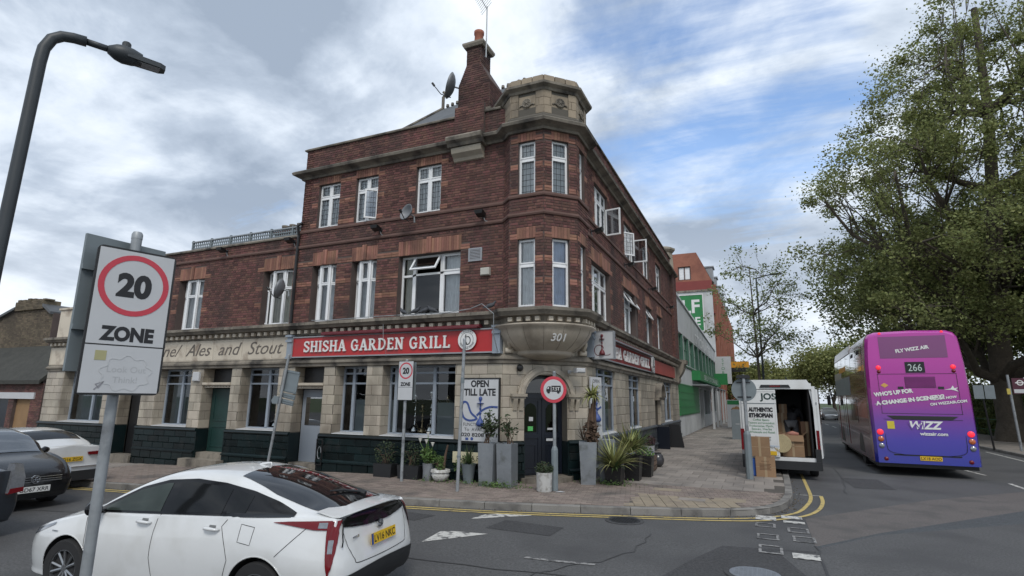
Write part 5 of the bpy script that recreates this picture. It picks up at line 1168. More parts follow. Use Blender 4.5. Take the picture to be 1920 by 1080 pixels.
for z in (.25, .6): MB(FB2).box(.0, .465, -.03, -.012, z - .015, z + .015).build('rear_rail', M_sgrey, BS)
SS = thing('speed_zone_sign', 'small distant 20 ZONE sign on a thin post in front of the shop windows', 'road sign', (-3.6, -.83, 0))
pole(-3.60, -.83, 2.86, .038, SS); F2 = Fr((-3.80, -.89, 1.90), (.46, -.02, 0), (-.02, -.46, 0)); zone_sign(SS, F2, .46, .96); clamp(F2, SS, (.3, .7), .22, .04, .15)
mb = MB(F2); mb.box(.02, .44, -.14, -.125, .03, .93); mb.build('rear_plate', M_sgrey, SS)
LS = thing('leaning_sign_post', 'leaning grey post with the blank backs of several signs before the tiled pillar', 'sign post', (-7.63, -1.2, 0))
pole(-7.63, -1.2, 3.0, .035, LS, top=(-7.18, -1.2, 3.04), mat=M_galv)
tl0 = rad(8.5); FLn = Fr((-7.63, -1.2, 0), (math.cos(tl0), -.12, -math.sin(tl0)), (-.12, -1, 0), (math.sin(tl0), 0, math.cos(tl0)))
for (a, b, c, d, s_) in ((-.04, .50, 2.12, 2.70, 1), (-.02, .50, 1.96, 2.09, 1), (-.05, .48, 1.80, 1.93, 1)):
    mb = MB(FLn); mb.box(a, b, -.07, -.05, c, d); mb.box(a, b, -.05, -.035, d - .05, d - .03); mb.box(a, b, -.05, -.035, c + .03, c + .05); mb.build('sign_back', M_sgrey, LS)
for (a, b, c, d) in ((-.34, -.06, 2.10, 2.72), (-.46, -.06, 1.74, 2.02)):
    f3 = Fr(FLn.p(0, 0, 0), (1, -.9, 0), (-.9, -1, 0), FLn.Z); mb = MB(f3); mb.box(a, b, .04, .055, c, d); mb.build('sign_back', M_sgrey, LS)
mb = MB(FLn); mb.prism([(-.42, 1.82), (-.32, 1.96), (-.06, 1.96), (-.06, 1.78), (-.34, 1.74)], 'w', -.04, -.03); mb.build('arrow_plate', M_sgrey, LS)
# weight limit sign
WS = thing('weight_limit_sign', 'round red ringed lorry weight limit sign on the post before the black door', 'road sign', (.15, -.42, 0))
pole(.15, -.42, 2.55, .038, WS, sleeve=.86); FW = Fr((.15, -.48, 2.18), (1, .25, 0), (.25, -1, 0))
mb = MB(FW); mb.lathe([(.295, -.01), (.295, 0), (0, .001)], (0, 0, 0), 40, 'w'); mb.build('ring', M_redr, WS); mb = MB(FW); mb.lathe([(.225, .001), (.225, .004), (0, .0045)], (0, 0, 0), 40, 'w'); mb.build('face', M_white, WS)
mb = MB(FW); mb.box(-.045, .165, .005, .007, -.05, .085); mb.prism([(-.16, -.05), (-.06, -.05), (-.06, .07), (-.125, .07), (-.16, .01)], 'w', .005, .0075)
for x in (-.11, .11): mb.lathe([(.032, .007), (0, .0085)], (x, 0, -.06), 14, 'w')
mb.build('lorry_symbol', M_txtk, WS); mb = MB(FW); mb.poly([(-.145, .0085, .012), (-.10, .0085, .012), (-.10, .0085, .055), (-.12, .0085, .055)]); mb.build('cab_window', M_white, WS); txt('7.5T', FW, .06, -.02, .105, M_txtw, WS, 'number', w=.0085, bold=.001, ww=.16)
clamp(FW, WS, (-.12, .12), 0, .04, .12)
PP = thing('thin_post', 'thin bare grey post in front of the OPEN TILL LATE board', 'post', (-1.7, -1.48, 0)); pole(-1.70, -1.48, 3.25, .036, PP, top=(-1.62, -1.48, 3.25)); mb = MB(); mb.lathe([(.045, .7), (.045, .74)], (-1.685, -1.48, 0), 12); mb.build('band', M_sgrey, PP)
mb = MB(); mb.lathe([(.043, 2.3), (.043, 2.42)], (-1.643, -1.48, 0), 12); mb.build('band', M_sgrey, PP)
NE = thing('round_sign_from_behind', 'round sign seen from behind on a leaning grey post beside the van', 'road sign', (4.0, 3.72, 0))
pole(4.02, 3.72, 2.62, .045, NE, sleeve=1.12, top=(4.03, 3.72, 2.62)); FN = Fr((4.02, 3.72, 2.27), (1, 0, 0), (0, -1, 0)); mb = MB(FN); mb.lathe([(.31, -.075), (.31, -.06), (0, -.058)], (0, 0, 0), 36, 'w'); mb.build('sign_back', M_sgrey, NE)
for z in (-.19, .19): MB(FN).box(-.17, .17, -.058, -.045, z - .015, z + .015).build('rail', M_blackpl, NE)
mb = MB(FN); mb.box(-.17, .17, -.1, .06, .30, .36); mb.box(-.15, .15, -.09, .05, .36, .39); mb.build('lamp_unit', M_blackpl, NE)
# lamp post, near left
LP = thing('street_lamp', 'tall dark street lamp with a hooked arm at the left edge, close to the viewer', 'street lamp', (-2.96, -9.42, -.4))
LPB = [(-2.98, -9.42, -.4), (-2.98, -9.42, 3.4), (-2.97, -9.40, 5.75), (-2.965, -9.39, 5.93), (-2.95, -9.34, 6.08), (-2.92, -9.26, 6.16), (-2.88, -9.16, 6.19), (-2.83, -9.05, 6.20)]
mb = MB(); mb.tube(LPB, .062, 16); mb.tube([(-2.83, -9.05, 6.20), (-2.73, -8.82, 6.205)], .04, 12); mb.build('column', M_lamp, LP, smooth=True)
fl = Fr((-2.72, -8.80, 6.2), (.42, .9, 0), (.9, -.42, 0)); mb = MB(fl); mb.tube([(-.06, 0, 0), (.02, 0, .0), (.10, 0, .0), (.2, 0, .0), (.30, 0, .0)], [.05, .10, .12, .11, .08], 14); mb.build('luminaire_body', M_lamp, LP, smooth=True)
mb = MB(fl); mb.prism([(.14, -.11), (.5, -.09), (.56, -.05), (.56, .05), (.5, .09), (.14, .11)], 'z', -.055, .01); mb.build('luminaire_head', M_lamp, LP); mb = MB(fl); mb.lathe([(.05, .08), (.05, .16), (.04, .175), (0, .18)], (.12, 0, 0), 14); mb.build('light_sensor', M_lamp, LP)
mb = MB(fl); mb.box(.24, .5, -.07, .07, -.062, -.055); mb.build('led_panel', M_dk, LP)
# far lamp, cabinet, bus stop
FLp = thing('street_lamp', 'slim distant street lamp rising behind the white van', 'street lamp', (4.6, 33, 0)); mb = MB(); mb.tube([(4.68, 33, 0), (4.72, 33, 11.35)], .10, 10, r2=.06); mb.tube([(4.72, 33, 11.3), (5.3, 32.9, 11.42), (5.9, 32.8, 11.5)], .05, 8); mb.build('column', M_lamp, FLp); mb = MB(); mb.box(5.7, 6.5, 32.7, 33.0, 11.44, 11.56); mb.build('luminaire', M_lamp, FLp)
CB = thing('utility_cabinet', 'tall grey rounded cabinet on the footway beyond the sign post', 'cabinet', (3.1, 20, 0)); mb = MB(Fr((2.88, 20, 0), (1, 0, 0), (0, -1, 0))); mb.prism([(0, 0), (.52, 0), (.52, 1.45), (.45, 1.55), (.07, 1.55), (0, 1.45)], 'w', -.3, .0); mb.build('body', M_sgrey, CB); MB(Fr((2.88, 20, 0), (1, 0, 0), (0, -1, 0))).box(.2, .4, .0, .01, .78, .81).build('label_strip', M_white, CB)
BSs = thing('bus_stop', 'bus stop flag on a leaning post at the right edge', 'bus stop', (14.6, 19, 0))
mb = MB(); mb.tube([(14.52, 19, 0), (14.45, 19, 3.25)], .05, 10); mb.build('post', M_galv, BSs); f_ = Fr((14.5, 18.95, 0), (1, 0, 0), (0, -1, 0)); mb = MB(f_); mb.box(.05, .62, 0, .03, 2.42, 3.1); mb.build('flag', pm('dark_maroon_flag', (.07, .015, .03), .5), BSs)
mb = MB(f_); ribbon2(mb, ell(.32, 2.9, .10, .10, 0, 360, 20), .04, .032, .003); mb.box(.15, .5, .036, .04, 2.88, 2.92); mb.build('roundel', M_txtw, BSs); mb = MB(f_); mb.box(.08, .58, .031, .034, 2.46, 2.62); mb.build('flag_panel', M_white, BSs)
MB(f_).box(-.17, -.05, .0, .03, 2.4, 2.65).build('yellow_plate', pm('yellow_plate', (.5, .4, .08), .5), BSs)
SB = thing('street_sign_board', 'grey sign panels on a dark post behind the bus', 'road sign', (13.6, 19.2, 0)); mb = MB(); mb.tube([(13.65, 19.2, 0), (13.5, 19.2, 2.9)], .04, 8); mb.build('post', M_black, SB)
for a in (13.22, 13.62): MB().box(a - .02, a + .34, 19.1, 19.14, 2.2, 2.8).build('panel', M_sgrey, SB)
# ------------------------------------------------------------------ planters and plants
M_leafd = pm('dark_shrub_leaf', (.035, .055, .022), .6, var=.3, scale=8, rv=.45, hue=.03)
M_leafg = pm('fresh_green_leaf', (.08, .14, .035), .55, var=.25, scale=8, rv=.4, hue=.03)
M_blade = pm('variegated_blade', (.25, .26, .10), .5, var=.3, scale=12, rv=.5, hue=.05)
M_bladed = pm('green_blade', (.07, .11, .04), .5, var=.3, scale=12, rv=.5, hue=.03)
M_dry = pm('dry_stem', (.10, .065, .045), .9, var=.3, scale=12, rv=.4)
M_soil = pm('potting_soil', (.03, .022, .016), 1, var=.3, scale=30)
def blades(c, n, l, mat, parent, wd=.03, name='leaf_blade', droop=.7, up=.9, zr=0.0):
    """each blade is one strip; largest are their own parts"""
    for k in range(n):
        a = RNG.uniform(0, 2 * math.pi); e = RNG.uniform(.25, up) ; L_ = l * RNG.uniform(.6, 1.05); d = np.array((math.cos(a), math.sin(a))); s = np.array((-d[1], d[0])); mb = MB(); pts = []
        for j in range(6):
            t = j / 5; r = L_ * t * (1 - e * .55); z = L_ * (t * (.35 + .75 * e) - droop * (1.1 - e) * t * t * 1.0); w = wd * (1 - t) ** .6 * (.45 + .9 * math.sin(math.pi * min(1, t + .25)) if t < .9 else .3)
            b = np.array((c[0] + d[0] * r, c[1] + d[1] * r)); z0 = c[2] + z + zr * RNG.uniform(0, 1) * 0
            for q in (-1, 0, 1): pts.append((b[0] + s[0] * w * q, b[1] + s[1] * w * q, z0 + (.25 * w if q else 0)))
        i = mb.P(*pts)
        for j in range(5):
            for q in (0, 1): mb.f.append((i + 3 * j + q, i + 3 * j + q + 1, i + 3 * j + q + 4, i + 3 * j + q + 3))
        mb.build(name, mat, parent, smooth=True, norm=False)
def leafcloud(c, rr, n, size, mat, parent, name='foliage', stems=True, shape=1.0, kind='stuff'):
    u = RNG.normal(size=(n, 3)); u /= np.linalg.norm(u, axis=1)[:, None]; r = RNG.uniform(.15, 1, n) ** (1 / 2.2); P = u * r[:, None] * np.array(rr) + np.array(c)
    cl = np.sin(P @ np.array((17., 9., 5.))) + np.sin(P @ np.array((-7., 15., 11.))); keep = cl > -1.0; P = P[keep]
    leaves(P, size, mat, parent, name, kind)
    if stems:
        mb = MB()
        for k in range(9): e = P[RNG.integers(len(P))]; mb.tube([(c[0] + RNG.uniform(-.3, .3) * rr[0], c[1] + RNG.uniform(-.3, .3) * rr[1], c[2] - rr[2]), tuple((np.array(c) + e) / 2 + RNG.normal(size=3) * .02), tuple(e)], .006, 4)
        mb.build('stem', M_dry, parent, kind='stuff')
def leaves(P, size, mat, parent, name='foliage', kind='stuff', asp=.5):
    n = len(P); a = RNG.normal(size=(n, 3)); a[:, 2] *= .6; a /= np.linalg.norm(a, axis=1)[:, None]; b = np.cross(a, RNG.normal(size=(n, 3))); b /= (np.linalg.norm(b, axis=1)[:, None] + 1e-9)
    s = size * RNG.uniform(.6, 1.3, n)[:, None]; V = np.empty((n, 4, 3)); V[:, 0] = P - a * s * .5; V[:, 1] = P + b * s * asp * .5; V[:, 2] = P + a * s * .5; V[:, 3] = P - b * s * asp * .5
    V[:, 1:4:2] += np.cross(a, b)[:, None, :] * s[:, None] * .12
    return bigmesh(name, V.reshape(-1, 3), np.arange(4 * n).reshape(-1, 4), mat, parent, kind)
def squareplanter(x, y, w, h, w2, label, yaw=0, mat=None, lean=0, name='tall_planter'):
    t = thing(name, label, 'planter', (x, y, 0), 'tall zinc planters by the corner door' if name == 'tall_planter' else None); mb = MB()
    c, s = math.cos(yaw), math.sin(yaw)
    def R_(u, v, z, k=1): return (x + (u * c - v * s) + lean * z, y + (u * s + v * c), z)
    i = mb.P(*[R_(a * w2 / 2, b * w2 / 2, 0) for a, b in ((-1, -1), (1, -1), (1, 1), (-1, 1))] + [R_(a * w / 2, b * w / 2, h) for a, b in ((-1, -1), (1, -1), (1, 1), (-1, 1))] + [R_(a * (w / 2 - .02), b * (w / 2 - .02), h) for a, b in ((-1, -1), (1, -1), (1, 1), (-1, 1))] + [R_(a * (w / 2 - .03), b * (w / 2 - .03), h - .06) for a, b in ((-1, -1), (1, -1), (1, 1), (-1, 1))])
    for k in (0, 4, 8):
        for q in range(4): mb.f.append((i + k + q, i + k + (q + 1) % 4, i + k + 4 + (q + 1) % 4, i + k + 4 + q))
    mb.build('body', mat or M_zinc, t); j = MB(); j.v = [mb.v[i + 12 + q] for q in range(4)]; j.f = [(0, 1, 2, 3)]; j.build('soil', M_soil, t, norm=False); return t
def roundpot(x, y, prof, label, mat, name='plant_pot', z=0):
    t = thing(name, label, 'plant pot', (x, y, z)); mb = MB(); mb.lathe(prof, (x, y, z), 22); mb.build('pot', mat, t, smooth=True, flat_angle=50); r, h = prof[-1]; mb = MB(); mb.lathe([(r, h - .03), (0, h - .02)], (x, y, z), 16); mb.build('soil', M_soil, t); return t
def plant(label, cat, loc, name='potted_plant'): return thing(name, label, cat, loc)
squareplanter(-1.47, -.42, .40, .95, .34, 'straight tall zinc planter, left of the pair on the left of the corner door')
squareplanter(-1.02, -.36, .38, .95, .36, 'dented tall zinc planter, nearest the left side of the corner door', lean=-.02)
squareplanter(.52, .92, .42, .97, .34, 'tall zinc planter right of the corner door, nearest the door', yaw=.3); squareplanter(.82, 1.5, .42, 1.0, .34, 'tall zinc planter right of the corner door, half hidden behind the spiky plants', yaw=.3)
def twiggy(c, h, n, spread, label, mat=M_leafd, m2=M_dry, nl=130, ls=.06):
    t = plant(label, 'plant', c, 'scraggly_plant'); P = []
    for k in range(n):
        e = (c[0] + RNG.normal() * spread, c[1] + RNG.normal() * spread * .6, c[2] + h * RNG.uniform(.5, 1)); m = ((c[0] + e[0]) / 2 + RNG.normal() * .03, (c[1] + e[1]) / 2, c[2] + (e[2] - c[2]) * .5)
        MB().tube([(c[0] + RNG.normal() * .04, c[1], c[2] - .03), m, e], [.012, .008, .004], 5).build('stem', m2, t)
        P += [np.array(m) + (np.array(e) - np.array(m)) * RNG.uniform(0, 1) + RNG.normal(size=3) * .05 for _ in range(nl // n)]
    leaves(np.array(P), ls, mat, t)
    return t
twiggy((-1.55, -.42, .93), .75, 8, .14, 'scraggly twiggy plant rising over the poster board from the left tall planter', nl=260, ls=.10); twiggy((-1.0, -.36, .93), .62, 7, .12, 'dry leggy plant in the dented planter beside the door', nl=160, ls=.09)
yt = plant('tall yucca with drooping pale blades over brown stems right of the door', 'plant', (.62, .9, .95), 'yucca')
for k in range(4): MB().tube([(.55 + .06 * k, .9, .9), (.56 + .05 * k, .88, 1.4 + .1 * k), (.62 + .04 * k, .86, 1.75 + .12 * k)], [.045, .04, .03], 7).build('stem', M_dry, yt)
blades((.68, .82, 2.0), 80, .60, M_blade, yt, .026, droop=1.2); leafcloud((.62, .9, 1.2), (.2, .16, .3), 260, .12, M_dry, yt, 'dead_foliage', stems=False); blades((.42, .9, 1.0), 10, .5, M_dry, yt, .015, 'dry_blade', .3, 1.3)
for k, (x, y, z, n, l, lab) in enumerate(((1.15, .95, .28, 120, 1.15, 'large variegated spiky plant with yellow striped blades, lowest and nearest'), (1.3, 1.9, .60, 100, .95, 'second variegated spiky plant standing higher behind the lowest one'), (1.35, 2.7, .62, 80, .9, 'darker spiky plant at the back of the planted corner'))):
    t = plant(lab, 'plant', (x, y, z), 'spiky_plant'); blades((x, y, z + .1), n, l, M_blade if k < 2 else M_bladed, t, .026); blades((x, y, z + .05), 25, l * .8, M_bladed, t, .03)
for k, (x, y, w, h, lab, m) in enumerate(((1.10, 1.15, .42, .4, 'dark square pot under the lowest spiky plant', M_black), (1.35, 2.1, .42, .6, 'dark square pot holding the second spiky plant', M_black), (1.5, 2.95, .4, .5, 'dark pot at the back under the darker spiky plant', M_black))): squareplanter(x, y, w, h, w * .8, lab, mat=m, name='square_pot')
ct = thing('wooden_crate_planter', 'low weathered wooden crate planter beside the spiky plants', 'planter', (1.35, 4.0, 0))
for k in range(3):
    for (a, b, c, d) in ((1.0, 1.5, 3.55, 3.58), (1.0, 1.5, 4.5, 4.53), (1.5, 1.53, 3.55, 4.53), (.97, 1.0, 3.55, 4.53)): MB().box(a, b, c, d, .03 + k * .13, .14 + k * .13).build('plank', M_dry, ct)
MB().box(1.0, 1.5, 3.58, 4.5, .05, .36).build('soil', M_soil, ct)
t = plant('low mixed green leaves growing from the wooden crate', 'plant', (1.25, 4.0, .38), 'leafy_plant'); leafcloud((1.25, 4.0, .5), (.3, .5, .2), 420, .08, M_leafg, t)
mu = pm('white_glazed_pot', (.42, .42, .44), .4, var=.2, scale=6, dirt=(.12, .15, .2), dscale=12)
roundpot(1.25, 4.85, [(.13, 0), (.16, .3), (.17, .62), (.18, .64), (.16, .64), (.155, .6)], 'tall pale glazed pot with blue grey marks near the far end of the plants', mu); t = plant('dark reddish plant in the tall pale pot', 'plant', (1.25, 4.85, .64), 'leafy_plant'); leafcloud((1.25, 4.85, .78), (.22, .22, .16), 260, .08, pm('dark_red_leaf', (.05, .018, .022), .6, rv=.4), t)
roundpot(1.42, 5.3, [(.09, 0), (.17, .08), (.2, .2), (.16, .33), (.11, .38), (.12, .41), (.1, .41), (.09, .38)], 'round shiny dark bellied pot, last of the row along the main road wall', pm('dark_glazed_pot', (.05, .05, .055), .15, var=.3))
# side street pots
M_wpot = pm('chalky_white_pot', (.60, .60, .58), .6, var=.12, scale=8, dirt=(.35, .34, .31), dscale=9)
roundpot(-.02, -.62, [(.15, 0), (.165, .02), (.175, .38), (.185, .40), (.165, .40), (.16, .36)], 'white round pot standing against the weight limit sign post', M_wpot); t = plant('low dense green shrub in the white round pot', 'plant', (-.02, -.62, .4), 'leafy_plant'); leafcloud((-.02, -.62, .48), (.21, .21, .15), 900, .045, M_leafd, t)
roundpot(-2.05, -.33, [(.11, 0), (.17, .42), (.185, .44), (.165, .44), (.16, .4)], 'tapered grey pot in front of the street name plate', M_sgrey); t = plant('green spiky plant in the tapered grey pot', 'plant', (-2.05, -.33, .42), 'spiky_plant'); blades((-2.05, -.33, .42), 45, .42, M_bladed, t, .02, up=1.3); leafcloud((-2.25, -.25, .38), (.28, .15, .22), 300, .06, M_leafg, t)
roundpot(-2.78, -.40, [(.09, 0), (.17, .05), (.22, .14), (.2, .2), (.24, .22), (.23, .27), (.2, .28), (.18, .25)], 'white and brown banded bowl pot in the row on the dark plinth', M_wpot); t = plant('small leafy plant with a bare stump in the banded bowl', 'plant', (-2.78, -.4, .27), 'leafy_plant'); leafcloud((-2.82, -.4, .42), (.2, .16, .18), 400, .06, M_leafg, t); MB().tube([(-2.7, -.4, .25), (-2.66, -.4, .6), (-2.6, -.4, .85)], [.035, .03, .02], 6).build('stump', M_dry, t)
roundpot(-3.14, -.40, [(.11, 0), (.125, .05), (.12, .2), (.135, .38), (.14, .40), (.12, .40), (.115, .36)], 'cylindrical grey galvanised pot holding white arum lilies', M_zinc); t = plant('white arum lilies with bright leaves in the galvanised pot', 'plant', (-3.14, -.4, .4), 'arum_lily'); leafcloud((-3.14, -.4, .58), (.22, .16, .2), 320, .10, M_leafg, t)
for k, (dx, dz) in enumerate(((-.20, .88), (-.02, .86), (.02, 1.04), (.16, .80))):
    x, z = -3.14 + dx, dz; MB().tube([(-3.14, -.4, .5), ((x - 3.14) / 2, -.45, z * .8), (x, -.48, z)], .008, 5).build('flower_stem', M_leafg, t); mb = MB(); mb.lathe([(.01, 0), (.02, .04), (.045, .09), (.05, .10)], (x, -.48, z), 12); mb.build('flower', pm('lily_white', (.75, .74, .68), .5), t, smooth=True)
for (x0, x1, lab) in ((-4.72, -4.15, 'low dark trough planter left of the thin 20 zone post'), (-3.98, -3.35, 'low dark trough planter between the thin 20 zone post and the lilies')):
    tt = thing('trough_planter', lab, 'planter', ((x0 + x1) / 2, -.36, 0)); mb = MB(); mb.prism([(x0 + .03, 0), (x1 - .03, 0), (x1, .32), (x0, .32)], 'w', -.50, -.2); mb.build('trough', M_blackpl, tt)
    t = plant('bushy dark shrub in the trough ' + ('left' if x0 < -4.2 else 'right') + ' of the thin 20 zone post', 'plant', ((x0 + x1) / 2, -.36, .32), 'shrub'); leafcloud(((x0 + x1) / 2, -.36, .58), (.36, .22, .34), 520, .055, M_leafd, t)
MB().prism([(-.9, 0), (-.7, 0), (-.72, .3), (-.88, .3)], 'w', 0, 0) if False else None
# weeds at the foot of the planters
gr_ = leaves(np.array(V_), .035, pm('gutter_grit_leaf', (.12, .09, .055), .9, var=.3, rv=.5), None, 'gutter_debris', 'stuff'); gr_['label'] = 'bits of dead leaf and grit along the kerb gutter'; gr_['category'] = 'debris'
wd = MB(); P = []
for (x, y, sx_, n) in ((-1.3, -.66, .32, 240), (-1.15, -.62, .2, 120), (-.75, -.4, .15, 60), (.85, 1.0, .3, 120), (1.2, .95, .25, 110), (-2.1, -.55, .2, 60), (-2.9, -.6, .3, 60)): P.append(np.stack([RNG.normal(x, sx_, n), RNG.normal(y, .06, n), np.abs(RNG.normal(.05, .05, n))], 1))
o = leaves(np.concatenate(P), .05, M_leafg, None, 'weeds', 'stuff'); o['label'] = 'green weeds along the foot of the planters'; o['category'] = 'weeds'
# paper litter + black A frame + gas meter etc.
mb = MB(); mb.poly([(.22, -.62, .004), (.4, -.58, .01), (.42, -.5, .004), (.3, -.48, .015)]); mb.poly([(.05, -.72, .004), (.1, -.72, .02), (.12, -.66, .005)]); o = mb.build('litter', M_white, None, norm=False); tag(base_origin(o), 'scraps of white paper by the sign post foot', 'litter')
AB = thing('folding_board', 'black folding board standing by the low gate of the side door', 'board', (1.1, 12.9, 0)); FA = Fr((.55, 12.9, 0), (1, .1, 0), (.1, -1, 0)); mb = MB(FA); mb.prism([(0, 0), (.72, 0), (.55, .95), (.12, .95)], 'w', .0, .05); mb.build('front_panel', M_black, AB); mb = MB(FA); mb.prism([(0, 0), (.72, 0), (.55, .95), (.12, .95)], 'w', -.4, -.36); mb.build('back_panel', M_black, AB)
PF = thing('pipe_cage', 'narrow black metal frame at the wall by the pale grey door', 'wall frame', tuple(FL.p(-6.85, .12, .1)))
mb = MB(FL); rectframe(mb, -6.98, -6.76, .12, .82, .10, .13, .025); mb.build('frame', M_black, PF); mb = MB(FL); ribbon2(mb, ell(-6.87, .45, .06, .16, 0, 300, 14), .02, .105, .01); mb.build('scroll', M_galv, PF)
# ------------------------------------------------------------------ vehicles
M_wcar = pm('white_car_paint', (.66, .67, .67), .22, var=.02, scale=3, coat=.8, fine=.01, dirt=(.52, .52, .50), dscale=2.5, dth=(.5, .9))
M_kcar = pm('black_car_paint', (.005, .005, .006), .25, var=.1, coat=.25, spec=.35); M_gcar = pm('dark_grey_car_paint', (.022, .027, .035), .28, .2, var=.1, coat=.5)
M_green = pm('bright_green_paint', (.02, .19, .055), .5, var=.12, scale=2); M_greend = pm('dark_green_metal', (.012, .085, .035), .5, var=.15)
M_seam = pm('panel_gap', (.01, .01, .011), .9, var=0); M_tail = pm('red_lamp_lens', (.14, .004, .008), .18, var=.1, coat=.2, spec=.35, scale=14); M_lensc = pm('clear_lamp_lens', (.26, .27, .29), .12, .5, var=.25, scale=25, coat=1)
M_blackg = pm('gloss_black_panel', (.006, .006, .007), .12, var=0, spec=.4); M_alloy = pm('alloy_wheel', (.32, .33, .34), .3, .9, var=.1); M_py = pm('yellow_number_plate', (.68, .43, .02), .45, var=.03); M_pw = pm('white_number_plate', (.68, .68, .66), .45, var=.03); M_chr = pm('chrome_trim', (.6, .62, .65), .12, 1.0, var=0)
M_seat = pm('dark_car_seat', (.012, .012, .013), .9, var=.2)
def cr(p0, p1, p2, p3, t): return .5 * (2 * p1 + (p2 - p0) * t + (2 * p0 - 5 * p1 + 4 * p2 - p3) * t * t + (3 * p1 - p0 - 3 * p2 + p3) * t ** 3)
class Body:
    def __init__(s, rows, sub=5):
        A = np.array(rows, float); s.A = A; s.nr, s.nc = A.shape[:2]
        def up(B, ax, n):
            B = np.moveaxis(B, ax, 0); out = []
            for i in range(len(B) - 1):
                p = [B[min(max(i + k, 0), len(B) - 1)] for k in (-1, 0, 1, 2)]
                for k in range(n): out.append(cr(*p, k / n))
            out.append(B[-1]); return np.moveaxis(np.array(out), 0, ax)
        s.G = up(up(A, 0, sub), 1, sub); s.sub = sub
    def side(s, x, z, k0=1, k1=7):
        """half width at (x,z)"""
        xs = s.G[:, :, 0]; best = None
        # pick two neighbouring stations at this x by the belt column
        col = s.G[:, int(4 * s.sub), 0]; i = int(np.argmin(np.abs(col - x))); j = i + 1 if (i + 1 < len(col) and (col[i] - x) * (col[i + 1] - x) <= 0) else i - 1
        j = min(max(j, 0), len(col) - 1)
        def yz(i):
            c = s.G[i, k0 * s.sub:k1 * s.sub + 1]; return np.interp(z, c[:, 2], c[:, 1])
        if i == j or abs(col[i] - col[j]) < 1e-6: return yz(i)
        t = (x - col[i]) / (col[j] - col[i]); return yz(i) * (1 - t) + yz(j) * t
    def near(s, axes, a, b, rows=None, cols=None, k=4):
        """interpolate the missing coordinate from nearest samples"""
        G = s.G if rows is None else s.G[rows]
        G = G if cols is None else G[:, cols]
        P = G.reshape(-1, 3); d = (P[:, axes[0]] - a) ** 2 + (P[:, axes[1]] - b) ** 2; i = np.argpartition(d, k)[:k]; w = 1 / (d[i] + 1e-5); m = ({0, 1, 2} - set(axes)).pop(); return float((P[i, m] * w).sum() / w.sum())
    def mesh(s, mat, t, wheels=(), wr=.34, name='body', ww=.24, cap=True):
        G = s.G; nr, nc = G.shape[:2]; V = []
        for i in range(nr):
            for j in range(nc): V.append(tuple(G[i, j]))
        off = len(V); mi = {}
        for i in range(nr):
            for j in range(nc):
                if abs(G[i, j, 1]) < 1e-5: mi[(i, j)] = i * nc + j
                else: mi[(i, j)] = len(V); V.append((G[i, j, 0], -G[i, j, 1], G[i, j, 2]))
        F = []
        for i in range(nr - 1):
            for j in range(nc - 1):
                F.append((i * nc + j, (i + 1) * nc + j, (i + 1) * nc + j + 1, i * nc + j + 1)); F.append((mi[(i, j)], mi[(i, j + 1)], mi[(i + 1, j + 1)], mi[(i + 1, j)]))
        me = bpy.data.meshes.new(name); me.from_pydata(V, [], F); bm = bmesh.new(); bm.from_mesh(me); bmesh.ops.remove_doubles(bm, verts=bm.verts, dist=1e-4); bmesh.ops.dissolve_degenerate(bm, edges=bm.edges, dist=1e-5)
        be = [e for e in bm.edges if e.is_boundary]
        if be:
            try: bmesh.ops.holes_fill(bm, edges=be, sides=0)
            except Exception: pass
        bmesh.ops.recalc_face_normals(bm, faces=bm.faces); bm.to_mesh(me); bm.free()
        me.materials.append(mat); me.materials.append(M_rubber); o = bpy.data.objects.new(name, me); COL.objects.link(o)
        if wheels:
            cm = MB(); 
            for (x, z, y) in wheels:
                for sg in (-1, 1): cm.lathe([(wr, -ww), (wr, ww)], (x, sg * y, z), 40, 'w')
            cme = bpy.data.meshes.new('cut'); cme.from_pydata(cm.v, [], cm.f); bm = bmesh.new(); bm.from_mesh(cme); bmesh.ops.recalc_face_normals(bm, faces=bm.faces); bm.to_mesh(cme); bm.free(); cme.materials.append(M_rubber); co_ = bpy.data.objects.new('cut', cme); COL.objects.link(co_)
            m = o.modifiers.new('b', 'BOOLEAN'); m.operation = 'DIFFERENCE'; m.object = co_; m.solver = 'EXACT'
            try: m.material_mode = 'TRANSFER'
            except Exception: pass
            dg = bpy.context.evaluated_depsgraph_get(); nm = bpy.data.meshes.new_from_object(o.evaluated_get(dg)); o.modifiers.clear(); o.data = nm; bpy.data.objects.remove(co_)
        o.data.shade_smooth()
        try: o.data.set_sharp_from_angle(angle=rad(38))
        except Exception: pass
        o.parent = t; return o
    def pane(s, lo, hi, x0, x1, off=.006, n=24, m=6, sgn=1, endpts=None):
        """side patch between lo(x) and hi(x)"""
        mb = MB()
        def fn(a, b):
            x = x0 + (x1 - x0) * a; l, h = lo(x), hi(x); z = l + (max(h, l + .001) - l) * b; return (x, sgn * (s.side(x, z) + off), z)
        mb.grid(fn, n, m); return mb
    def line(s, pts, sgn=1, w=.007, off=.002):
        mb = MB(); P = []
        for a, b in zip(pts, pts[1:]):
            n = max(1, int(math.dist(a, b) / .04)); P += [(a[0] + (b[0] - a[0]) * k / n, a[1] + (b[1] - a[1]) * k / n) for k in range(n)]
        P.append(pts[-1]); V = []
        for k, p in enumerate(P):
            d = np.array(P[min(k + 1, len(P) - 1)]) - np.array(P[max(k - 1, 0)]); d = d / np.linalg.norm(d); q = np.array((-d[1], d[0])) * w / 2
            for g in (-1, 1): x, z = p[0] + g * q[0], p[1] + g * q[1]; V.append((x, sgn * (s.side(x, z) + off), z))
        i = mb.P(*V)
        for k in range(len(P) - 1): mb.f.append((i + 2 * k, i + 2 * k + 1, i + 2 * k + 3, i + 2 * k + 2))
        return mb
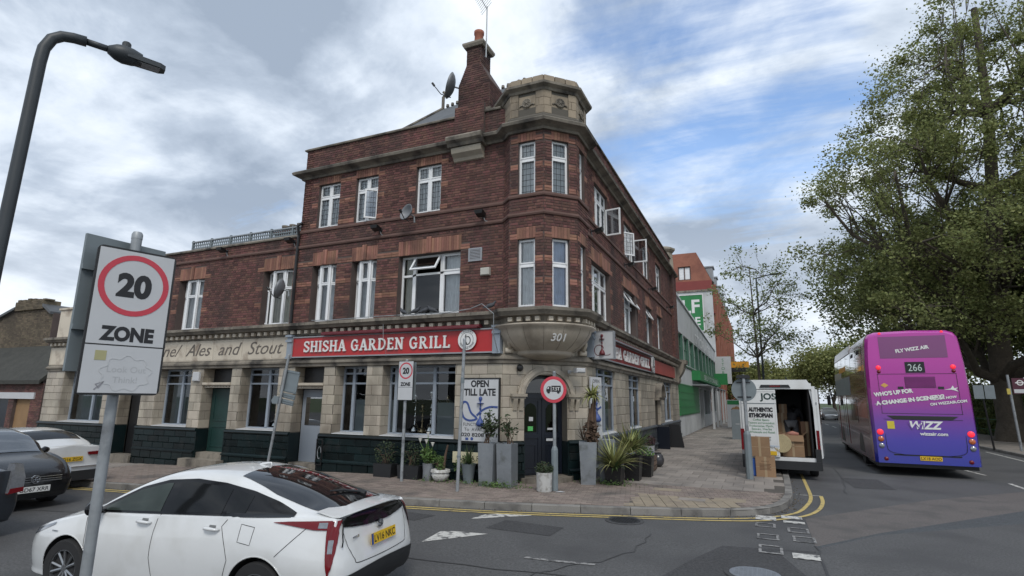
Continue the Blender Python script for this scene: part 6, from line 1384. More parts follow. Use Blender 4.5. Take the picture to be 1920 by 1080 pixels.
def wheel(t, x, y, z, r, wd, style='alloy', sgn=1, spokes=5):
    mb = MB(); mb.lathe([(r * .62, -wd / 2), (r * .95, -wd / 2), (r, -wd * .38), (r, wd * .38), (r * .95, wd / 2), (r * .66, wd / 2 * .98), (r * .62, wd * .3)], (x, y, z), 32, 'w'); w = mb.build('wheel', M_rubber, t, local=True, flat_angle=35)
    mb = MB(); yo = sgn * wd * .40
    mb.lathe([(r * .66, -wd * .3), (r * .66, wd * .46), (r * .62, wd * .46), (r * .60, wd * .2), (r * .57, -wd * .1)], (x, y, z), 32, 'w') if sgn > 0 else mb.lathe([(r * .66, wd * .3), (r * .66, -wd * .46), (r * .62, -wd * .46), (r * .60, -wd * .2), (r * .57, wd * .1)], (x, y, z), 32, 'w')
    for k in range(spokes):
        for dth in (-.16, .16):
            a = 2 * math.pi * k / spokes + dth; b = 2 * math.pi * k / spokes + dth * 1.6; mb.tube([(x + r * .1 * math.cos(a), y + yo * .8, z + r * .1 * math.sin(a)), (x + r * .6 * math.cos(b), y + yo, z + r * .6 * math.sin(b))], r * .055, 6)
    mb.tube([(x, y + yo * .5, z), (x, y + yo, z)], r * .13, 12); rm = mb.build('rim', M_alloy, w, local=True, flat_angle=40)
    mb = MB(); mb.lathe([(r * .55, 0), (0, .002)], (x, y + sgn * wd * .05, z), 24, 'w'); mb.build('brake_disc', M_blackpl, w, local=True); return w
def numplate(t, fr, w, h, text, mat, band=False):
    mb = MB(fr); mb.box(-w / 2, w / 2, 0, .008, -h / 2, h / 2); p = mb.build('number_plate', mat, t, local=True)
    o = txt(text, fr, (.02 if band else 0), -h * .34, h * .92, M_txtk, None, 'characters', w=.0095, ww=w * (.84 if band else .92), bold=.0015); o.parent = p
    if band: mb = MB(fr); mb.box(-w / 2, -w / 2 + .045, .008, .0095, -h / 2, h / 2); mb.build('blue_band', M_blue, p, local=True)
    return p
def rows_from(tab, ym):
    R_ = []
    for (x, zb, yb, zs, ys, zm, ymm, zbe, ybe, zgl, ygl, zr, yr, zt) in tab:
        R_.append([(x, 0, zb), (x, yb, zb), (x, ys, zs), (x, ymm, zm), (x, ybe, zbe), (x, ygl, zgl), (x, (ygl + yr) / 2 + .018, (zgl + zr) / 2), (x, yr, zr), (x, yr * .55, zt - (zt - zr) * .22), (x, 0, zt)])
    return R_
# ---- white five door hatchback, forward = +x locally, x=0 at the rear
HB1 = thing('white_hatchback', 'large white hatchback with yellow rear plate and dark sloping rear window in the foreground', 'car', (.45, -6.97, -.33), rotz=rad(186.6))
T1 = [
 (4.54, .30, .35, .36, .42, .50, .44, .60, .42, .62, .36, .645, .24, .66),
 (4.46, .24, .55, .32, .62, .50, .66, .63, .62, .66, .52, .69, .36, .72),
 (4.25, .20, .70, .28, .78, .52, .81, .70, .76, .735, .64, .775, .46, .81),
 (3.95, .19, .74, .26, .83, .55, .865, .79, .80, .82, .70, .86, .52, .90),
 (3.62, .19, .76, .25, .84, .58, .88, .86, .82, .885, .75, .925, .58, .965),
 (3.42, .19, .76, .25, .84, .60, .88, .895, .825, .92, .79, .965, .68, 1.02),
 (3.15, .19, .76, .25, .84, .62, .88, .915, .83, .945, .80, 1.10, .69, 1.16),
 (2.80, .19, .76, .25, .84, .62, .88, .93, .83, .96, .80, 1.265, .62, 1.325),
 (2.45, .19, .76, .25, .84, .62, .88, .945, .83, .975, .80, 1.365, .585, 1.43),
 (2.05, .19, .76, .25, .84, .62, .88, .96, .83, .99, .80, 1.395, .57, 1.470),
 (1.65, .19, .76, .25, .84, .62, .885, .98, .835, 1.01, .795, 1.375, .56, 1.455),
 (1.25, .19, .76, .25, .84, .63, .89, 1.005, .835, 1.035, .785, 1.31, .55, 1.405),
 (.90, .20, .76, .27, .84, .64, .89, 1.02, .82, 1.045, .76, 1.22, .545, 1.325),
 (.58, .22, .74, .30, .83, .65, .88, 1.03, .79, 1.05, .72, 1.13, .56, 1.235),
 (.30, .25, .70, .33, .80, .66, .85, 1.035, .74, 1.05, .68, 1.075, .58, 1.155),
 (.16, .27, .66, .35, .76, .66, .82, 1.035, .71, 1.045, .66, 1.055, .58, 1.115)]
r1 = rows_from(T1, .88)
r1.append([(.13, 0, .28), (.11, .62, .28), (.06, .72, .36), (.06, .77, .62), (.13, .69, .98), (.14, .66, 1.02), (.14, .62, 1.035), (.14, .56, 1.05), (.13, .3, 1.09), (.12, 0, 1.10)])
r1.append([(.11, 0, .29), (.08, .50, .29), (.02, .58, .38), (.0, .60, .58), (.10, .55, .93), (.115, .52, 1.0), (.125, .48, 1.02), (.13, .40, 1.04), (.125, .2, 1.07), (.12, 0, 1.085)])
r1.append([(.10, 0, .29), (.07, .25, .29), (.0, .28, .38), (-.02, .28, .58), (.08, .26, .93), (.10, .25, .99), (.11, .22, 1.02), (.12, .18, 1.04), (.12, .1, 1.06), (.115, 0, 1.07)])
r1.append([(.10, 0, .29), (.07, 0, .29), (.0, 0, .38), (-.02, 0, .58), (.08, 0, .93), (.10, 0, .99), (.11, 0, 1.02), (.115, 0, 1.04), (.118, 0, 1.055), (.118, 0, 1.06)])
B1 = Body(r1); WX = [(.93, .315, .80), (3.63, .315, .80)]
body = B1.mesh(M_wcar, HB1, WX, .365)
for (x, z, y) in WX:
    for sg in (-1, 1): wheel(HB1, x, sg * .775, z, .315, .205, sgn=sg)
# side glass (dark surround first, then panes)
hiA = lambda x: float(np.interp(x, [.62, .9, 1.25, 1.65, 2.05, 2.45, 2.8, 3.1, 3.38], [1.085, 1.175, 1.265, 1.33, 1.355, 1.325, 1.235, 1.085, .95]))
loA = lambda x: float(np.interp(x, [.62, 1.2, 2.4, 3.38], [1.062, 1.035, .985, .945]))
for sg in (1, -1):
    g = B1.pane(loA, hiA, .64, 3.36, .010, 60, 7, sg).build('window_surround', M_blackg, HB1, smooth=True, local=True)
    for (x0, x1, m) in ((2.36, 3.18, pm('dim_green_car_glass', (.035, .045, .04), .06, spec=.35, var=.3, scale=5)), (1.52, 2.24, pm('tinted_rear_glass', (.010, .011, .012), .06, spec=.3)), (1.22, 1.46, pm('tinted_rear_glass', (.010, .011, .012), .06, spec=.3))):
        lo = lambda x: loA(x) + .022; hi = lambda x: max(lo(x) + .004, hiA(x) - .035)
        B1.pane(lo, hi, x0, x1, .014, 20, 6, sg).build('side_window', m, HB1, smooth=True, local=True, norm=False)
    gaps = [B1.line([(2.34, .99), (2.36, .8), (2.36, .55), (2.30, .32), (2.30, .26)], sg), B1.line([(1.36, 1.03), (1.44, .93), (1.34, .72), (1.30, .62), (1.38, .30)], sg), B1.line([(3.42, .93), (3.36, .72), (3.32, .35), (3.30, .26)], sg), B1.line([(1.38, .30), (2.3, .26), (3.3, .26)], sg), B1.line([(.40, 1.0), (.56, .85), (.72, .70)], sg)]
    m_ = MB()
    for q in gaps: m_.add(q)
    m_.build('door_gap', M_seam, HB1, local=True, norm=False)
    for x in (2.52, 1.56):
        m_ = MB(); y = sg * (B1.side(x, .90) + .0); m_.tube([(x - .10, y + sg * .008, .895), (x - .07, y + sg * .038, .90), (x, y + sg * .045, .905), (x + .07, y + sg * .038, .905), (x + .10, y + sg * .008, .905)], [.012, .016, .019, .016, .012], 8); m_.build('door_handle', M_wcar, HB1, smooth=True, local=True)
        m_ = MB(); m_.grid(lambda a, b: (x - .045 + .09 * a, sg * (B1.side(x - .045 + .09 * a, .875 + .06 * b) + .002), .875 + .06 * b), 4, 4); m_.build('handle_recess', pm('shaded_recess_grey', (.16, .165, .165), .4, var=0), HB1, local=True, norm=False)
    m_ = MB(); y0 = sg * B1.side(3.17, .97); m_.tube([(3.19, y0, .96), (3.17, y0 + sg * .08, .975)], .025, 6); m_.tube([(3.24, y0 + sg * .06, 1.0), (3.20, y0 + sg * .15, 1.01), (3.15, y0 + sg * .22, 1.0)], [.05, .085, .055], 12); m_.build('door_mirror', M_blackg, HB1, smooth=True, local=True)
fl_ = B1.line([(1.02, .95), (1.19, .97), (1.20, .80), (1.04, .78), (1.02, .95)], 1, .006); fl_.build('fuel_flap', M_seam, HB1, local=True, norm=False)
# wheel arch lips
for sg in (1, -1):
    for (x, z, y) in WX:
        m_ = MB(); P_ = [(x + .372 * math.cos(rad(a)), z + .372 * math.sin(rad(a))) for a in range(-8, 189, 7)]; m_.tube([(px, sg * (B1.side(px, pz) - .004), pz) for px, pz in P_ if pz > .22], .008, 6); m_.build('arch_lip', M_wcar, HB1, smooth=True, local=True)
# rear window and roof details
def toppatch(B, mb, xz, ylim, off=.006, nu=20, nv=20, rows=None, zmin=.9):
    """patch over the top surface: xz=(x0,x1), ylim(x)->half width"""
    cols = slice(6 * B.sub, None)
    def fn(a, b):
        x = xz[0] + (xz[1] - xz[0]) * a; y = ylim(x) * (2 * b - 1); col = B.G[:, 9 * B.sub, 0]
        i = int(np.searchsorted(-col, -x)); i = min(max(i, 1), len(col) - 1); t = (col[i - 1] - x) / (col[i - 1] - col[i] + 1e-9)
        def zz_(i): c = B.G[i, int(6.5 * B.sub):]; return np.interp(-abs(y), -c[:, 1], c[:, 2])
        return (x, y, zz_(i - 1) * (1 - t) + zz_(i) * t + off)
    mb.grid(fn, nu, nv); return mb
rgy = lambda x: float(np.interp(x, [.26, .5, 1.0, 1.55], [.56, .585, .575, .50]))
toppatch(B1, MB(), (.27, 1.55), rgy, .005, 30, 22).build('rear_window', pm('near_black_glass', (.008, .008, .009), .04, var=0, coat=1), HB1, smooth=True, local=True)
toppatch(B1, MB(), (2.55, 3.40), lambda x: float(np.interp(x, [2.55, 3.4], [.50, .64])), .006, 16, 14).build('windscreen', pm('near_black_glass', (.008, .008, .009), .04, var=0, coat=1), HB1, smooth=True, local=True)
m_ = MB(); m_.tube([(.38, -.12, 1.20), (.50, .05, 1.235), (.56, .24, 1.25)], [.018, .016, .008], 6); m_.tube([(.33, -.12, 1.185), (.42, -.12, 1.21)], .03, 8); m_.build('rear_wiper', M_blackpl, HB1, local=True)
m_ = MB(); i = m_.P((1.55, 0, 1.45), (1.72, .03, 1.462), (1.72, -.03, 1.462), (1.60, 0, 1.515)); m_.tube([(1.80, 0, 1.455), (1.72, 0, 1.465), (1.64, 0, 1.482), (1.60, 0, 1.487), (1.585, 0, 1.45)], [.004, .018, .012, .009, .012], 10); m_.build('roof_aerial', M_wcar, HB1, smooth=True, local=True)
# spoiler lip + black panel + boot lid + lamps, built as blocks that follow the rear surface
def rearx(y, z): return B1.near((1, 2), abs(y), z, rows=slice(14 * B1.sub, None))
def rearpatch(y0, y1, z0f, z1f, off, nu=16, nv=6):
    mb = MB(); mb.grid(lambda a, b: (lambda y: (lambda z: (rearx(y, z) - off, y, z))(z0f(y) + (z1f(y) - z0f(y)) * b))(y0 + (y1 - y0) * a), nu, nv); return mb
sp = MB(); pr = [(.34, 1.15), (.20, 1.14), (.055, 1.125), (.05, 1.11), (.13, 1.105)]; k_n = 14; base = None
for k in range(k_n + 1):
    y = -.64 + 1.28 * k / k_n; e = abs(y) / .64; i = sp.P(*[(px + .10 * e ** 2.2, y, pz - .045 * e ** 2) for px, pz in pr])
    if k: 
        for q in range(5): sp.f.append((i - 5 + q, i - 5 + (q + 1) % 5, i + (q + 1) % 5, i + q))
sp.f += [(0, 1, 2, 3, 4), tuple(5 * k_n + q for q in range(5))]
sp.build('spoiler', M_wcar, HB1, smooth=False, local=True, flat_angle=40)
rearpatch(-.62, .62, lambda y: .925 + .05 * (abs(y) / .62) ** 2, lambda y: 1.085 - .03 * (abs(y) / .6) ** 2, .014, 24, 5).build('rear_black_panel', M_blackg, HB1, smooth=True, local=True)
bl_ = MB(); xb = lambda y: rearx(y, .85) - .02
# number plate recess, garnish, plate
FRr = Fr((rearx(0, .8) - .03, 0, .79), (0, -1, 0), (-1, 0, .0), (0, 0, 1))
numplate(HB1, Fr((rearx(0, .8) - .045, .0, .785), (0, -1, 0), (-1, 0, .12), (.12, 0, 1)), .52, .111, 'LV16 NKC', M_py, True)

def rline(pts, w=.007, off=.004):
    mb = MB(); V_ = []
    for k, p in enumerate(pts):
        d = np.array(pts[min(k + 1, len(pts) - 1)]) - np.array(pts[max(k - 1, 0)]); d = d / np.linalg.norm(d); q = np.array((-d[1], d[0])) * w / 2
        for g in (-1, 1): y, z = p[0] + g * q[0], p[1] + g * q[1]; V_.append((rearx(y, z) - off, y, z))
    i = mb.P(*V_)
    for k in range(len(pts) - 1): mb.f.append((i + 2 * k, i + 2 * k + 1, i + 2 * k + 3, i + 2 * k + 2))
    return mb
hl = smoothp([(.63, .95), (.60, .80), (.53, .66), (.50, .62), (.3, .61), (0, .605), (-.3, .61), (-.50, .62), (-.53, .66), (-.60, .80), (-.63, .95)], 5)
rline(hl).build('boot_gap', M_seam, HB1, local=True, norm=False)
rearpatch(-.72, .72, lambda y: .285 + .03 * (abs(y) / .7) ** 2, lambda y: .565 - .03 * (abs(y) / .7) ** 2, .014, 24, 6).build('lower_bumper_trim', M_blackpl, HB1, smooth=True, local=True)
m_ = MB(); m_.lathe([(.045, 0), (.04, .008), (0, .01)], (0, 0, 0), 20, 'w'); 
for sg in (1,): 
    f_ = Fr((rearx(0, .90) - .02, 0, .905), (0, -1, 0), (-1, 0, 0)); m_ = MB(f_); ribbon2(m_, ell(0, 0, .055, .038, 0, 360, 24), .010, 0, .012); ribbon2(m_, ell(0, .0, .018, .034, 0, 360, 16), .008, 0, .013); ribbon2(m_, ell(0, .012, .036, .016, 0, 360, 16), .008, 0, .0135); m_.build('badge', M_blue if False else M_chr, HB1, local=True)
o = txt('PRIUS', Fr((rearx(.46, .86) - .014, .46, .845), (.12, -1, 0), (-1, -.12, 0)), 0, 0, .032, M_chr, None, 'model_lettering', ext=.003, ww=.14); o.parent = HB1
o = txt('HYBRID', Fr((4.0 - .14, B1.side(3.86, .70) + .006, .70), (-1, 0, 0), (0, 1, 0)), 0, 0, .025, M_chr, None, 'side_lettering', ext=.002, ww=.09); o.parent = HB1
# boomerang tail lamps
def cornerlens(sg, par, t0, t1, zlo, zhi, off, mat, nm):
    def pt(t, z):
        wd = float(np.interp(z, [.46, .60, .80, 1.04], [.0, .012, .025, .05])); wr_ = float(np.interp(z, [.46, .6, .8, 1.04], [.0, .004, .012, .03]))
        xc = float(np.interp(z, [.28, .36, .62, .98, 1.05], [.11, .06, .06, .13, .14])); yc = float(np.interp(z, [.28, .36, .62, .98, 1.05], [.62, .72, .77, .69, .62]))
        pts = np.array([(.16 + wd, B1.side(.16 + wd, z)), (.16, B1.side(.165, z)), (xc + .02, yc + .012), (xc, yc), (rearx(yc - wr_, z), yc - wr_)]); L_ = np.r_[0, np.cumsum(np.linalg.norm(np.diff(pts, axis=0), axis=1))]; L_ /= max(L_[-1], 1e-6)
        kz = min(1.0, max(.02, (z - .54) / .40)) ** .75; tt = .32 * (1 - kz) + t * kz; x, y = np.interp(tt, L_, pts[:, 0]), np.interp(tt, L_, pts[:, 1]); n = np.array((-.6 if tt > .5 else -.1, .8)); return (x + n[0] * off, sg * (y + n[1] * off), z)
    mb = MB(); mb.grid(lambda a, b: pt(t0 + (t1 - t0) * b, zlo + (zhi - zlo) * a), 18, 10); mb.build(nm, mat, par, smooth=True, local=True)
for sg in (1, -1):
    lo_ = lambda x: float(np.interp(x, [.08, .2, .34, .62, .80], [.985, .965, .962, .995, 1.01])); hi_ = lambda x: float(np.interp(x, [.08, .2, .40, .62, .80], [1.055, 1.05, 1.04, 1.03, 1.014]))
    tlm = B1.pane(lo_, hi_, .17, .80, .014, 18, 5, sg).build('tail_lamp', M_tail, HB1, smooth=True, local=True)
    B1.pane(lambda x: lo_(x) + .018, lambda x: hi_(x) - .015, .17, .30, .018, 6, 4, sg).build('lamp_clear_lens', M_lensc, tlm, smooth=True, local=True)
    n = 18
    yo_ = lambda z: float(np.interp(z, [.46, .60, .75, .90, 1.05], [.775, .775, .755, .72, .675])); wi = lambda z: float(np.interp(z, [.46, .55, .7, .85, 1.05], [.002, .02, .04, .055, .065]))
    def strip(zlo, zhi, w0, w1, off):
        m_ = MB(); m_.grid(lambda a, b: (lambda z: (lambda y: (rearx(y, z) - off, sg * y, z))(yo_(z) - wi(z) * (w0 + (w1 - w0) * b)))(zlo + (zhi - zlo) * a), 14, 4); return m_
    cornerlens(sg, tlm, 0.0, 1.0, .54, 1.045, .026, M_tail, 'lamp_side_lens'); cornerlens(sg, tlm, .25, .62, .76, .88, .031, M_lensc, 'lamp_clear_lens')
    m_ = MB(); m_.tube([(rearx(yo_(z) - wi(z), z) - .022, sg * (yo_(z) - wi(z)), z) for z in (1.05, 1.0, .95, .9, .85, .8)], .007, 5); m_.build('lamp_edge', M_blackg, tlm, local=True)
MB().box(.1, .16, -.3, .3, .2, .3).build('tow_trim', M_blackpl, HB1, local=True)
# headlamp sliver
for sg in (1, -1):
    B1.pane(lambda x: float(np.interp(x, [3.9, 4.3], [.775, .62])), lambda x: float(np.interp(x, [3.9, 4.3], [.80, .69])), 3.92, 4.3, .006, 12, 4, sg).build('headlamp', M_lensc, HB1, smooth=True, local=True)
# ---- simpler cars from the same loft
def simplecar(t, L_, H_, Wd_, mat, kind='hatch', wheels=(.85, 3.5), wr=.33, glass=None, plate=None, fplate=None, side=True):
    """forward = +x, x=0 rear"""
    w = Wd_ / 2; hood = L_ - 1.15; r = H_
    if kind == 'saloon': top = [(L_, .0, .62), (L_ - .12, .0, .72), (L_ - .6, 0, .86), (hood, 0, .97), (hood - .35, .5, 0), (hood - .8, .86, 0), (hood - 1.3, 1.0, 0), (hood - 1.9, .985, 0), (hood - 2.4, .82, 0), (.72, .40, 0), (.42, 0.02, 1.02), (.14, 0, 1.05)]
    else: top = [(L_, .0, .62), (L_ - .12, .0, .74), (L_ - .6, 0, .90), (hood, 0, 1.02), (hood - .35, .52, 0), (hood - .75, .85, 0), (hood - 1.3, 1.0, 0), (hood - 2.0, .99, 0), (hood - 2.4, .93, 0), (.55, .72, 0), (.25, .35, 0), (.1, .15, 0)]
    tab = []; belt0 = .90
    for k, (x, f, z) in enumerate(top):
        e = min(1, (L_ - x + .02) / .5) ** .5 * min(1, (x + .25) / .5) ** .4; wb = w * (.62 + .38 * e); be = z - .04 if f == 0 or z > 0 else belt0 + .08 * (1 - x / L_); zt = z if z > 0 else belt0 + .06 + (r - belt0 - .06) * f
        if z > 0: tab.append((x, .24, wb - .16, .3, wb - .06, .52, wb, min(be, zt - .07), wb - .06, zt - .05, wb - .14, zt - .02, wb - .30, zt))
        else: yr = (w - .07) - (w * .28) * f; tab.append((x, .2, wb - .14, .26, wb - .05, .56, wb, be, wb - .045, be + .03, wb - .08, zt - .05, min(yr, wb - .1), zt))
    rr = rows_from(tab, w); zt = tab[-1][-1]; be = tab[-1][7]
    for kx, ky in ((.04, .86), (.0, .55), (-.01, .0)):
        rr.append([(kx + .03 + rr[-1][j][0] * 0, p[1] * ky, p[2] * 1.0 + (.05 if j < 2 else 0)) if True else None for j, p in enumerate(rows_from([tab[-1]], w)[0])])
    B = Body(rr, 4); B.mesh(mat, t, [(x, wr - .0, w - .08) for x in wheels], wr + .05)
    for x in wheels:
        for sg in (-1, 1): wheel(t, x, sg * (w - .11), wr, wr, .2, sgn=sg, spokes=6)
    xs = [hood - 2.35 if kind == 'saloon' else .65, hood - .35]; lo = lambda x: belt0 + .08 * (1 - x / L_) + .045; rz = np.array([(a[0], a[-3] - .035) for a in tab if a[-1] > 1.02][::-1]); hi = lambda x: max(lo(x) + .005, float(np.interp(x, rz[:, 0], rz[:, 1])))
    for sg in (1, -1):
        B.pane(lo, hi, xs[0], xs[1], .005, 30, 5, sg).build('side_window', M_blackg, t, smooth=True, local=True)
        m_ = MB()
        for x in (hood - .5, hood - 1.45, xs[0] + .1): m_.add(B.line([(x, .95), (x - .03, .6), (x, .3)], sg))
        m_.build('door_gap', M_seam, t, local=True, norm=False); m_ = MB(); y0 = sg * (w - .06); m_.tube([(hood - .5, y0, .98), (hood - .53, sg * (w + .07), 1.0), (hood - .56, sg * (w + .14), 1.0)], [.03, .08, .05], 10); m_.build('door_mirror', mat, t, smooth=True, local=True)
    return B, w, hood
def xrear(B, y, z): return B.near((1, 2), abs(y), z, rows=slice(-4 * B.sub, None))
def xfront(B, y, z): return B.near((1, 2), abs(y), z, rows=slice(0, 2 * B.sub))
# black hatch facing the viewer
VW = thing('black_estate_car', 'black car facing the viewer at the left edge with a white front plate', 'car', (-13.0, -5.98, gz(-10, -6.0)), rotz=rad(0)); B, w, hood = simplecar(VW, 4.5, 1.50, 1.74, M_kcar)
toppatch(B, MB(), (hood - .8, hood - .03), lambda x: .62, .007, 14, 12).build('windscreen', M_glassx, VW, smooth=True, local=True)
f_ = Fr((4.53, 0, .60), (0, 1, 0), (1, 0, 0)); numplate(VW, Fr((4.56, 0, .42), (0, 1, 0), (1, 0, 0)), .52, .11, 'GD67 XRR', M_pw); m_ = MB(f_); [m_.box(-.45, .45, -.2, .02, z, z + .012) for z in (-.05, -.01, .03)]; m_.build('grille', M_chr, VW, local=True)
f_ = Fr((4.545, 0, .60), (0, 1, 0), (1, 0, 0)); m_ = MB(f_); ribbon2(m_, ell(0, 0, .07, .07, 0, 360, 24), .012, 0, .02); ribbon2(m_, [(-.035, .05), (0, .005), (.035, .05)], .01, 0, .018); ribbon2(m_, [(-.05, .02), (-.025, -.05), (0, -.01), (.025, -.05), (.05, .02)], .01, 0, .0185); m_.build('badge', M_chr, VW, local=True)
for sg in (-1, 1): m_ = MB(Fr((4.30, 0, .66), (0, 1, 0), (1, 0, 0))); i = m_.P(*[(sg * u, v, z) for u, v, z in ((.44, .14, -.06), (.72, .02, -.04), (.80, -.14, .06), (.78, -.22, .10), (.46, .10, .05))]); m_.f.append(tuple(range(i, i + 5))); m_.build('headlamp', M_lensc, VW, local=True)
# white saloon seen from behind
AU = thing('white_saloon', 'white saloon parked along the dark tiled wall, seen from behind with a yellow plate', 'car', (-10.8, -4.15, gz(-12, -4.3)), rotz=rad(181)); B, w, hood = simplecar(AU, 4.75, 1.42, 1.76, M_wcar, 'saloon', (1.0, 3.85))
toppatch(B, MB(), (.80, hood - 2.28), lambda x: .60, .007, 12, 12).build('rear_window', M_blackg, AU, smooth=True, local=True); numplate(AU, Fr((.0, 0, .74), (0, -1, 0), (-1, 0, 0)), .52, .11, 'KD16 ZGX', M_py)
for sg in (-1, 1): m_ = MB(Fr((.0, 0, .84), (0, -1, 0), (-1, 0, 0))); m_.prism([(sg * .38, -.02), (sg * .72, -.03), (sg * .8, .03), (sg * .72, .06), (sg * .36, .05)], 'w', -.12, .02); m_.build('tail_lamp', M_tail, AU, local=True)
MB(Fr((-.0, 0, .3), (0, -1, 0), (-1, 0, 0))).box(-.7, .7, -.1, .025, -.06, .16).build('lower_bumper_trim', M_blackpl, AU, local=True); MB(Fr((0, 0, 0), (0, -1, 0), (-1, 0, 0))).box(-.72, .72, -.1, .015, .55, .565).build('chrome_strip', M_chr, AU, local=True)
# dark grey hatchback at the edge
GP = thing('dark_grey_hatchback', 'dark grey hatchback cut off by the left edge, rear lamp showing', 'car', (-6.4, -7.95, gz(-6.5, -8)), rotz=rad(184)); B, w, hood = simplecar(GP, 4.45, 1.47, 1.76, M_gcar, 'saloon')
toppatch(B, MB(), (.80, 1.25), lambda x: .56, .007, 10, 10).build('rear_window', M_blackg, GP, smooth=True, local=True)
for sg in (-1, 1):
    m_ = MB(Fr((.0, 0, .70), (0, -1, 0), (-1, 0, 0))); m_.prism([(sg * .62, -.02), (sg * .82, .0), (sg * .83, .2), (sg * .76, .42), (sg * .66, .42)], 'w', -.16, .015); lm = m_.build('tail_lamp', M_lensc, GP, local=True); m_ = MB(Fr((.0, 0, .70), (0, -1, 0), (-1, 0, 0))); m_.prism([(sg * .62, -.03), (sg * .82, -.01), (sg * .825, .06), (sg * .64, .05)], 'w', -.16, .022); m_.build('red_lens', M_tail, lm, local=True)
numplate(GP, Fr((-.01, 0, .80), (0, -1, 0), (-1, 0, 0)), .52, .11, 'LD08 KTV', M_py) if False else None
o = txt('T Spirit', Fr((-.012, -.45, .74), (0, -1, 0), (-1, 0, 0)), 0, 0, .04, M_chr, None, 'trim_lettering', ext=.002); o.parent = GP
# far cars on the main road
for k, (x, y, m, lab) in enumerate(((8.4, 74, M_gcar, 'small dark distant car facing along the road just right of the van'), (12.0, 70, pm('silver_car_paint', (.35, .37, .39), .3, .5, coat=.5), 'small silver distant car between the van and the bus'))):
    t = thing('distant_car', lab, 'car', (x, y, -.12), rotz=rad(-90)); simplecar(t, 4.3, 1.5, 1.8, m)
# ---- white van with its rear door open
VN = thing('white_delivery_van', 'white high roof van, lettered left rear door shut, right one open on boxes', 'van', (4.82, 5.25, -.10)); VL, VWd, VH = 5.6, 1.96, 2.66
FV = Fr((4.82, 5.25, -.10), (1, 0, 0), (0, 1, 0))      # u right, w forward, z up
def vsec(z): return VWd / 2 - max(0, z - 1.3) ** 2 * .075 - (.10 if z > 2.58 else 0) * (z - 2.58) / .08
zs_ = [.38, .7, 1.3, 1.8, 2.2, 2.45, 2.58]
sh_ = MB(FV)
for sg in (-1, 1):
    for (w0, w1) in ((.04, VL - 1.6),):
        i = []
        for z in zs_: i.append(sh_.P((sg * vsec(z), w0, z), (sg * vsec(z), w1, z), (sg * (vsec(z) - .05), w0, z), (sg * (vsec(z) - .05), w1, z)))
        for a, b in zip(i, i[1:]): sh_.f += [(a, a + 1, b + 1, b), (a + 2, b + 2, b + 3, a + 3), (a, b, b + 2, a + 2)]
rf = [(-vsec(2.58), 2.58), (-vsec(2.58) + .08, 2.65), (-.5, 2.68), (.5, 2.68), (vsec(2.58) - .08, 2.65), (vsec(2.58), 2.58), (.8, 2.56), (-.8, 2.56)]
sh_.prism([(a, b) for a, b in rf], 'w', .02, VL - 1.5)
sh_.build('body_shell', M_wcar, VN, flat_angle=40)
fl2 = MB(FV); fl2.box(-.93, .93, .02, VL - .3, .48, .56); fl2.box(-.93, .93, 3.2, 3.26, .56, 2.55); fl2.build('load_floor', M_blackpl, VN)
li = MB(FV)
for sg in (-1, 1): li.box(min(sg * .80, sg * .84), max(sg * .80, sg * .84), .1, 3.2, .56, 2.5)
li.box(-.8, .8, .1, 3.2, 2.50, 2.54); li.build('cargo_lining', pm('dark_van_lining', (.02, .02, .022), .9, var=.2), VN)
cab = MB(FV); cab.prism([(VL - 1.6, .3), (VL - .05, .3), (VL, .6), (VL - .1, 1.1), (VL - .9, 1.35), (VL - 1.5, 2.3), (VL - 1.6, 2.62)], 'u', -.96, .96); cab.build('cab', M_wcar, VN)
for (a, b) in ((-1.0, -.985), (.985, 1.0)): MB(FV).prism([(VL - 1.5, 1.3), (VL - .95, 1.3), (VL - 1.35, 2.1), (VL - 1.5, 2.1)], 'u', a, b).build('cab_window', M_blackg, VN)
rp = MB(FV); rp.box(-.99, -.93, -.01, .05, .56, 2.45); rp.box(.90, .985, -.01, .06, .56, 2.50); rp.box(-.93, .90, -.01, .05, 2.42, 2.58); rp.box(-.93, .93, -.01, .05, .44, .56); rp.prism([(-.86, 2.58), (.86, 2.58), (.80, 2.68), (-.80, 2.68)], 'w', -.005, .05); rp.build('rear_frame', M_wcar, VN)
bp_ = MB(FV); bp_.box(-.98, .98, -.10, .05, .24, .46); bp_.box(-1.0, -.80, -.06, .05, .24, .9); bp_.box(.86, 1.0, -.06, .06, .24, .8); bp_.build('rear_bumper', M_blackpl, VN)
ld = MB(FV); ld.box(-.93, -.02, -.07, -.012, .56, 2.40); ldo = ld.build('left_rear_door', M_wcar, VN)
FD = Fr(FV.p(0, -.072, 0), (1, 0, 0), (0, -1, 0)); m_ = MB(FD); rectframe(m_, -.90, -.05, .60, 2.36, -.0, .006, .012); m_.build('door_swage', M_wcar, ldo)
txt('JOS', FD, -.22, 2.13, .24, M_dgreen, ldo, 'door_lettering', w=.004, bold=.008, ww=.42); MB(FD).box(-.92, -.03, .001, .003, 2.00, 2.025).build('door_line', M_sgrey, ldo)
txt('AUTHENTIC', FD, -.44, 1.79, .15, M_txtk, ldo, 'door_lettering', w=.004, bold=.011, ww=.64); txt('ETHIOPIAN', FD, -.44, 1.63, .15, M_txtk, ldo, 'door_lettering', w=.004, bold=.011, ww=.62)
for k, s_ in enumerate(('Coffee Beans', 'Teamint and Groundnut', 'Frankincense, Myrrh,', 'Spices, Herbs', 'Wholesale and Retail')): txt(s_, FD, -.44, 1.53 - .085 * k, .085, M_green, ldo, 'door_lettering', w=.004, ww=(.42, .68, .62, .52, .66)[k])
for k, s_ in enumerate(('Ramesgate', 'Road Market')): txt(s_, FD, -.42, 1.06 - .07 * k, .07, M_txtk, ldo, 'door_lettering', w=.004, ww=.4)
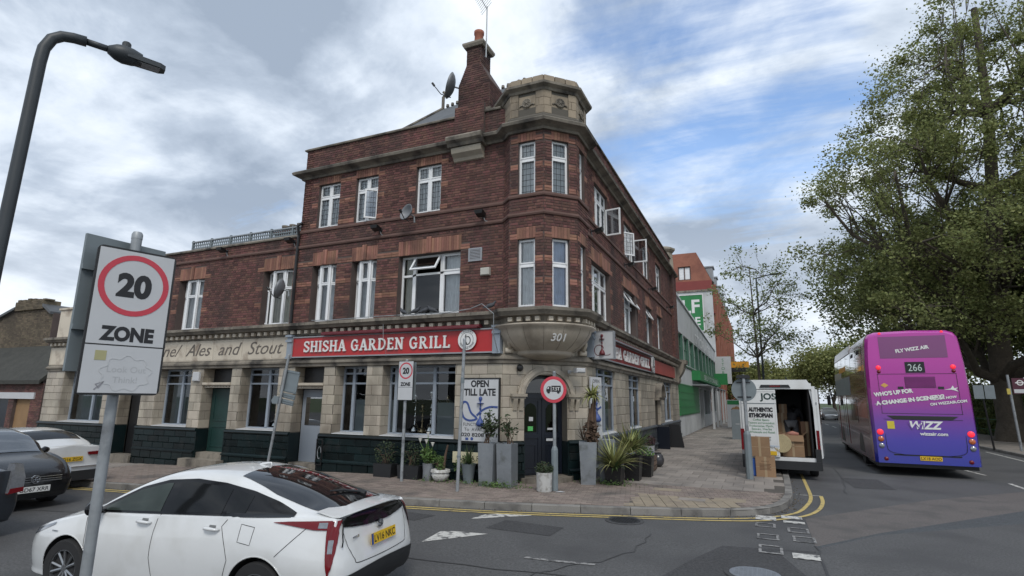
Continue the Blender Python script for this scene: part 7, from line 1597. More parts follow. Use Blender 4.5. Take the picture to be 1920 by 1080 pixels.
txt('020 8838 0964', FD, -.44, .78, .085, M_sgrey, ldo, 'door_lettering', w=.004, ww=.6)
m_ = MB(FD); m_.prism([(-.92, .98)] + [(-.92 + .9 * k / 12, .98 - .12 * math.sin(math.pi * k / 24)) for k in range(13)] + [(-.02, .84)] + [(-.92 + .9 * k / 12, .965 - .14 * math.sin(math.pi * k / 24)) for k in range(12, -1, -1)], 'w', .001, .003); m_.build('door_curve', pm('pale_blue_vinyl', (.45, .52, .60), .4, var=.05), ldo)
for sg, zz0 in ((-1, .72),):
    for (a, b, m) in ((.72, .98, M_tail), (.60, .72, M_lensc), (.98, 1.30, M_tail)): MB(FV).box(-.998, -.90, -.085, .0, a, b).build('tail_lamp', m, VN)
MB(FV).box(.925, .995, -.03, .0, .72, 1.30).build('tail_lamp', M_tail, VN)
m_ = MB(FV); m_.prism([(-.42, 2.46), (.38, 2.46), (.34, 2.54), (-.38, 2.54)], 'w', -.045, -.01); bl_ = m_.build('brake_light_housing', M_blackpl, VN); MB(FV).box(-.15, .12, -.05, -.044, 2.48, 2.52).build('lens', M_tail, bl_)
# opened right door, swung round against the side
a_ = rad(97); hp = FV.p(.985, -.02, 0); FO2 = Fr(hp, (math.cos(rad(83)), math.sin(rad(83)), 0), (math.sin(rad(83)), -math.cos(rad(83)), 0)); m_ = MB(FO2); m_.bbox(0.0, .88, .0, .055, .56, 2.42, .02); od = m_.build('right_rear_door', M_wcar, VN); MB(FO2).box(.12, .76, .055, .062, 1.45, 2.05).build('door_window', M_blackg, od)
MB(FV).box(.97, 1.0, -.03, .02, .9, .96).build('hinge', M_galv, VN); MB(FV).box(.97, 1.0, -.03, .02, 2.0, 2.06).build('hinge', M_galv, VN)
m_ = MB(FV); m_.tube([(.95, 3.9, 1.35), (1.15, 3.95, 1.4)], .03, 6); m_.bbox(1.08, 1.28, 3.85, 3.97, 1.15, 1.55, .03); m_.build('door_mirror', M_blackpl, VN)
for w_ in (1.0, 4.6):
    for sg in (-1, 1):
        q = MB(FV); q.lathe([(.2, -.1), (.34, -.1), (.35, -.06), (.35, .06), (.34, .1), (.2, .1)], (sg * .85, w_, .34), 24, 'u'); q.build('wheel', M_rubber, VN, flat_angle=40)
m_ = MB(FV); m_.box(-.98, .98, .3, VL - .3, .3, .46); m_.build('underbody', M_black, VN); m_ = MB(FV); m_.box(-.15, .12, .4, .6, 2.68, 2.71); m_.tube([(.3, .3, 2.66), (.3, .28, 2.76)], .02, 6); m_.build('roof_fitting', M_blackpl, VN)
MB(FV).box(-.55, -.10, -.105, -.098, .60, .71).build('number_plate', M_py, VN)
# boxes
M_card = pm('brown_cardboard', (.28, .175, .10), .85, var=.12, scale=4, rv=.15); M_cardt = pm('parcel_tape', (.34, .25, .15), .4, var=.05); M_cardd = pm('darker_cardboard', (.20, .115, .07), .85, var=.12, scale=4, rv=.15)
def cbox(u, w_, z, a, b, c, label, mat=M_card, yaw=0, fr=FV, flaps=False, group='cardboard boxes around the van'):
    p = fr.p(u, w_, z); t = thing('cardboard_box', label, 'box', tuple(p), group, rotz=yaw); f = Fr((0, 0, 0)); m_ = MB(f); m_.box(-a / 2, a / 2, -b / 2, b / 2, 0, c); m_.build('carton', mat, t, local=True)
    m_ = MB(f); m_.box(-a / 2 - .001, a / 2 + .001, -b / 2 - .002, -b / 2, c * .48, c * .5); m_.box(-.03, .03, -b / 2 - .002, -b / 2 - .001, 0, c); m_.build('tape', M_cardt, t, local=True)
    if flaps:
        m_ = MB(f); m_.quad((-a / 2, -b / 2, c), (a / 2, -b / 2, c), (a / 2 + .01, -b / 2 - .06, c - .16), (-a / 2 - .01, -b / 2 - .06, c - .16)); m_.quad((a / 2, -b / 2, c), (a / 2, b / 2, c), (a / 2 + .1, b / 2, c + .1), (a / 2 + .1, -b / 2, c + .1)); m_.build('flap', mat, t, local=True)
    return t
cbox(.33, .42, .56, .55, .5, .58, 'open cardboard box with folded front flap at the van opening', M_card, .0, flaps=True)
cbox(.12, .5, .56, .30, .5, .62, 'dark cardboard box squeezed between the closed door and the open box', M_cardd, 0); cbox(.15, 1.2, .56, .34, .5, .9, 'tall carton standing at the left inside the van', M_card); cbox(.14, 1.2, 1.46, .26, .4, .28, 'small carton on top of the tall carton, inside left', M_card); cbox(.16, 1.22, 1.74, .22, .35, .26, 'uppermost small carton of the stack inside the van', M_card, .1)
cbox(.72, .9, .56, .3, .5, .95, 'carton leaning at the right inside the van', M_cardd, .1); cbox(.5, 1.9, .56, .5, .5, 1.1, 'carton at the back behind the standing person', M_cardd); cbox(.72, 1.5, 1.1, .26, .4, .4, 'carton at chest height right of the person', M_card)
FGd = Fr((4.37, 4.52, 0), (1, 0, 0), (0, 1, 0)); b1_ = cbox(.03, .0, .0, .48, .34, .52, 'lower printed cardboard box on the kerb behind the van', M_card, .04, FGd); cbox(-.07, .0, .522, .50, .34, .50, 'upper plain cardboard box on top of the printed box on the kerb', M_card, -.03, FGd)
fp = Fr((4.40, 4.35, 0), (1, .04, 0), (.04, -1, 0)); o = txt('FRAGILE', fp, .0, .38, .05, pm('brown_print', (.11, .06, .035), .8), None, 'printed_word', w=.003); o.parent = b1_; o.matrix_parent_inverse = wmat(b1_).inverted()
m_ = MB(fp)
for k in range(5): m_.box(-.14, .14 - .03 * (k % 2), .002, .003, .32 - k * .035, .335 - k * .035)
o = m_.build('printed_lines', pm('brown_print', (.11, .06, .035), .8), b1_)
tag(base_origin(MB(Fr((4.06, 4.5, 0), (1, 0, 0), (0, -1, 0))).bbox(0, .12, -.2, .1, 0, .46, .02).build('blue_crate', pm('blue_plastic', (.02, .08, .32), .5))), 'edge of a bright blue crate between the sign post and the boxes', 'crate')
tag(base_origin(MB(Fr(FV.p(.03, -.01, .92), (1, 0, 0), (.35, -1, 0), (0, .12, 1))).lathe([(0, 0), (.2, .01), (.25, .035), (.235, .05), (0, .03)], (0, 0, 0), 26, 'w').build('woven_tray', pm('straw_colour', (.35, .29, .17), .9, fine=.2))), 'round straw coloured tray standing at the sill of the van', 'tray')
tag(base_origin(MB(FV).tube([(.2, .35, 1.16), (.35, .3, 1.19), (.5, .33, 1.17)], [.05, .07, .04], 8).build('cloth', pm('pinkish_cloth', (.4, .18, .14), .9, var=.2), None, smooth=True)), 'crumpled pinkish cloth lying on the open box in the van', 'cloth')
# person bending inside the van
def skinfig(name, verts, edges, radii, mat, parent, sub=2):
    me = bpy.data.meshes.new(name); me.from_pydata(verts, edges, []); o = bpy.data.objects.new(name, me); COL.objects.link(o); m = o.modifiers.new('s', 'SKIN'); 
    for k, r in enumerate(radii): me.skin_vertices[0].data[k].radius = (r, r) if not isinstance(r, tuple) else r
    me.skin_vertices[0].data[0].use_root = True; m.use_smooth_shade = True; s_ = o.modifiers.new('u', 'SUBSURF'); s_.levels = sub; s_.render_levels = sub
    dg = bpy.context.evaluated_depsgraph_get(); nm = bpy.data.meshes.new_from_object(o.evaluated_get(dg)); o.modifiers.clear(); o.data = nm; nm.materials.clear(); nm.materials.append(mat); nm.shade_smooth(); o.parent = parent; return o
PN = thing('person', 'person in dark clothes bending forward inside the van among the boxes', 'person', tuple(FV.p(.36, .98, .56)))
M_trs = pm('dark_grey_trousers', (.10, .105, .115), .9, var=.25, scale=8); M_jk = pm('dark_jacket', (.035, .035, .04), .8, var=.2); M_skin = pm('brown_skin', (.16, .08, .05), .55, var=.1)
V_ = [(0, 0, .92), (-.10, 0, .88), (-.12, .06, .5), (-.12, .0, .1), (-.13, -.10, .04), (.10, 0, .88), (.13, .08, .5), (.12, .02, .1), (.11, -.09, .04)]
# facing away (+y is forward into the van) and leaning forward / to the right
legs = skinfig('trousers', [(x, y * .8, z) for x, y, z in V_], [(0, 1), (1, 2), (2, 3), (3, 4), (0, 5), (5, 6), (6, 7), (7, 8)], [(.15, .13), .105, .075, .055, .045, .105, .075, .055, .045], M_trs, PN)
V2 = [(0, 0, .90), (.03, .12, 1.10), (.08, .32, 1.24), (.10, .45, 1.28), (.13, .56, 1.26), (-.10, .40, 1.25), (-.16, .55, 1.0), (-.10, .62, .78), (.28, .40, 1.22), (.34, .5, 1.0), (.28, .45, .80)]
skinfig('body', V2, [(0, 1), (1, 2), (2, 3), (3, 4), (3, 5), (5, 6), (6, 7), (3, 8), (8, 9), (9, 10)], [(.15, .12), (.15, .12), (.16, .13), (.12, .1), .05, .065, .05, .035, .065, .05, .035], M_jk, PN)
m_ = MB(Fr((0, 0, 0))); m_.tube([(.13, .58, 1.36), (.135, .62, 1.30), (.14, .66, 1.22), (.14, .67, 1.15)], [.06, .095, .09, .05], 12); hd = m_.build('head', M_skin, PN, smooth=True, local=True); m_ = MB(Fr((0, 0, 0))); m_.tube([(.13, .56, 1.37), (.133, .60, 1.32), (.138, .63, 1.25)], [.065, .102, .09], 12); m_.build('hair', M_black, hd, smooth=True, local=True)
for hx, hy, hz in ((-.10, .62, .78), (.28, .45, .80)):
    hn = MB(Fr((0, 0, 0))); hn.tube([(hx, hy, hz + .02), (hx, hy + .01, hz - .05), (hx, hy + .02, hz - .09)], [.03, .042, .036], 8)
    for q in range(4): hn.tube([(hx - .03 + q * .02, hy + .02, hz - .08), (hx - .03 + q * .02, hy + .035, hz - .13), (hx - .03 + q * .02, hy + .02, hz - .16 - .006 * (q in (1, 2)))], [.010, .009, .007], 6)
    hn.tube([(hx + .03, hy, hz - .03), (hx + .055, hy + .02, hz - .06), (hx + .05, hy + .03, hz - .09)], [.012, .011, .008], 6); hn.build('hand', M_skin, PN, smooth=True, local=True)
for sx_ in (-.12, .12): m_ = MB(Fr((0, 0, 0))); m_.tube([(sx_, -.06, .05), (sx_, .04, .045), (sx_, .14, .03)], [.05, .05, .035], 8); m_.build('shoe', M_black, PN, smooth=True, local=True)
# ---- double decker bus
BU = thing('double_decker_bus', 'red double decker bus with a magenta to blue airline advert covering its rear', 'bus', (8.68, 7.5, -.06), rotz=rad(-1.4)); BW, BH, BLn = 2.55, 4.22, 10.9
BF = Fr((0, 0, 0), (1, 0, 0), (0, 1, 0)); BR = Fr((0, 0, 0), (1, 0, 0), (0, -1, 0))
def bsec(y):
    """outline of the body at distance y from the rear; rounded ends"""
    e = max(0, 1 - y / .28); f = max(0, 1 - (BLn - y) / .5); s = .08 * e ** 2 + .16 * f ** 2; k = .10 * e ** 2 + .12 * f ** 2
    pts = [(BW / 2 - s, .30), (BW / 2 - s, 1.2), (BW / 2 - s, 2.2), (BW / 2 - s - .03, 3.2), (BW / 2 - s - .07, 3.75), (BW / 2 - s - .10, 3.98 - k * .5), (BW / 2 - s - .18, 4.12 - k), (BW / 2 - s - .36, 4.19 - k), (0, BH - k)]
    return [(x, z) for x, z in pts] + [(-x, z) for x, z in pts[-2::-1]]
ys_ = [0, .04, .1, .18, .28, .6, 3, 6, 9, BLn - .5, BLn - .3, BLn - .12, BLn]
sb = MB(); rings = []
def tilt(y, z): return y + .0 + (max(0, z - 1.0) * .055 if y < .3 else 0)
for y in ys_: rings.append(sb.P(*[(x, tilt(y, z), z) for x, z in bsec(y)]))
nP = 17
M_bred = pm('dark_red_bus_paint', (.16, .018, .022), .25, var=.08, scale=1, coat=.7, dirt=(.10, .03, .03), dscale=1.5)
for a, b in zip(rings[3:], rings[4:]):
    for q in range(nP): sb.f.append((a + q, a + (q + 1) % nP, b + (q + 1) % nP, b + q))
sb.f.append(tuple(rings[-1] + q for q in range(nP)))
sb.build('body', M_bred, BU, local=True, flat_angle=35)
rb = MB(); rings = [rb.P(*[(x, tilt(y, z) - .004, z) for x, z in bsec(y)]) for y in ys_[:4]]
for a, b in zip(rings, rings[1:]):
    for q in range(nP): rb.f.append((a + q, a + (q + 1) % nP, b + (q + 1) % nP, b + q))
rb.f.append(tuple(rings[0] + q for q in range(nP)))
M_wrap = ringm('magenta_blue_wrap', [(.012, .022, .28), (.045, .026, .33), (.15, .022, .29), (.32, .018, .26), (.46, .035, .33)], [0, .22, .42, .62, 1], (0, 0, 1), .3, 3.4)
rb.build('rear_panel', M_wrap, BU, local=True, flat_angle=35)
yr_ = lambda z: -.004 + max(0, z - 1.0) * .055
def rf_(z0): return Fr((0, yr_(z0), z0), (1, 0, 0), (0, -1, -.055), (0, .055, 1))
def rpanel(name, x0, x1, z0, z1, mat, d=.006, parent=None, fz=None):
    f = rf_((z0 + z1) / 2); m_ = MB(f); h = (z1 - z0) / 2; m_.box(x0, x1, 0, d, -h, h); return m_.build(name, mat, parent or BU, local=True)
M_wd = ringm('wrapped_rear_glass', [(.16, .03, .135), (.19, .035, .16)], [0, 1], (0, 0, 1), 3, 4); rpanel('upper_rear_window', -.84, .84, 3.36, 4.02, M_wd, .008)
rpanel('destination_display', -.24, .24, 2.92, 3.24, M_blackg, .014); tx = lambda s, u, z, sz, m=M_txtw, **k: (lambda o: setattr(o, 'parent', BU))(txt(s, rf_(z), u, 0, sz, m, None, 'lettering', w=.016, **k))
tx('266', 0, 2.97, .30, pm('pale_display_digits', (.45, .52, .50), .5), ww=.34)
tx('FLY WIZZ AIR', -.0, 3.58, .14, rot=.14, bold=.006, ww=.85)
tx("WHO'S UP FOR", -.62, 2.28, .155, rot=.13, bold=.008, ww=1.0); tx('A CHANGE IN SCENERY?', -.24, 2.07, .155, rot=.13, bold=.008, ww=1.72); tx('BOOK NOW', .62, 2.16, .09, rot=.13, bold=.004, ww=.56); tx('ON WIZZAIR.COM', .68, 2.02, .10, rot=.13, bold=.004, ww=.88)
tx('WIZZ', .08, 1.30, .30, shear=.3, bold=.012, ww=.80); tx('wizzair.com', .22, 1.12, .13, bold=.004, ww=.66)
m_ = MB(rf_(1.42)); f_ = rf_(1.33); m_ = MB(f_); ribbon2(m_, [(-.36, .14), (-.28, -.04), (-.18, .10), (-.10, -.04), (-.06, .16), (-.0, .16), (.0, -.04), (.08, .12)], .025, .02, .002); m_.build('logo_outline', M_wrap, BU, local=True)
m_ = MB(rf_(2.12)); m_.prism([(.62, .30), (.78, .335), (.84, .42), (.87, .345), (.96, .365), (.90, .32), (.96, .25), (.80, .305)], 'w', .01, .012); ribbon2(m_, [(-1.13, -.13), (.6, .11)], .008, .01, .002); m_.build('plane_graphic', M_txtw, BU, local=True)
rpanel('engine_vent', -.30, .45, 2.47, 2.80, pm('dark_magenta', (.12, .012, .10), .5), .006)
for k in range(9): rpanel('vent_slat', -.28, .43, 2.49 + k * .034, 2.507 + k * .034, pm('vent_magenta', (.22, .02, .18), .5), .014)
for x in (-.42, .56): rpanel('door_catch', x - .07, x + .07, 2.44, 2.51, M_black, .012)
for (a, b, c, d) in ((-.98, .98, 2.88, 2.89), (-.98, .98, 1.72, 1.73), (-.97, -.96, 1.73, 2.88), (.96, .97, 1.73, 2.88), (-.95, .95, 1.55, 1.56)): rpanel('panel_gap', a, b, c, d, M_seam, .007)
m_ = MB(rf_(1.6)); m_.prism([(-.85, .06), (.85, .06), (.7, -.04), (-.7, -.04)], 'w', 0, .02); m_.build('black_recess', M_black, BU, local=True)
rpanel('lower_gap', -.80, .80, .53, .56, M_seam, .008); m_ = MB(rf_(.8)); ribbon2(m_, smoothp([(-.95, .7), (-.95, 0), (-.85, -.18), (-.5, -.25)], 5), .012, .004, .004); ribbon2(m_, smoothp([(.95, .7), (.95, 0), (.85, -.18), (.5, -.25)], 5), .012, .004, .004); m_.build('panel_gap', M_seam, BU, local=True)
rpanel('yellow_notice', -.88, -.70, 1.28, 1.50, pm('yellow_notice', (.62, .50, .04), .5), .01); m_ = MB(rf_(2.55)); m_.prism([(-.92, 0), (-.82, .07), (-.72, 0), (-.82, -.07)], 'w', 0, .01); m_.build('diamond_notice', pm('amber_diamond', (.6, .33, .08), .5), BU, local=True)
f_ = Fr((0, -.01, .46), (1, 0, 0), (0, -1, 0)); pl_ = numplate(BU, Fr((.08, -.015, .47), (1, 0, 0), (0, -1, 0)), .52, .12, 'LX18 AOD', M_py); 
M_lit = pm('lit_brake_lamp', (1.0, .03, .06), .4, var=0, emit=.35); M_amb = pm('amber_lens', (.45, .10, .02), .2, var=0, coat=1)
for sg in (-1, 1):
    for (z, r, m, n_) in ((3.08, .06, M_lit, 'brake_lamp'), (2.96, .045, M_tail, 'rear_lamp'), (1.18, .075, M_lit, 'brake_lamp'), (.98, .07, M_amb, 'indicator'), (.79, .065, M_lensc, 'reversing_lamp'), (.42, .05, M_tail, 'reflector')):
        x = sg * (.92 if z > 2 else 1.08 if z > .5 else 1.0); f = rf_(z); m_ = MB(f); m_.lathe([(r * 1.15, 0), (r * 1.1, .012), (r * .95, .02), (r * .6, .03), (0, .034)], (x, 0, 0), 18, 'w'); m_.build(n_, m, BU, local=True, smooth=True)
    f = rf_(4.12); m_ = MB(f); m_.lathe([(.04, 0), (.03, .015), (0, .02)], (sg * .78, -.02, 0), 12, 'w'); m_.build('marker_lamp', M_lit, BU, local=True)
# near side flank (left): windows, doors, wheels
def flank(name, y0, y1, z0, z1, mat, d=.012, sg=-1, parent=None, ex=0):
    w0 = BW / 2 - (.05 * max(0, z0 - 2.2)) ; m_ = MB(); xa = lambda z: sg * (BW / 2 - float(np.interp(z, [.3, 1.2, 2.2, 3.2, 3.9, 4.2], [0, 0, 0, .03, .08, .14])) + d)
    i = m_.P((xa(z0), y0, z0), (xa(z0), y1, z0), (xa(z1), y1, z1), (xa(z1), y0, z1), (xa(z0) - sg * .03, y0, z0), (xa(z0) - sg * .03, y1, z0), (xa(z1) - sg * .03, y1, z1), (xa(z1) - sg * .03, y0, z1))
    for q in ((0, 1, 2, 3), (0, 4, 5, 1), (1, 5, 6, 2), (2, 6, 7, 3), (3, 7, 4, 0)): m_.f.append(tuple(i + k for k in q))
    return m_.build(name, mat, parent or BU, local=True)
M_bgl = pm('dark_bus_glass', (.014, .014, .016), .06, var=0, coat=1)
for sg in (-1, 1):
    for (a, b) in ((1.0, 2.5), (2.58, 4.1), (4.18, 5.7), (5.78, 7.3), (7.38, 8.9), (8.98, 10.3)): flank('upper_window', a, b, 3.05, 3.82, M_bgl, .010, sg)
    for (a, b) in ((3.0, 4.5), (4.58, 6.0), (7.45, 8.6)) if sg < 0 else ((2.0, 3.5), (3.6, 5.1), (5.2, 6.7), (6.8, 8.6)): flank('lower_window', a, b, 1.35, 2.15, M_bgl, .010, sg)
    for y in (1.6, 3.2): flank('opening_light', y, y + .7, 3.62, 3.74, M_seam, .014, sg)
    for y in (2.7, 8.6):
        q = MB(); q.lathe([(.22, -.14), (.46, -.14), (.48, -.08), (.48, .08), (.46, .14), (.22, .14)], (sg * 1.12, y, .48), 28, 'u'); wh = q.build('wheel', M_rubber, BU, local=True, flat_angle=40); q = MB(); q.lathe([(.24, 0), (.1, .02), (0, .05)], (sg * 1.2, y, .48), 16, 'u'); q.build('hub', M_alloy, wh, local=True)
        m_ = MB(); 
        m_.prism([(y + .6 * math.cos(rad(a)), .42 + .62 * math.sin(rad(a))) for a in range(0, 181, 15)], 'u', sg * (BW / 2 - .02) , sg * (BW / 2 + .004)); m_.build('wheel_arch', M_black, BU, local=True)
for (a, b) in ((6.1, 6.7), (6.72, 7.32), (9.3, 9.85), (9.87, 10.4)): d_ = flank('door_leaf', a, b, .45, 2.35, M_bred, .012); flank('door_glass', a + .07, b - .07, .7, 2.2, M_bgl, .016, parent=d_)
flank('advert_panel', 4.6, 10.1, 2.32, 3.0, pm('grey_advert_panel', (.22, .25, .26), .4, var=.2, scale=2), .02); flank('pale_roof_band', 4.5, 10.4, 3.86, 4.18, pm('pale_grey_vinyl', (.55, .52, .50), .35, var=.05, coat=.5), .012); flank('pale_front_flank', 7.4, 10.3, 3.0, 3.3, pm('pale_grey_vinyl', (.55, .52, .50), .35, var=.05, coat=.5), .014)
flank('amber_advert', 5.8, 8.2, 3.25, 3.45, pm('amber_panel', (.65, .30, .02), .5), .016); m_ = MB(); m_.box(-1.2, 1.2, .2, BLn - .3, .18, .34); m_.build('underbody', M_black, BU, local=True)
m_ = MB(); m_.box(-1.62, -1.48, BLn - .1, BLn + .08, 1.9, 2.35); m_.tube([(-1.2, BLn - .1, 2.4), (-1.55, BLn, 2.38)], .03, 6); m_.build('door_mirror', M_blackpl, BU, local=True)
# ------------------------------------------------------------------ neighbouring buildings
M_grender = pm('pale_grey_render', (.52, .535, .545), .85, var=.12, scale=.6, fine=.05, dirt=(.42, .43, .43), dscale=.7)
M_rbr = pm('orange_red_brickwork', (.30, .125, .085), .9, var=.16, scale=.7, fine=.16, fscale=6, dirt=(.2, .08, .06), dscale=.5)
M_rpaint = pm('red_painted_band', (.22, .045, .04), .7, var=.12, scale=1)
M_yb = pm('sooty_stock_brick', (.135, .108, .072), .9, var=.22, scale=.8, fine=.12, fscale=9, rv=.35, hue=.02, dirt=(.06, .05, .037), dscale=.5, dth=(.45, .7))
SG = thing('storage_shop', 'long pale grey two storey building with a green shopfront next to the pub', 'building', (0, 34, 0))
FS_ = Fr((XR - .05, 0, 0), (0, 1, 0), (1, 0, 0)); Y0, Y1 = YE + .12, 50.0
wins = [(Y0 + .7 + k * 3.02, Y0 + .7 + k * 3.02 + 2.55, 4.2, 6.0) for k in range(10)]
ops = wins + [(Y0 + .4, 30.4, 1.15, 2.95), (31.6, 34.0, -.1, 2.9), (35.0, 40, .9, 2.9), (41.5, 48.5, 1.0, 2.9)]
mb = MB(FS_)
for (a, b, c, d) in cells(Y0, Y1, -.2, 6.8, ops): mb.box(a, b, -.35, 0, c, d)
mb.prism([(Y0, 6.8), (Y1, 6.8), (Y1, 7.15), (Y0, 8.1)], 'w', -.35, 0)
mb.build('wall', M_grender, SG); MB(FS_).box(Y0, Y1, -9, -.36, -.2, 7.0).build('rear_block', M_grender, SG); mb = MB(FS_); mb.prism([(Y0, 8.1), (Y1, 7.15), (Y1, 7.27), (Y0, 8.22)], 'w', -.4, .08); mb.build('coping', M_white, SG)
for o in wins:
    m = MB(FS_); rectframe(m, *o, -.2, -.12, .07)
    for q in (1, 2, 3): x = o[0] + (o[1] - o[0]) * q / 4; m.box(x - .03, x + .03, -.2, -.13, o[2], o[3])
    m.box(o[0], o[1], -.2, -.13, 5.2, 5.28); w = m.build('window', pm('pale_green_frame', (.13, .24, .18), .5), SG); MB(FS_).quad((o[0], -.17, o[2]), (o[1], -.17, o[2]), (o[1], -.17, o[3]), (o[0], -.17, o[3])).build('pane', M_glassx, w, norm=False); MB(FS_).box(o[1] - .14, o[1], -.14, .02, o[2], o[3]).build('green_panel', pm('dull_green_panel', (.05, .13, .09), .6), w)
    MB(FS_).quad((o[0], -.34, o[2]), (o[1], -.34, o[2]), (o[1], -.34, o[3]), (o[0], -.34, o[3])).build('blind', pm('grey_white_blind', (.4, .42, .42), .8), w, norm=False)
MB(FS_).box(Y0, Y1, 0, .06, 4.02, 4.12).build('string_course', M_greend, SG)
sh = MB(FS_); sh.box(Y0 + .35, 30.5, -.2, .04, 1.15, 2.95)
for k in range(5): sh.box(Y0 + .35, 30.5, .04, .06, 1.2 + k * .42, 1.26 + k * .42)
sh.build('shutter', M_green, SG)
for k in range(12): x = 35.2 + k * 1.1 - .0; 
for (a, b) in ((31.7, 33.9),): d_ = MB(FS_); d_.box(a, b, -.3, -.25, 0, 2.9); dd_ = d_.build('door', M_greend, SG); MB(FS_).box(a + .2, b - .2, -.25, -.23, .1, 2.2).build('pane', M_glassx, dd_)
for (a, b) in ((35, 40), (41.5, 48.5)): q = MB(FS_); q.box(a, b, -.3, -.26, .9, 2.9); sf = q.build('shop_window', M_greend, SG); MB(FS_).box(a + .2, b - .2, -.26, -.24, 1.0, 2.8).build('pane', M_glassx, sf)
fa = MB(FS_); fa.box(26.8, 47.5, 0, .55, 3.35, 4.0); fas = fa.build('fascia', M_green, SG); txt('SELF STORAGE', FS_, 36, 3.48, .5, M_txtw, SG, 'fascia_lettering', w=.56, ww=13); txt('STORAGE', FS_, 36.5, 6.15, 1.05, M_txtw, SG, 'wall_lettering', w=.02, ww=13, bold=.02); MB(FS_).box(26.6, 47.8, 0, 1.0, 3.0, 3.06).build('canopy', M_dk, SG)
for k in range(5): MB(FS_).box(31 + k * 3.8, 31.15 + k * 3.8, .85, 1.0, 0, 3.0).build('canopy_post', M_grender, SG)
PJ = thing('projecting_sign', 'white vertical projecting sign with green foot on the storage shop', 'sign', (.9, 47.5, 3.6)); FJ = Fr((0, 47, 0), (1, 0, 0), (0, -1, 0)); MB(FJ).box(.4, 1.9, -.1, .1, 3.7, 6.4).build('panel', M_white, PJ); MB(FJ).box(-.3, 1.5, .11, .2, 3.6, 4.7).build('green_panel', M_green, PJ)
for k in range(5): txt('STORE'[k], FJ, 1.15, 5.9 - .42 * k, .42, M_green, PJ, 'letter', w=.105)
OBx = thing('fruit_advert_board', 'white pavement advert board with a green top and fruit picture', 'board', (2.4, 33, 0)); FO = Fr((2.0, 33, 0), (1, 0, 0), (0, -1, 0)); MB(FO).box(0, 1.7, -.05, .05, .1, 2.1).build('panel', M_white, OBx); MB(FO).box(.05, 1.65, .05, .06, 1.75, 2.05).build('green_heading', M_green, OBx)
mb = MB(FO); [mb.lathe([(.2, .05), (.16, .14), (0, .18)], (.5 + .2 * k, 0, 1.35 + .08 * (k % 2)), 12, 'w') for k in range(4)]; mb.build('fruit_picture', pm('brown_fruit_print', (.3, .17, .08), .6), OBx)
# red brick block beyond
RB = thing('red_brick_block', 'tall orange red brick block with a SELF STORAGE sign on its gable', 'building', (-4, 75, 0))
YG = 52.0; FG_ = Fr((0, YG, 0), (1, 0, 0), (0, -1, 0))
mb = MB(FG_); wz = (-3.35, -1.95, 15.6, 17.2)
mb2 = [(-16, 14.2), (.25, 14.2), (.25, 15.5), (-.1, 16.1), (-1.25, 18.75), (-16, 18.75)]
for (a, b, c, d) in cells(-16, -1.9, 14.2, 18.75, [wz]): mb.box(a, b, -.5, 0, c, d)
mb.prism([(-1.9, 15.4), (.25, 15.4), (-.1, 16.1), (-1.25, 18.75), (-1.9, 18.75)], 'w', -.5, 0); mb.build('gable_wall', M_rbr, RB)
MB(FG_).box(-16, .27, -.48, .03, 14.25, 15.4).build('painted_band', M_rpaint, RB); MB(FG_).box(-16, .26, -.5, 0, -.2, 14.2).build('painted_wall', M_grender, RB)
w = MB(FG_); rectframe(w, *wz, -.2, -.1, .1); w.box(-2.7, -2.6, -.2, -.1, 15.6, 17.2); w = w.build('window', pm('brown_frame', (.09, .05, .04), .6), RB); MB(FG_).box(wz[0], wz[1], -.25, -.2, wz[2], wz[3]).build('blind', M_cur, w)
MB(FG_).box(-16, .35, -.1, .12, 14.15, 14.35).build('ledge', M_stoned, RB)
fr_ = Fr((.27, 0, 0), (0, 1, 0), (1, 0, 0)); YB = 96
wo_ = []
mb = MB(fr_); bays = [(YG + 1 + k * 3.1) for k in range(14)]
wo_ = [(y + .6, y + 2.2, z, z + 1.7) for y in bays for z in (3.8, 6.6, 9.4, 12.2)]
for (a, b, c, d) in cells(YG + .001, YB, -.2, 15.2, wo_): mb.box(a, b, -.5, 0, c, d)
mb.build('street_wall', M_rbr, RB); MB(fr_).box(YG + .6, YB, -12, -.51, -.2, 15.0).build('rear_block', M_rbr, RB)
for y in bays: MB(fr_).box(y - .35, y + .25, 0, .35, -.2, 15.0).build('pier', M_rbr, RB)
for z in (3.2, 6.0, 8.8, 11.6): MB(fr_).box(YG, YB, 0, .12, z, z + .18).build('band', M_rpaint, RB)
for o in wo_: m = MB(fr_); m.box(o[0], o[1], -.3, -.22, o[2], o[3]); w = m.build('window', M_glassx, RB); m = MB(fr_); rectframe(m, *o, -.22, -.14, .1); m.box((o[0] + o[1]) / 2 - .05, (o[0] + o[1]) / 2 + .05, -.22, -.14, o[2], o[3]); m.build('frame', M_dk, w)
mb = MB(fr_); mb.prism([(.1, 15.2), (-1.5, 18.75), (-8, 18.75), (-8, 15.2)], 'u', YG + .52, YB); mb.build('mansard_roof', M_slate, RB)
for k in range(6): y = YG + 1.5 + k * 6; m = MB(fr_); m.box(y, y + 1.6, -1.2, .05, 15.6, 17.2); m.box(y - .1, y + 1.7, -1.3, .2, 17.2, 17.35); m.build('dormer', M_dk, RB)
SN = thing('self_storage_sign', 'bright green SELF STORAGE sign high on the brick gable', 'sign', (-3.5, YG - .1, 10.5)); MB(FG_).box(-7.0, -.85, .04, .18, 9.7, 13.75).build('panel', M_green, SN); m = MB(FG_); rectframe(m, -7.1, -.75, 9.6, 13.85, .04, .22, .09); m.build('frame', M_txtw, SN)
txt('SELF', FG_, -1.15, 11.75, 2.1, M_txtw, SN, w=.185, bold=.05, align='RIGHT'); txt('STORAGE', FG_, -1.15, 10.35, 1.25, M_txtw, SN, w=.185, bold=.03, align='RIGHT')
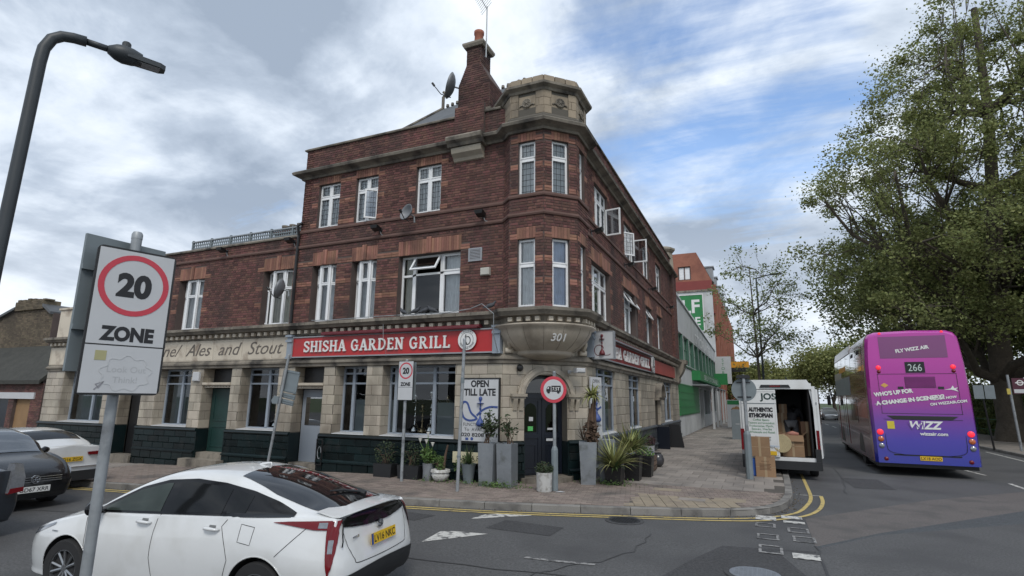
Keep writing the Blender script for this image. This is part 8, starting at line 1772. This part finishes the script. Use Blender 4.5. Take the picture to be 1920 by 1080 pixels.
YS = thing('hanging_shop_sign', 'yellow and black sign hanging from the red brick block', 'sign', (2.0, 58, 6)); MB(Fr((0, 58, 0), (1, 0, 0), (0, -1, 0))).box(.6, 3.4, -.1, .1, 5.9, 6.6).build('yellow_panel', pm('amber_panel', (.65, .30, .02), .5), YS); MB(Fr((0, 58, 0), (1, 0, 0), (0, -1, 0))).box(.7, 3.2, -.08, .08, 5.4, 5.88).build('dark_panel', M_black, YS)
# house on the far left
k_ = (2.0 + 12.4) / 12.4; HX = lambda x0: 4.43 + (x0 - 4.43) * k_; HZ = lambda z0: 1.95 + (z0 - 1.95) * k_
HB = thing('stock_brick_house', 'sooty yellow brick house gable with a broad chimney at the left edge', 'house', (-31, 3, -.4)); FH = Fr((0, 2.0, 0), (1, 0, 0), (0, -1, 0))
gab = [(HX(-29), -.5), (HX(-21.0), -.5), (HX(-21.2), HZ(5.15)), (HX(-21.8), HZ(5.45)), (HX(-23.9), HZ(5.42)), (HX(-29), HZ(4.0))]
mb = MB(FH); mb.prism(gab, 'w', -7, 0); mb.build('wall', M_mortar, HB)
def underpoly(pcs_, poly):
    return [p for p in pcs_ if inpoly((p[1] + p[2]) / 2, p[4], poly)]
lay(underpoly(courses(FH, HX(-29), HX(-21.2), 1.9, HZ(5.5), [], .075, .225, .011, .008, header=.1125), gab), 'brick', M_yb, HB, 0, stuffname='brickwork')
mb = MB(FH); mb.box(HX(-23.9), HX(-21.85), -.6, .12, HZ(5.35), HZ(5.72)); hc = mb.build('chimney', M_yb, HB)
lay(courses(Fr((0, 2.0 - .12, 0), (1, 0, 0), (0, -1, 0)), HX(-23.9), HX(-21.85), HZ(5.35), HZ(5.72), [], .075, .225, .011, .008), 'brick', M_yb, HB, 0, stuffname='chimney_brick')
for k in range(6): x = HX(-23.8) + k * .42; MB(FH).box(x, x + .25, -.3, .1, HZ(5.72), HZ(5.72) + random.uniform(.06, .16)).build('chimney_pot', M_yb, hc)
mb = MB(FH); mb.prism([(HX(-23.9), HZ(5.42)), (HX(-29), HZ(4.0)), (HX(-29), HZ(4.0) + .12), (HX(-23.9), HZ(5.42) + .12)], 'w', -7, .15); mb.prism([(HX(-21.85), HZ(5.45)), (HX(-21.2), HZ(5.1)), (HX(-21.2), HZ(5.1) + .12), (HX(-21.85), HZ(5.45) + .12)], 'w', -7, .15); mb.build('verge', M_slate, HB)
mb = MB(FH); mb.prism([(1.5, 2.52), (1.5, 2.36), (0, 4.0), (0, 4.14)], 'u', -34, -22.4); o = mb.build('lean_to_roof', pm('mossy_slate', (.042, .042, .036), .85, var=.3, scale=2, fine=.3, fscale=10), HB)
LT = MB(FH); lo = [(-26.2, -24.85, -.5, 1.76), (-24.45, -23.2, -.5, 1.76)]
for (a, b, c, d) in cells(-34, -22.4, -.5, 2.4, lo): LT.box(a, b, 1.0, 1.3, c, d)
LT.build('lean_to_wall', M_mortar, HB); lay(courses(Fr((0, .7, 0), (1, 0, 0), (0, -1, 0)), -34, -22.4, -.3, 2.4, lo, .075, .225, .011, .008), 'brick', M_brick, HB, 0, stuffname='lean_to_brick')
MB(FH).box(-26.4, -22.9, 1.3, 1.36, 1.76, 2.02).build('lintel', M_white, HB); MB(FH).box(-24.45, -23.2, 1.1, 1.18, -.5, 1.76).build('boarded_opening', pm('plywood_board', (.26, .16, .08), .8, var=.15, scale=3), HB); MB(FH).box(-26.2, -24.85, 1.1, 1.18, -.5, 1.76).build('door', M_navy, HB)
# park railings
RL = thing('park_railing', 'low green railing along the edge of the park', 'railing', (17.9, 30, 0))
for k in range(28): MB().box(17.82, 17.88, 4 + k * 2.0, 4.06 + k * 2.0, 0, 1.1).build('post', M_greend, RL)
for z in (.35, 1.0): MB().box(17.83, 17.87, 4, 58.1, z, z + .05).build('rail', M_greend, RL)
# ------------------------------------------------------------------ trees
M_bark = pm('grey_brown_bark', (.075, .062, .048), .95, var=.3, scale=3, fine=.2, fscale=12, bump=.6, bscale=14)
def leafmat(name, col, rv=.45):
    m = pm(name, col, .55, var=.28, scale=.35, rv=rv, hue=.03, spec=.3); b = m.node_tree.nodes['Principled BSDF']
    n = m.node_tree.nodes; l = m.node_tree.links; out = [x for x in n if x.type == 'OUTPUT_MATERIAL'][0]; tr = n.new('ShaderNodeBsdfTranslucent'); mx = n.new('ShaderNodeMixShader'); mx.inputs[0].default_value = .42
    src = b.inputs['Base Color'].links[0].from_socket; l.new(src, tr.inputs[0]); l.new(b.outputs[0], mx.inputs[1]); l.new(tr.outputs[0], mx.inputs[2]); l.new(mx.outputs[0], out.inputs[0]); return m
ML1 = leafmat('plane_leaf', (.225, .25, .095)); ML2 = leafmat('spring_leaf', (.25, .27, .10)); ML3 = leafmat('deep_green_leaf', (.145, .175, .065)); ML4 = leafmat('young_tree_leaf', (.21, .25, .10))
def tree(name, label, x, y, h, crown_r, trunk_r, trunk_h, nleaf, leaf, mat, seed=1, levels=4, up=.5, splits=(5, 4, 4, 4), droop=0.0, kind='tree', bias=(0, 0), crownmin=None, spreadz=1.0, clus=.5, group=None, trunk_lean=(0, 0), z0=0):
    g = np.random.default_rng(seed); t = thing(name, label, kind, (x, y, z0), group); mb = MB(); tips = []; segs = []
    def grow(p, d, L_, r, lev):
        n = 4 if lev else 5; q = [p]; dd = d.copy()
        for k in range(n):
            dd = dd + g.normal(size=3) * .13 + np.array((0, 0, .05 * up - droop * .05)); dd /= np.linalg.norm(dd); q.append(q[-1] + dd * L_ / n)
        rs = [r * (1 - .55 * k / n) for k in range(n + 1)]
        if r > .012: mb.tube(q, rs, 9 if lev == 0 else (7 if lev < 3 else 4), cap=False)
        segs.append((q[0], q[-1], lev)); 
        if lev >= levels: tips.append((q[-1], dd)); tips.append((q[-2], dd)); return
        m = splits[min(lev, len(splits) - 1)]
        for k in range(m):
            j = n if k < 2 else g.integers(2 if lev else 3, n + 1); a = g.uniform(0, 2 * math.pi); s = g.uniform(.45, .95)
            u = np.cross(dd, g.normal(size=3)); u /= np.linalg.norm(u); nd = dd * math.cos(s) + u * math.sin(s) + np.array((bias[0], bias[1], 0)) * .25; nd[2] = nd[2] * spreadz + up * .35; nd /= np.linalg.norm(nd)
            grow(q[j], nd, L_ * g.uniform(.62, .86) if lev else crown_r * g.uniform(.55, .75), rs[j] * g.uniform(.5, .72), lev + 1)
    # root flare
    mb.tube([(x, y, z0 - .1), (x, y, z0 + .4), (x, y, z0 + 1.0)], [trunk_r * 1.5, trunk_r * 1.15, trunk_r], 12, cap=False)
    grow(np.array((x, y, z0 + .8)), np.array((trunk_lean[0], trunk_lean[1], 1.0)), trunk_h - .8, trunk_r, 0)
    mb.build('trunk', M_bark, t, smooth=True, norm=False)
    T = np.array([a for a, _ in tips]); idx = g.integers(0, len(T), nleaf); P = T[idx] + g.normal(size=(nleaf, 3)) * clus * np.array((1, 1, .8))
    if crownmin: P = P[P[:, 2] > crownmin]
    leaves(P, leaf, mat, t, 'crown', 'stuff', asp=.7)
    return t, T
def envtree(name, label, base, trunk, trunk_r, env, ncl, nleaf, leaf, mat, seed, nlimb=12, sig=.55, twr=.03, kind='tree'):
    """limbs grown towards leaf clusters spread through the crown volume given by env(points)->bool"""
    g = np.random.default_rng(seed); t = thing(name, label, kind, base); lo, hi, inside = env; C_ = []
    while len(C_) < ncl:
        p = g.uniform(lo, hi)
        if inside(p) and all(np.linalg.norm(p - q) > sig * 1.1 for q in C_[-60:]): C_.append(p)
    C_ = np.array(C_); mb = MB(); P0 = [np.array(p, float) for p in trunk]; rs = [trunk_r * (1 - .75 * k / (len(P0) - 1)) for k in range(len(P0))]
    mb.tube([tuple(P0[0] - (0, 0, .3)), tuple(P0[0] + (0, 0, .25)), tuple(P0[0] + (0, 0, 1.0))], [trunk_r * 1.6, trunk_r * 1.3, trunk_r * 1.02], 14, cap=False); mb.tube([tuple(P0[0] + (0, 0, .9))] + [tuple(p) for p in P0[1:]], rs, 14, cap=False)
    seeds = C_[g.choice(len(C_), nlimb, replace=False)]; own = np.argmin(((C_[:, None] - seeds[None]) ** 2).sum(2), 1)
    for k in range(nlimb):
        mem = C_[own == k]
        if not len(mem): continue
        c = mem.mean(0); st = P0[1 + int(g.integers(0, len(P0) - 1))] if len(P0) > 2 else P0[-1]
        st = min(P0[1:], key=lambda q: abs(q[2] - (c[2] - np.linalg.norm((c - q)[:2]) * .75))); L_ = np.linalg.norm(c - st)
        mids = [st + (c - st) * a + np.array((g.normal() * .04 * L_, g.normal() * .04 * L_, .10 * L_ * math.sin(math.pi * a) * (-.6 if c[2] > st[2] + L_ * .5 else 1))) for a in (0, .2, .4, .6, .8, 1.0)]; mids[0] = st
        r0 = trunk_r * .42; mb.tube([tuple(q) for q in mids], [r0 * (1 - .8 * a / 5) for a in range(6)], 8, cap=False)
        for m in mem:
            a = int(g.integers(2, 6)); s_ = mids[a]; d = m - s_; L2 = np.linalg.norm(d); j1 = s_ + d * .35 + g.normal(size=3) * .07 * L2 + (0, 0, .06 * L2); j2 = s_ + d * .7 + g.normal(size=3) * .05 * L2
            mb.tube([tuple(s_), tuple(j1), tuple(j2), tuple(m)], [max(twr, r0 * .3), twr, twr * .7, twr * .3], 5, cap=False)
            for _ in range(3): e = m + g.normal(size=3) * sig; mb.tube([tuple(j2), tuple((m + j2) / 2 + g.normal(size=3) * .1), tuple(e)], [twr * .5, twr * .35, twr * .15], 4, cap=False)
    mb.build('trunk', M_bark, t, smooth=True, norm=False)
    idx = g.integers(0, len(C_), nleaf); sc = g.uniform(.45, 1.35, len(C_))[idx][:, None]; P = C_[idx] + g.normal(size=(nleaf, 3)) * sig * sc * np.array((1, 1, .75)); leaves(P, leaf, mat, t, 'crown', 'stuff', asp=.7); return t
def env_plane(p):
    x, y, z = p; c = (18.8, 26.5)
    if z >= 14: w = 11.0 * max(0, 1 - ((z - 14) / 17.0) ** 1.2)
    else: w = 11.0 - (14 - z) ** 2 * .022
    w *= 1 + .09 * math.sin(z * 1.9 + y * .8) + .06 * math.sin(z * 4.3)
    return math.hypot((x - c[0]), (y - c[1]) * 1.15) < w and z > 5.2 + .10 * abs(x - c[0]) and math.hypot(x - c[0], y - c[1]) > w * .25
envtree('plane_tree', 'huge plane tree filling the upper right with its trunk at the bus stop', (16.9, 27, 0), [(16.9, 27, 0), (16.8, 27, 3.2), (16.9, 27, 6.0), (17.2, 26.8, 9.5), (17.6, 26.6, 14), (18.0, 26.5, 19), (18.2, 26.5, 26)], .66, ((7, 15, 5), (30, 38, 31), env_plane), 760, 190000, .165, ML1, 5, nlimb=30, sig=.50)
tree('plane_tree', 'large green tree behind the bus, left of the huge plane tree', 16.8, 40.0, 20, 6.2, .45, 4.5, 42000, .26, ML3, 8, 4, .5, (6, 4, 4, 3), crownmin=2.5, clus=.8)
tree('plane_tree', 'broad green tree at the right edge in front of the park', 24.0, 30.0, 20, 7.5, .45, 4.0, 45000, .26, ML3, 12, 4, .4, (6, 4, 4, 3), crownmin=1.5, clus=.9)
def env_young(p):
    x, y, z = p; a = (z - 4.0) / 9.3; w = 3.5 * (math.sin(math.pi * min(1, max(0, a)) ** .75)) ** .6 + .2; return math.hypot(x - 4.7 - .10 * (8 - z), y - 30) < w
envtree('young_tree', 'slender sparse young tree with small leaves behind the white van', (4.45, 30, 0), [(4.45, 30, 0), (4.42, 30, 2.5), (4.4, 30, 5), (4.35, 30, 8), (4.3, 30, 11.5)], .13, ((.5, 26, 4.0), (9, 34, 13.3), env_young), 130, 5200, .16, ML4, 21, nlimb=16, sig=.30, twr=.014)
for k, (x, y, h, r, n, sd, m, lab) in enumerate(((13.2, 72, 11, 4.2, 20000, 31, ML2, 'pale green rounded tree at the end of the road left of the bus'), (17.5, 58, 13, 5.0, 20000, 32, ML1, 'green tree standing above the front of the bus'), (23, 46, 14, 6, 22000, 33, ML3, 'dark green tree in the park behind the bus stop'), (11.5, 100, 9, 4.2, 12000, 34, ML2, 'small far tree low at the vanishing end of the road'), (6.0, 84, 9, 3.6, 9000, 35, ML2, 'yellowish low tree just above the van roof'), (3.2, 66, 8, 3.2, 8000, 36, ML2, 'olive tree behind the slender young tree at roof height of the van'), (31, 38, 15, 6.5, 22000, 37, ML3, 'dark tree at the far right behind the plane tree'), (20, 90, 15, 6, 14000, 38, ML1, 'distant tree beyond the park'))):
    tree('street_tree', lab, x, y, h, r, .28, h * .25, n, .32, m, sd, 3, .45, (6, 5, 4), clus=.9 if r > 4 else .6, crownmin=1.2, group='trees along the park side')
HG = None
P = np.stack([RNG.uniform(18.3, 30, 60000), RNG.uniform(9, 75, 60000), RNG.uniform(0, 3.4, 60000)], 1); o = leaves(P, .3, ML3, None, 'park_hedge', 'stuff', .7); o['label'] = 'dark undergrowth and hedge behind the park railing'; o['category'] = 'hedge'
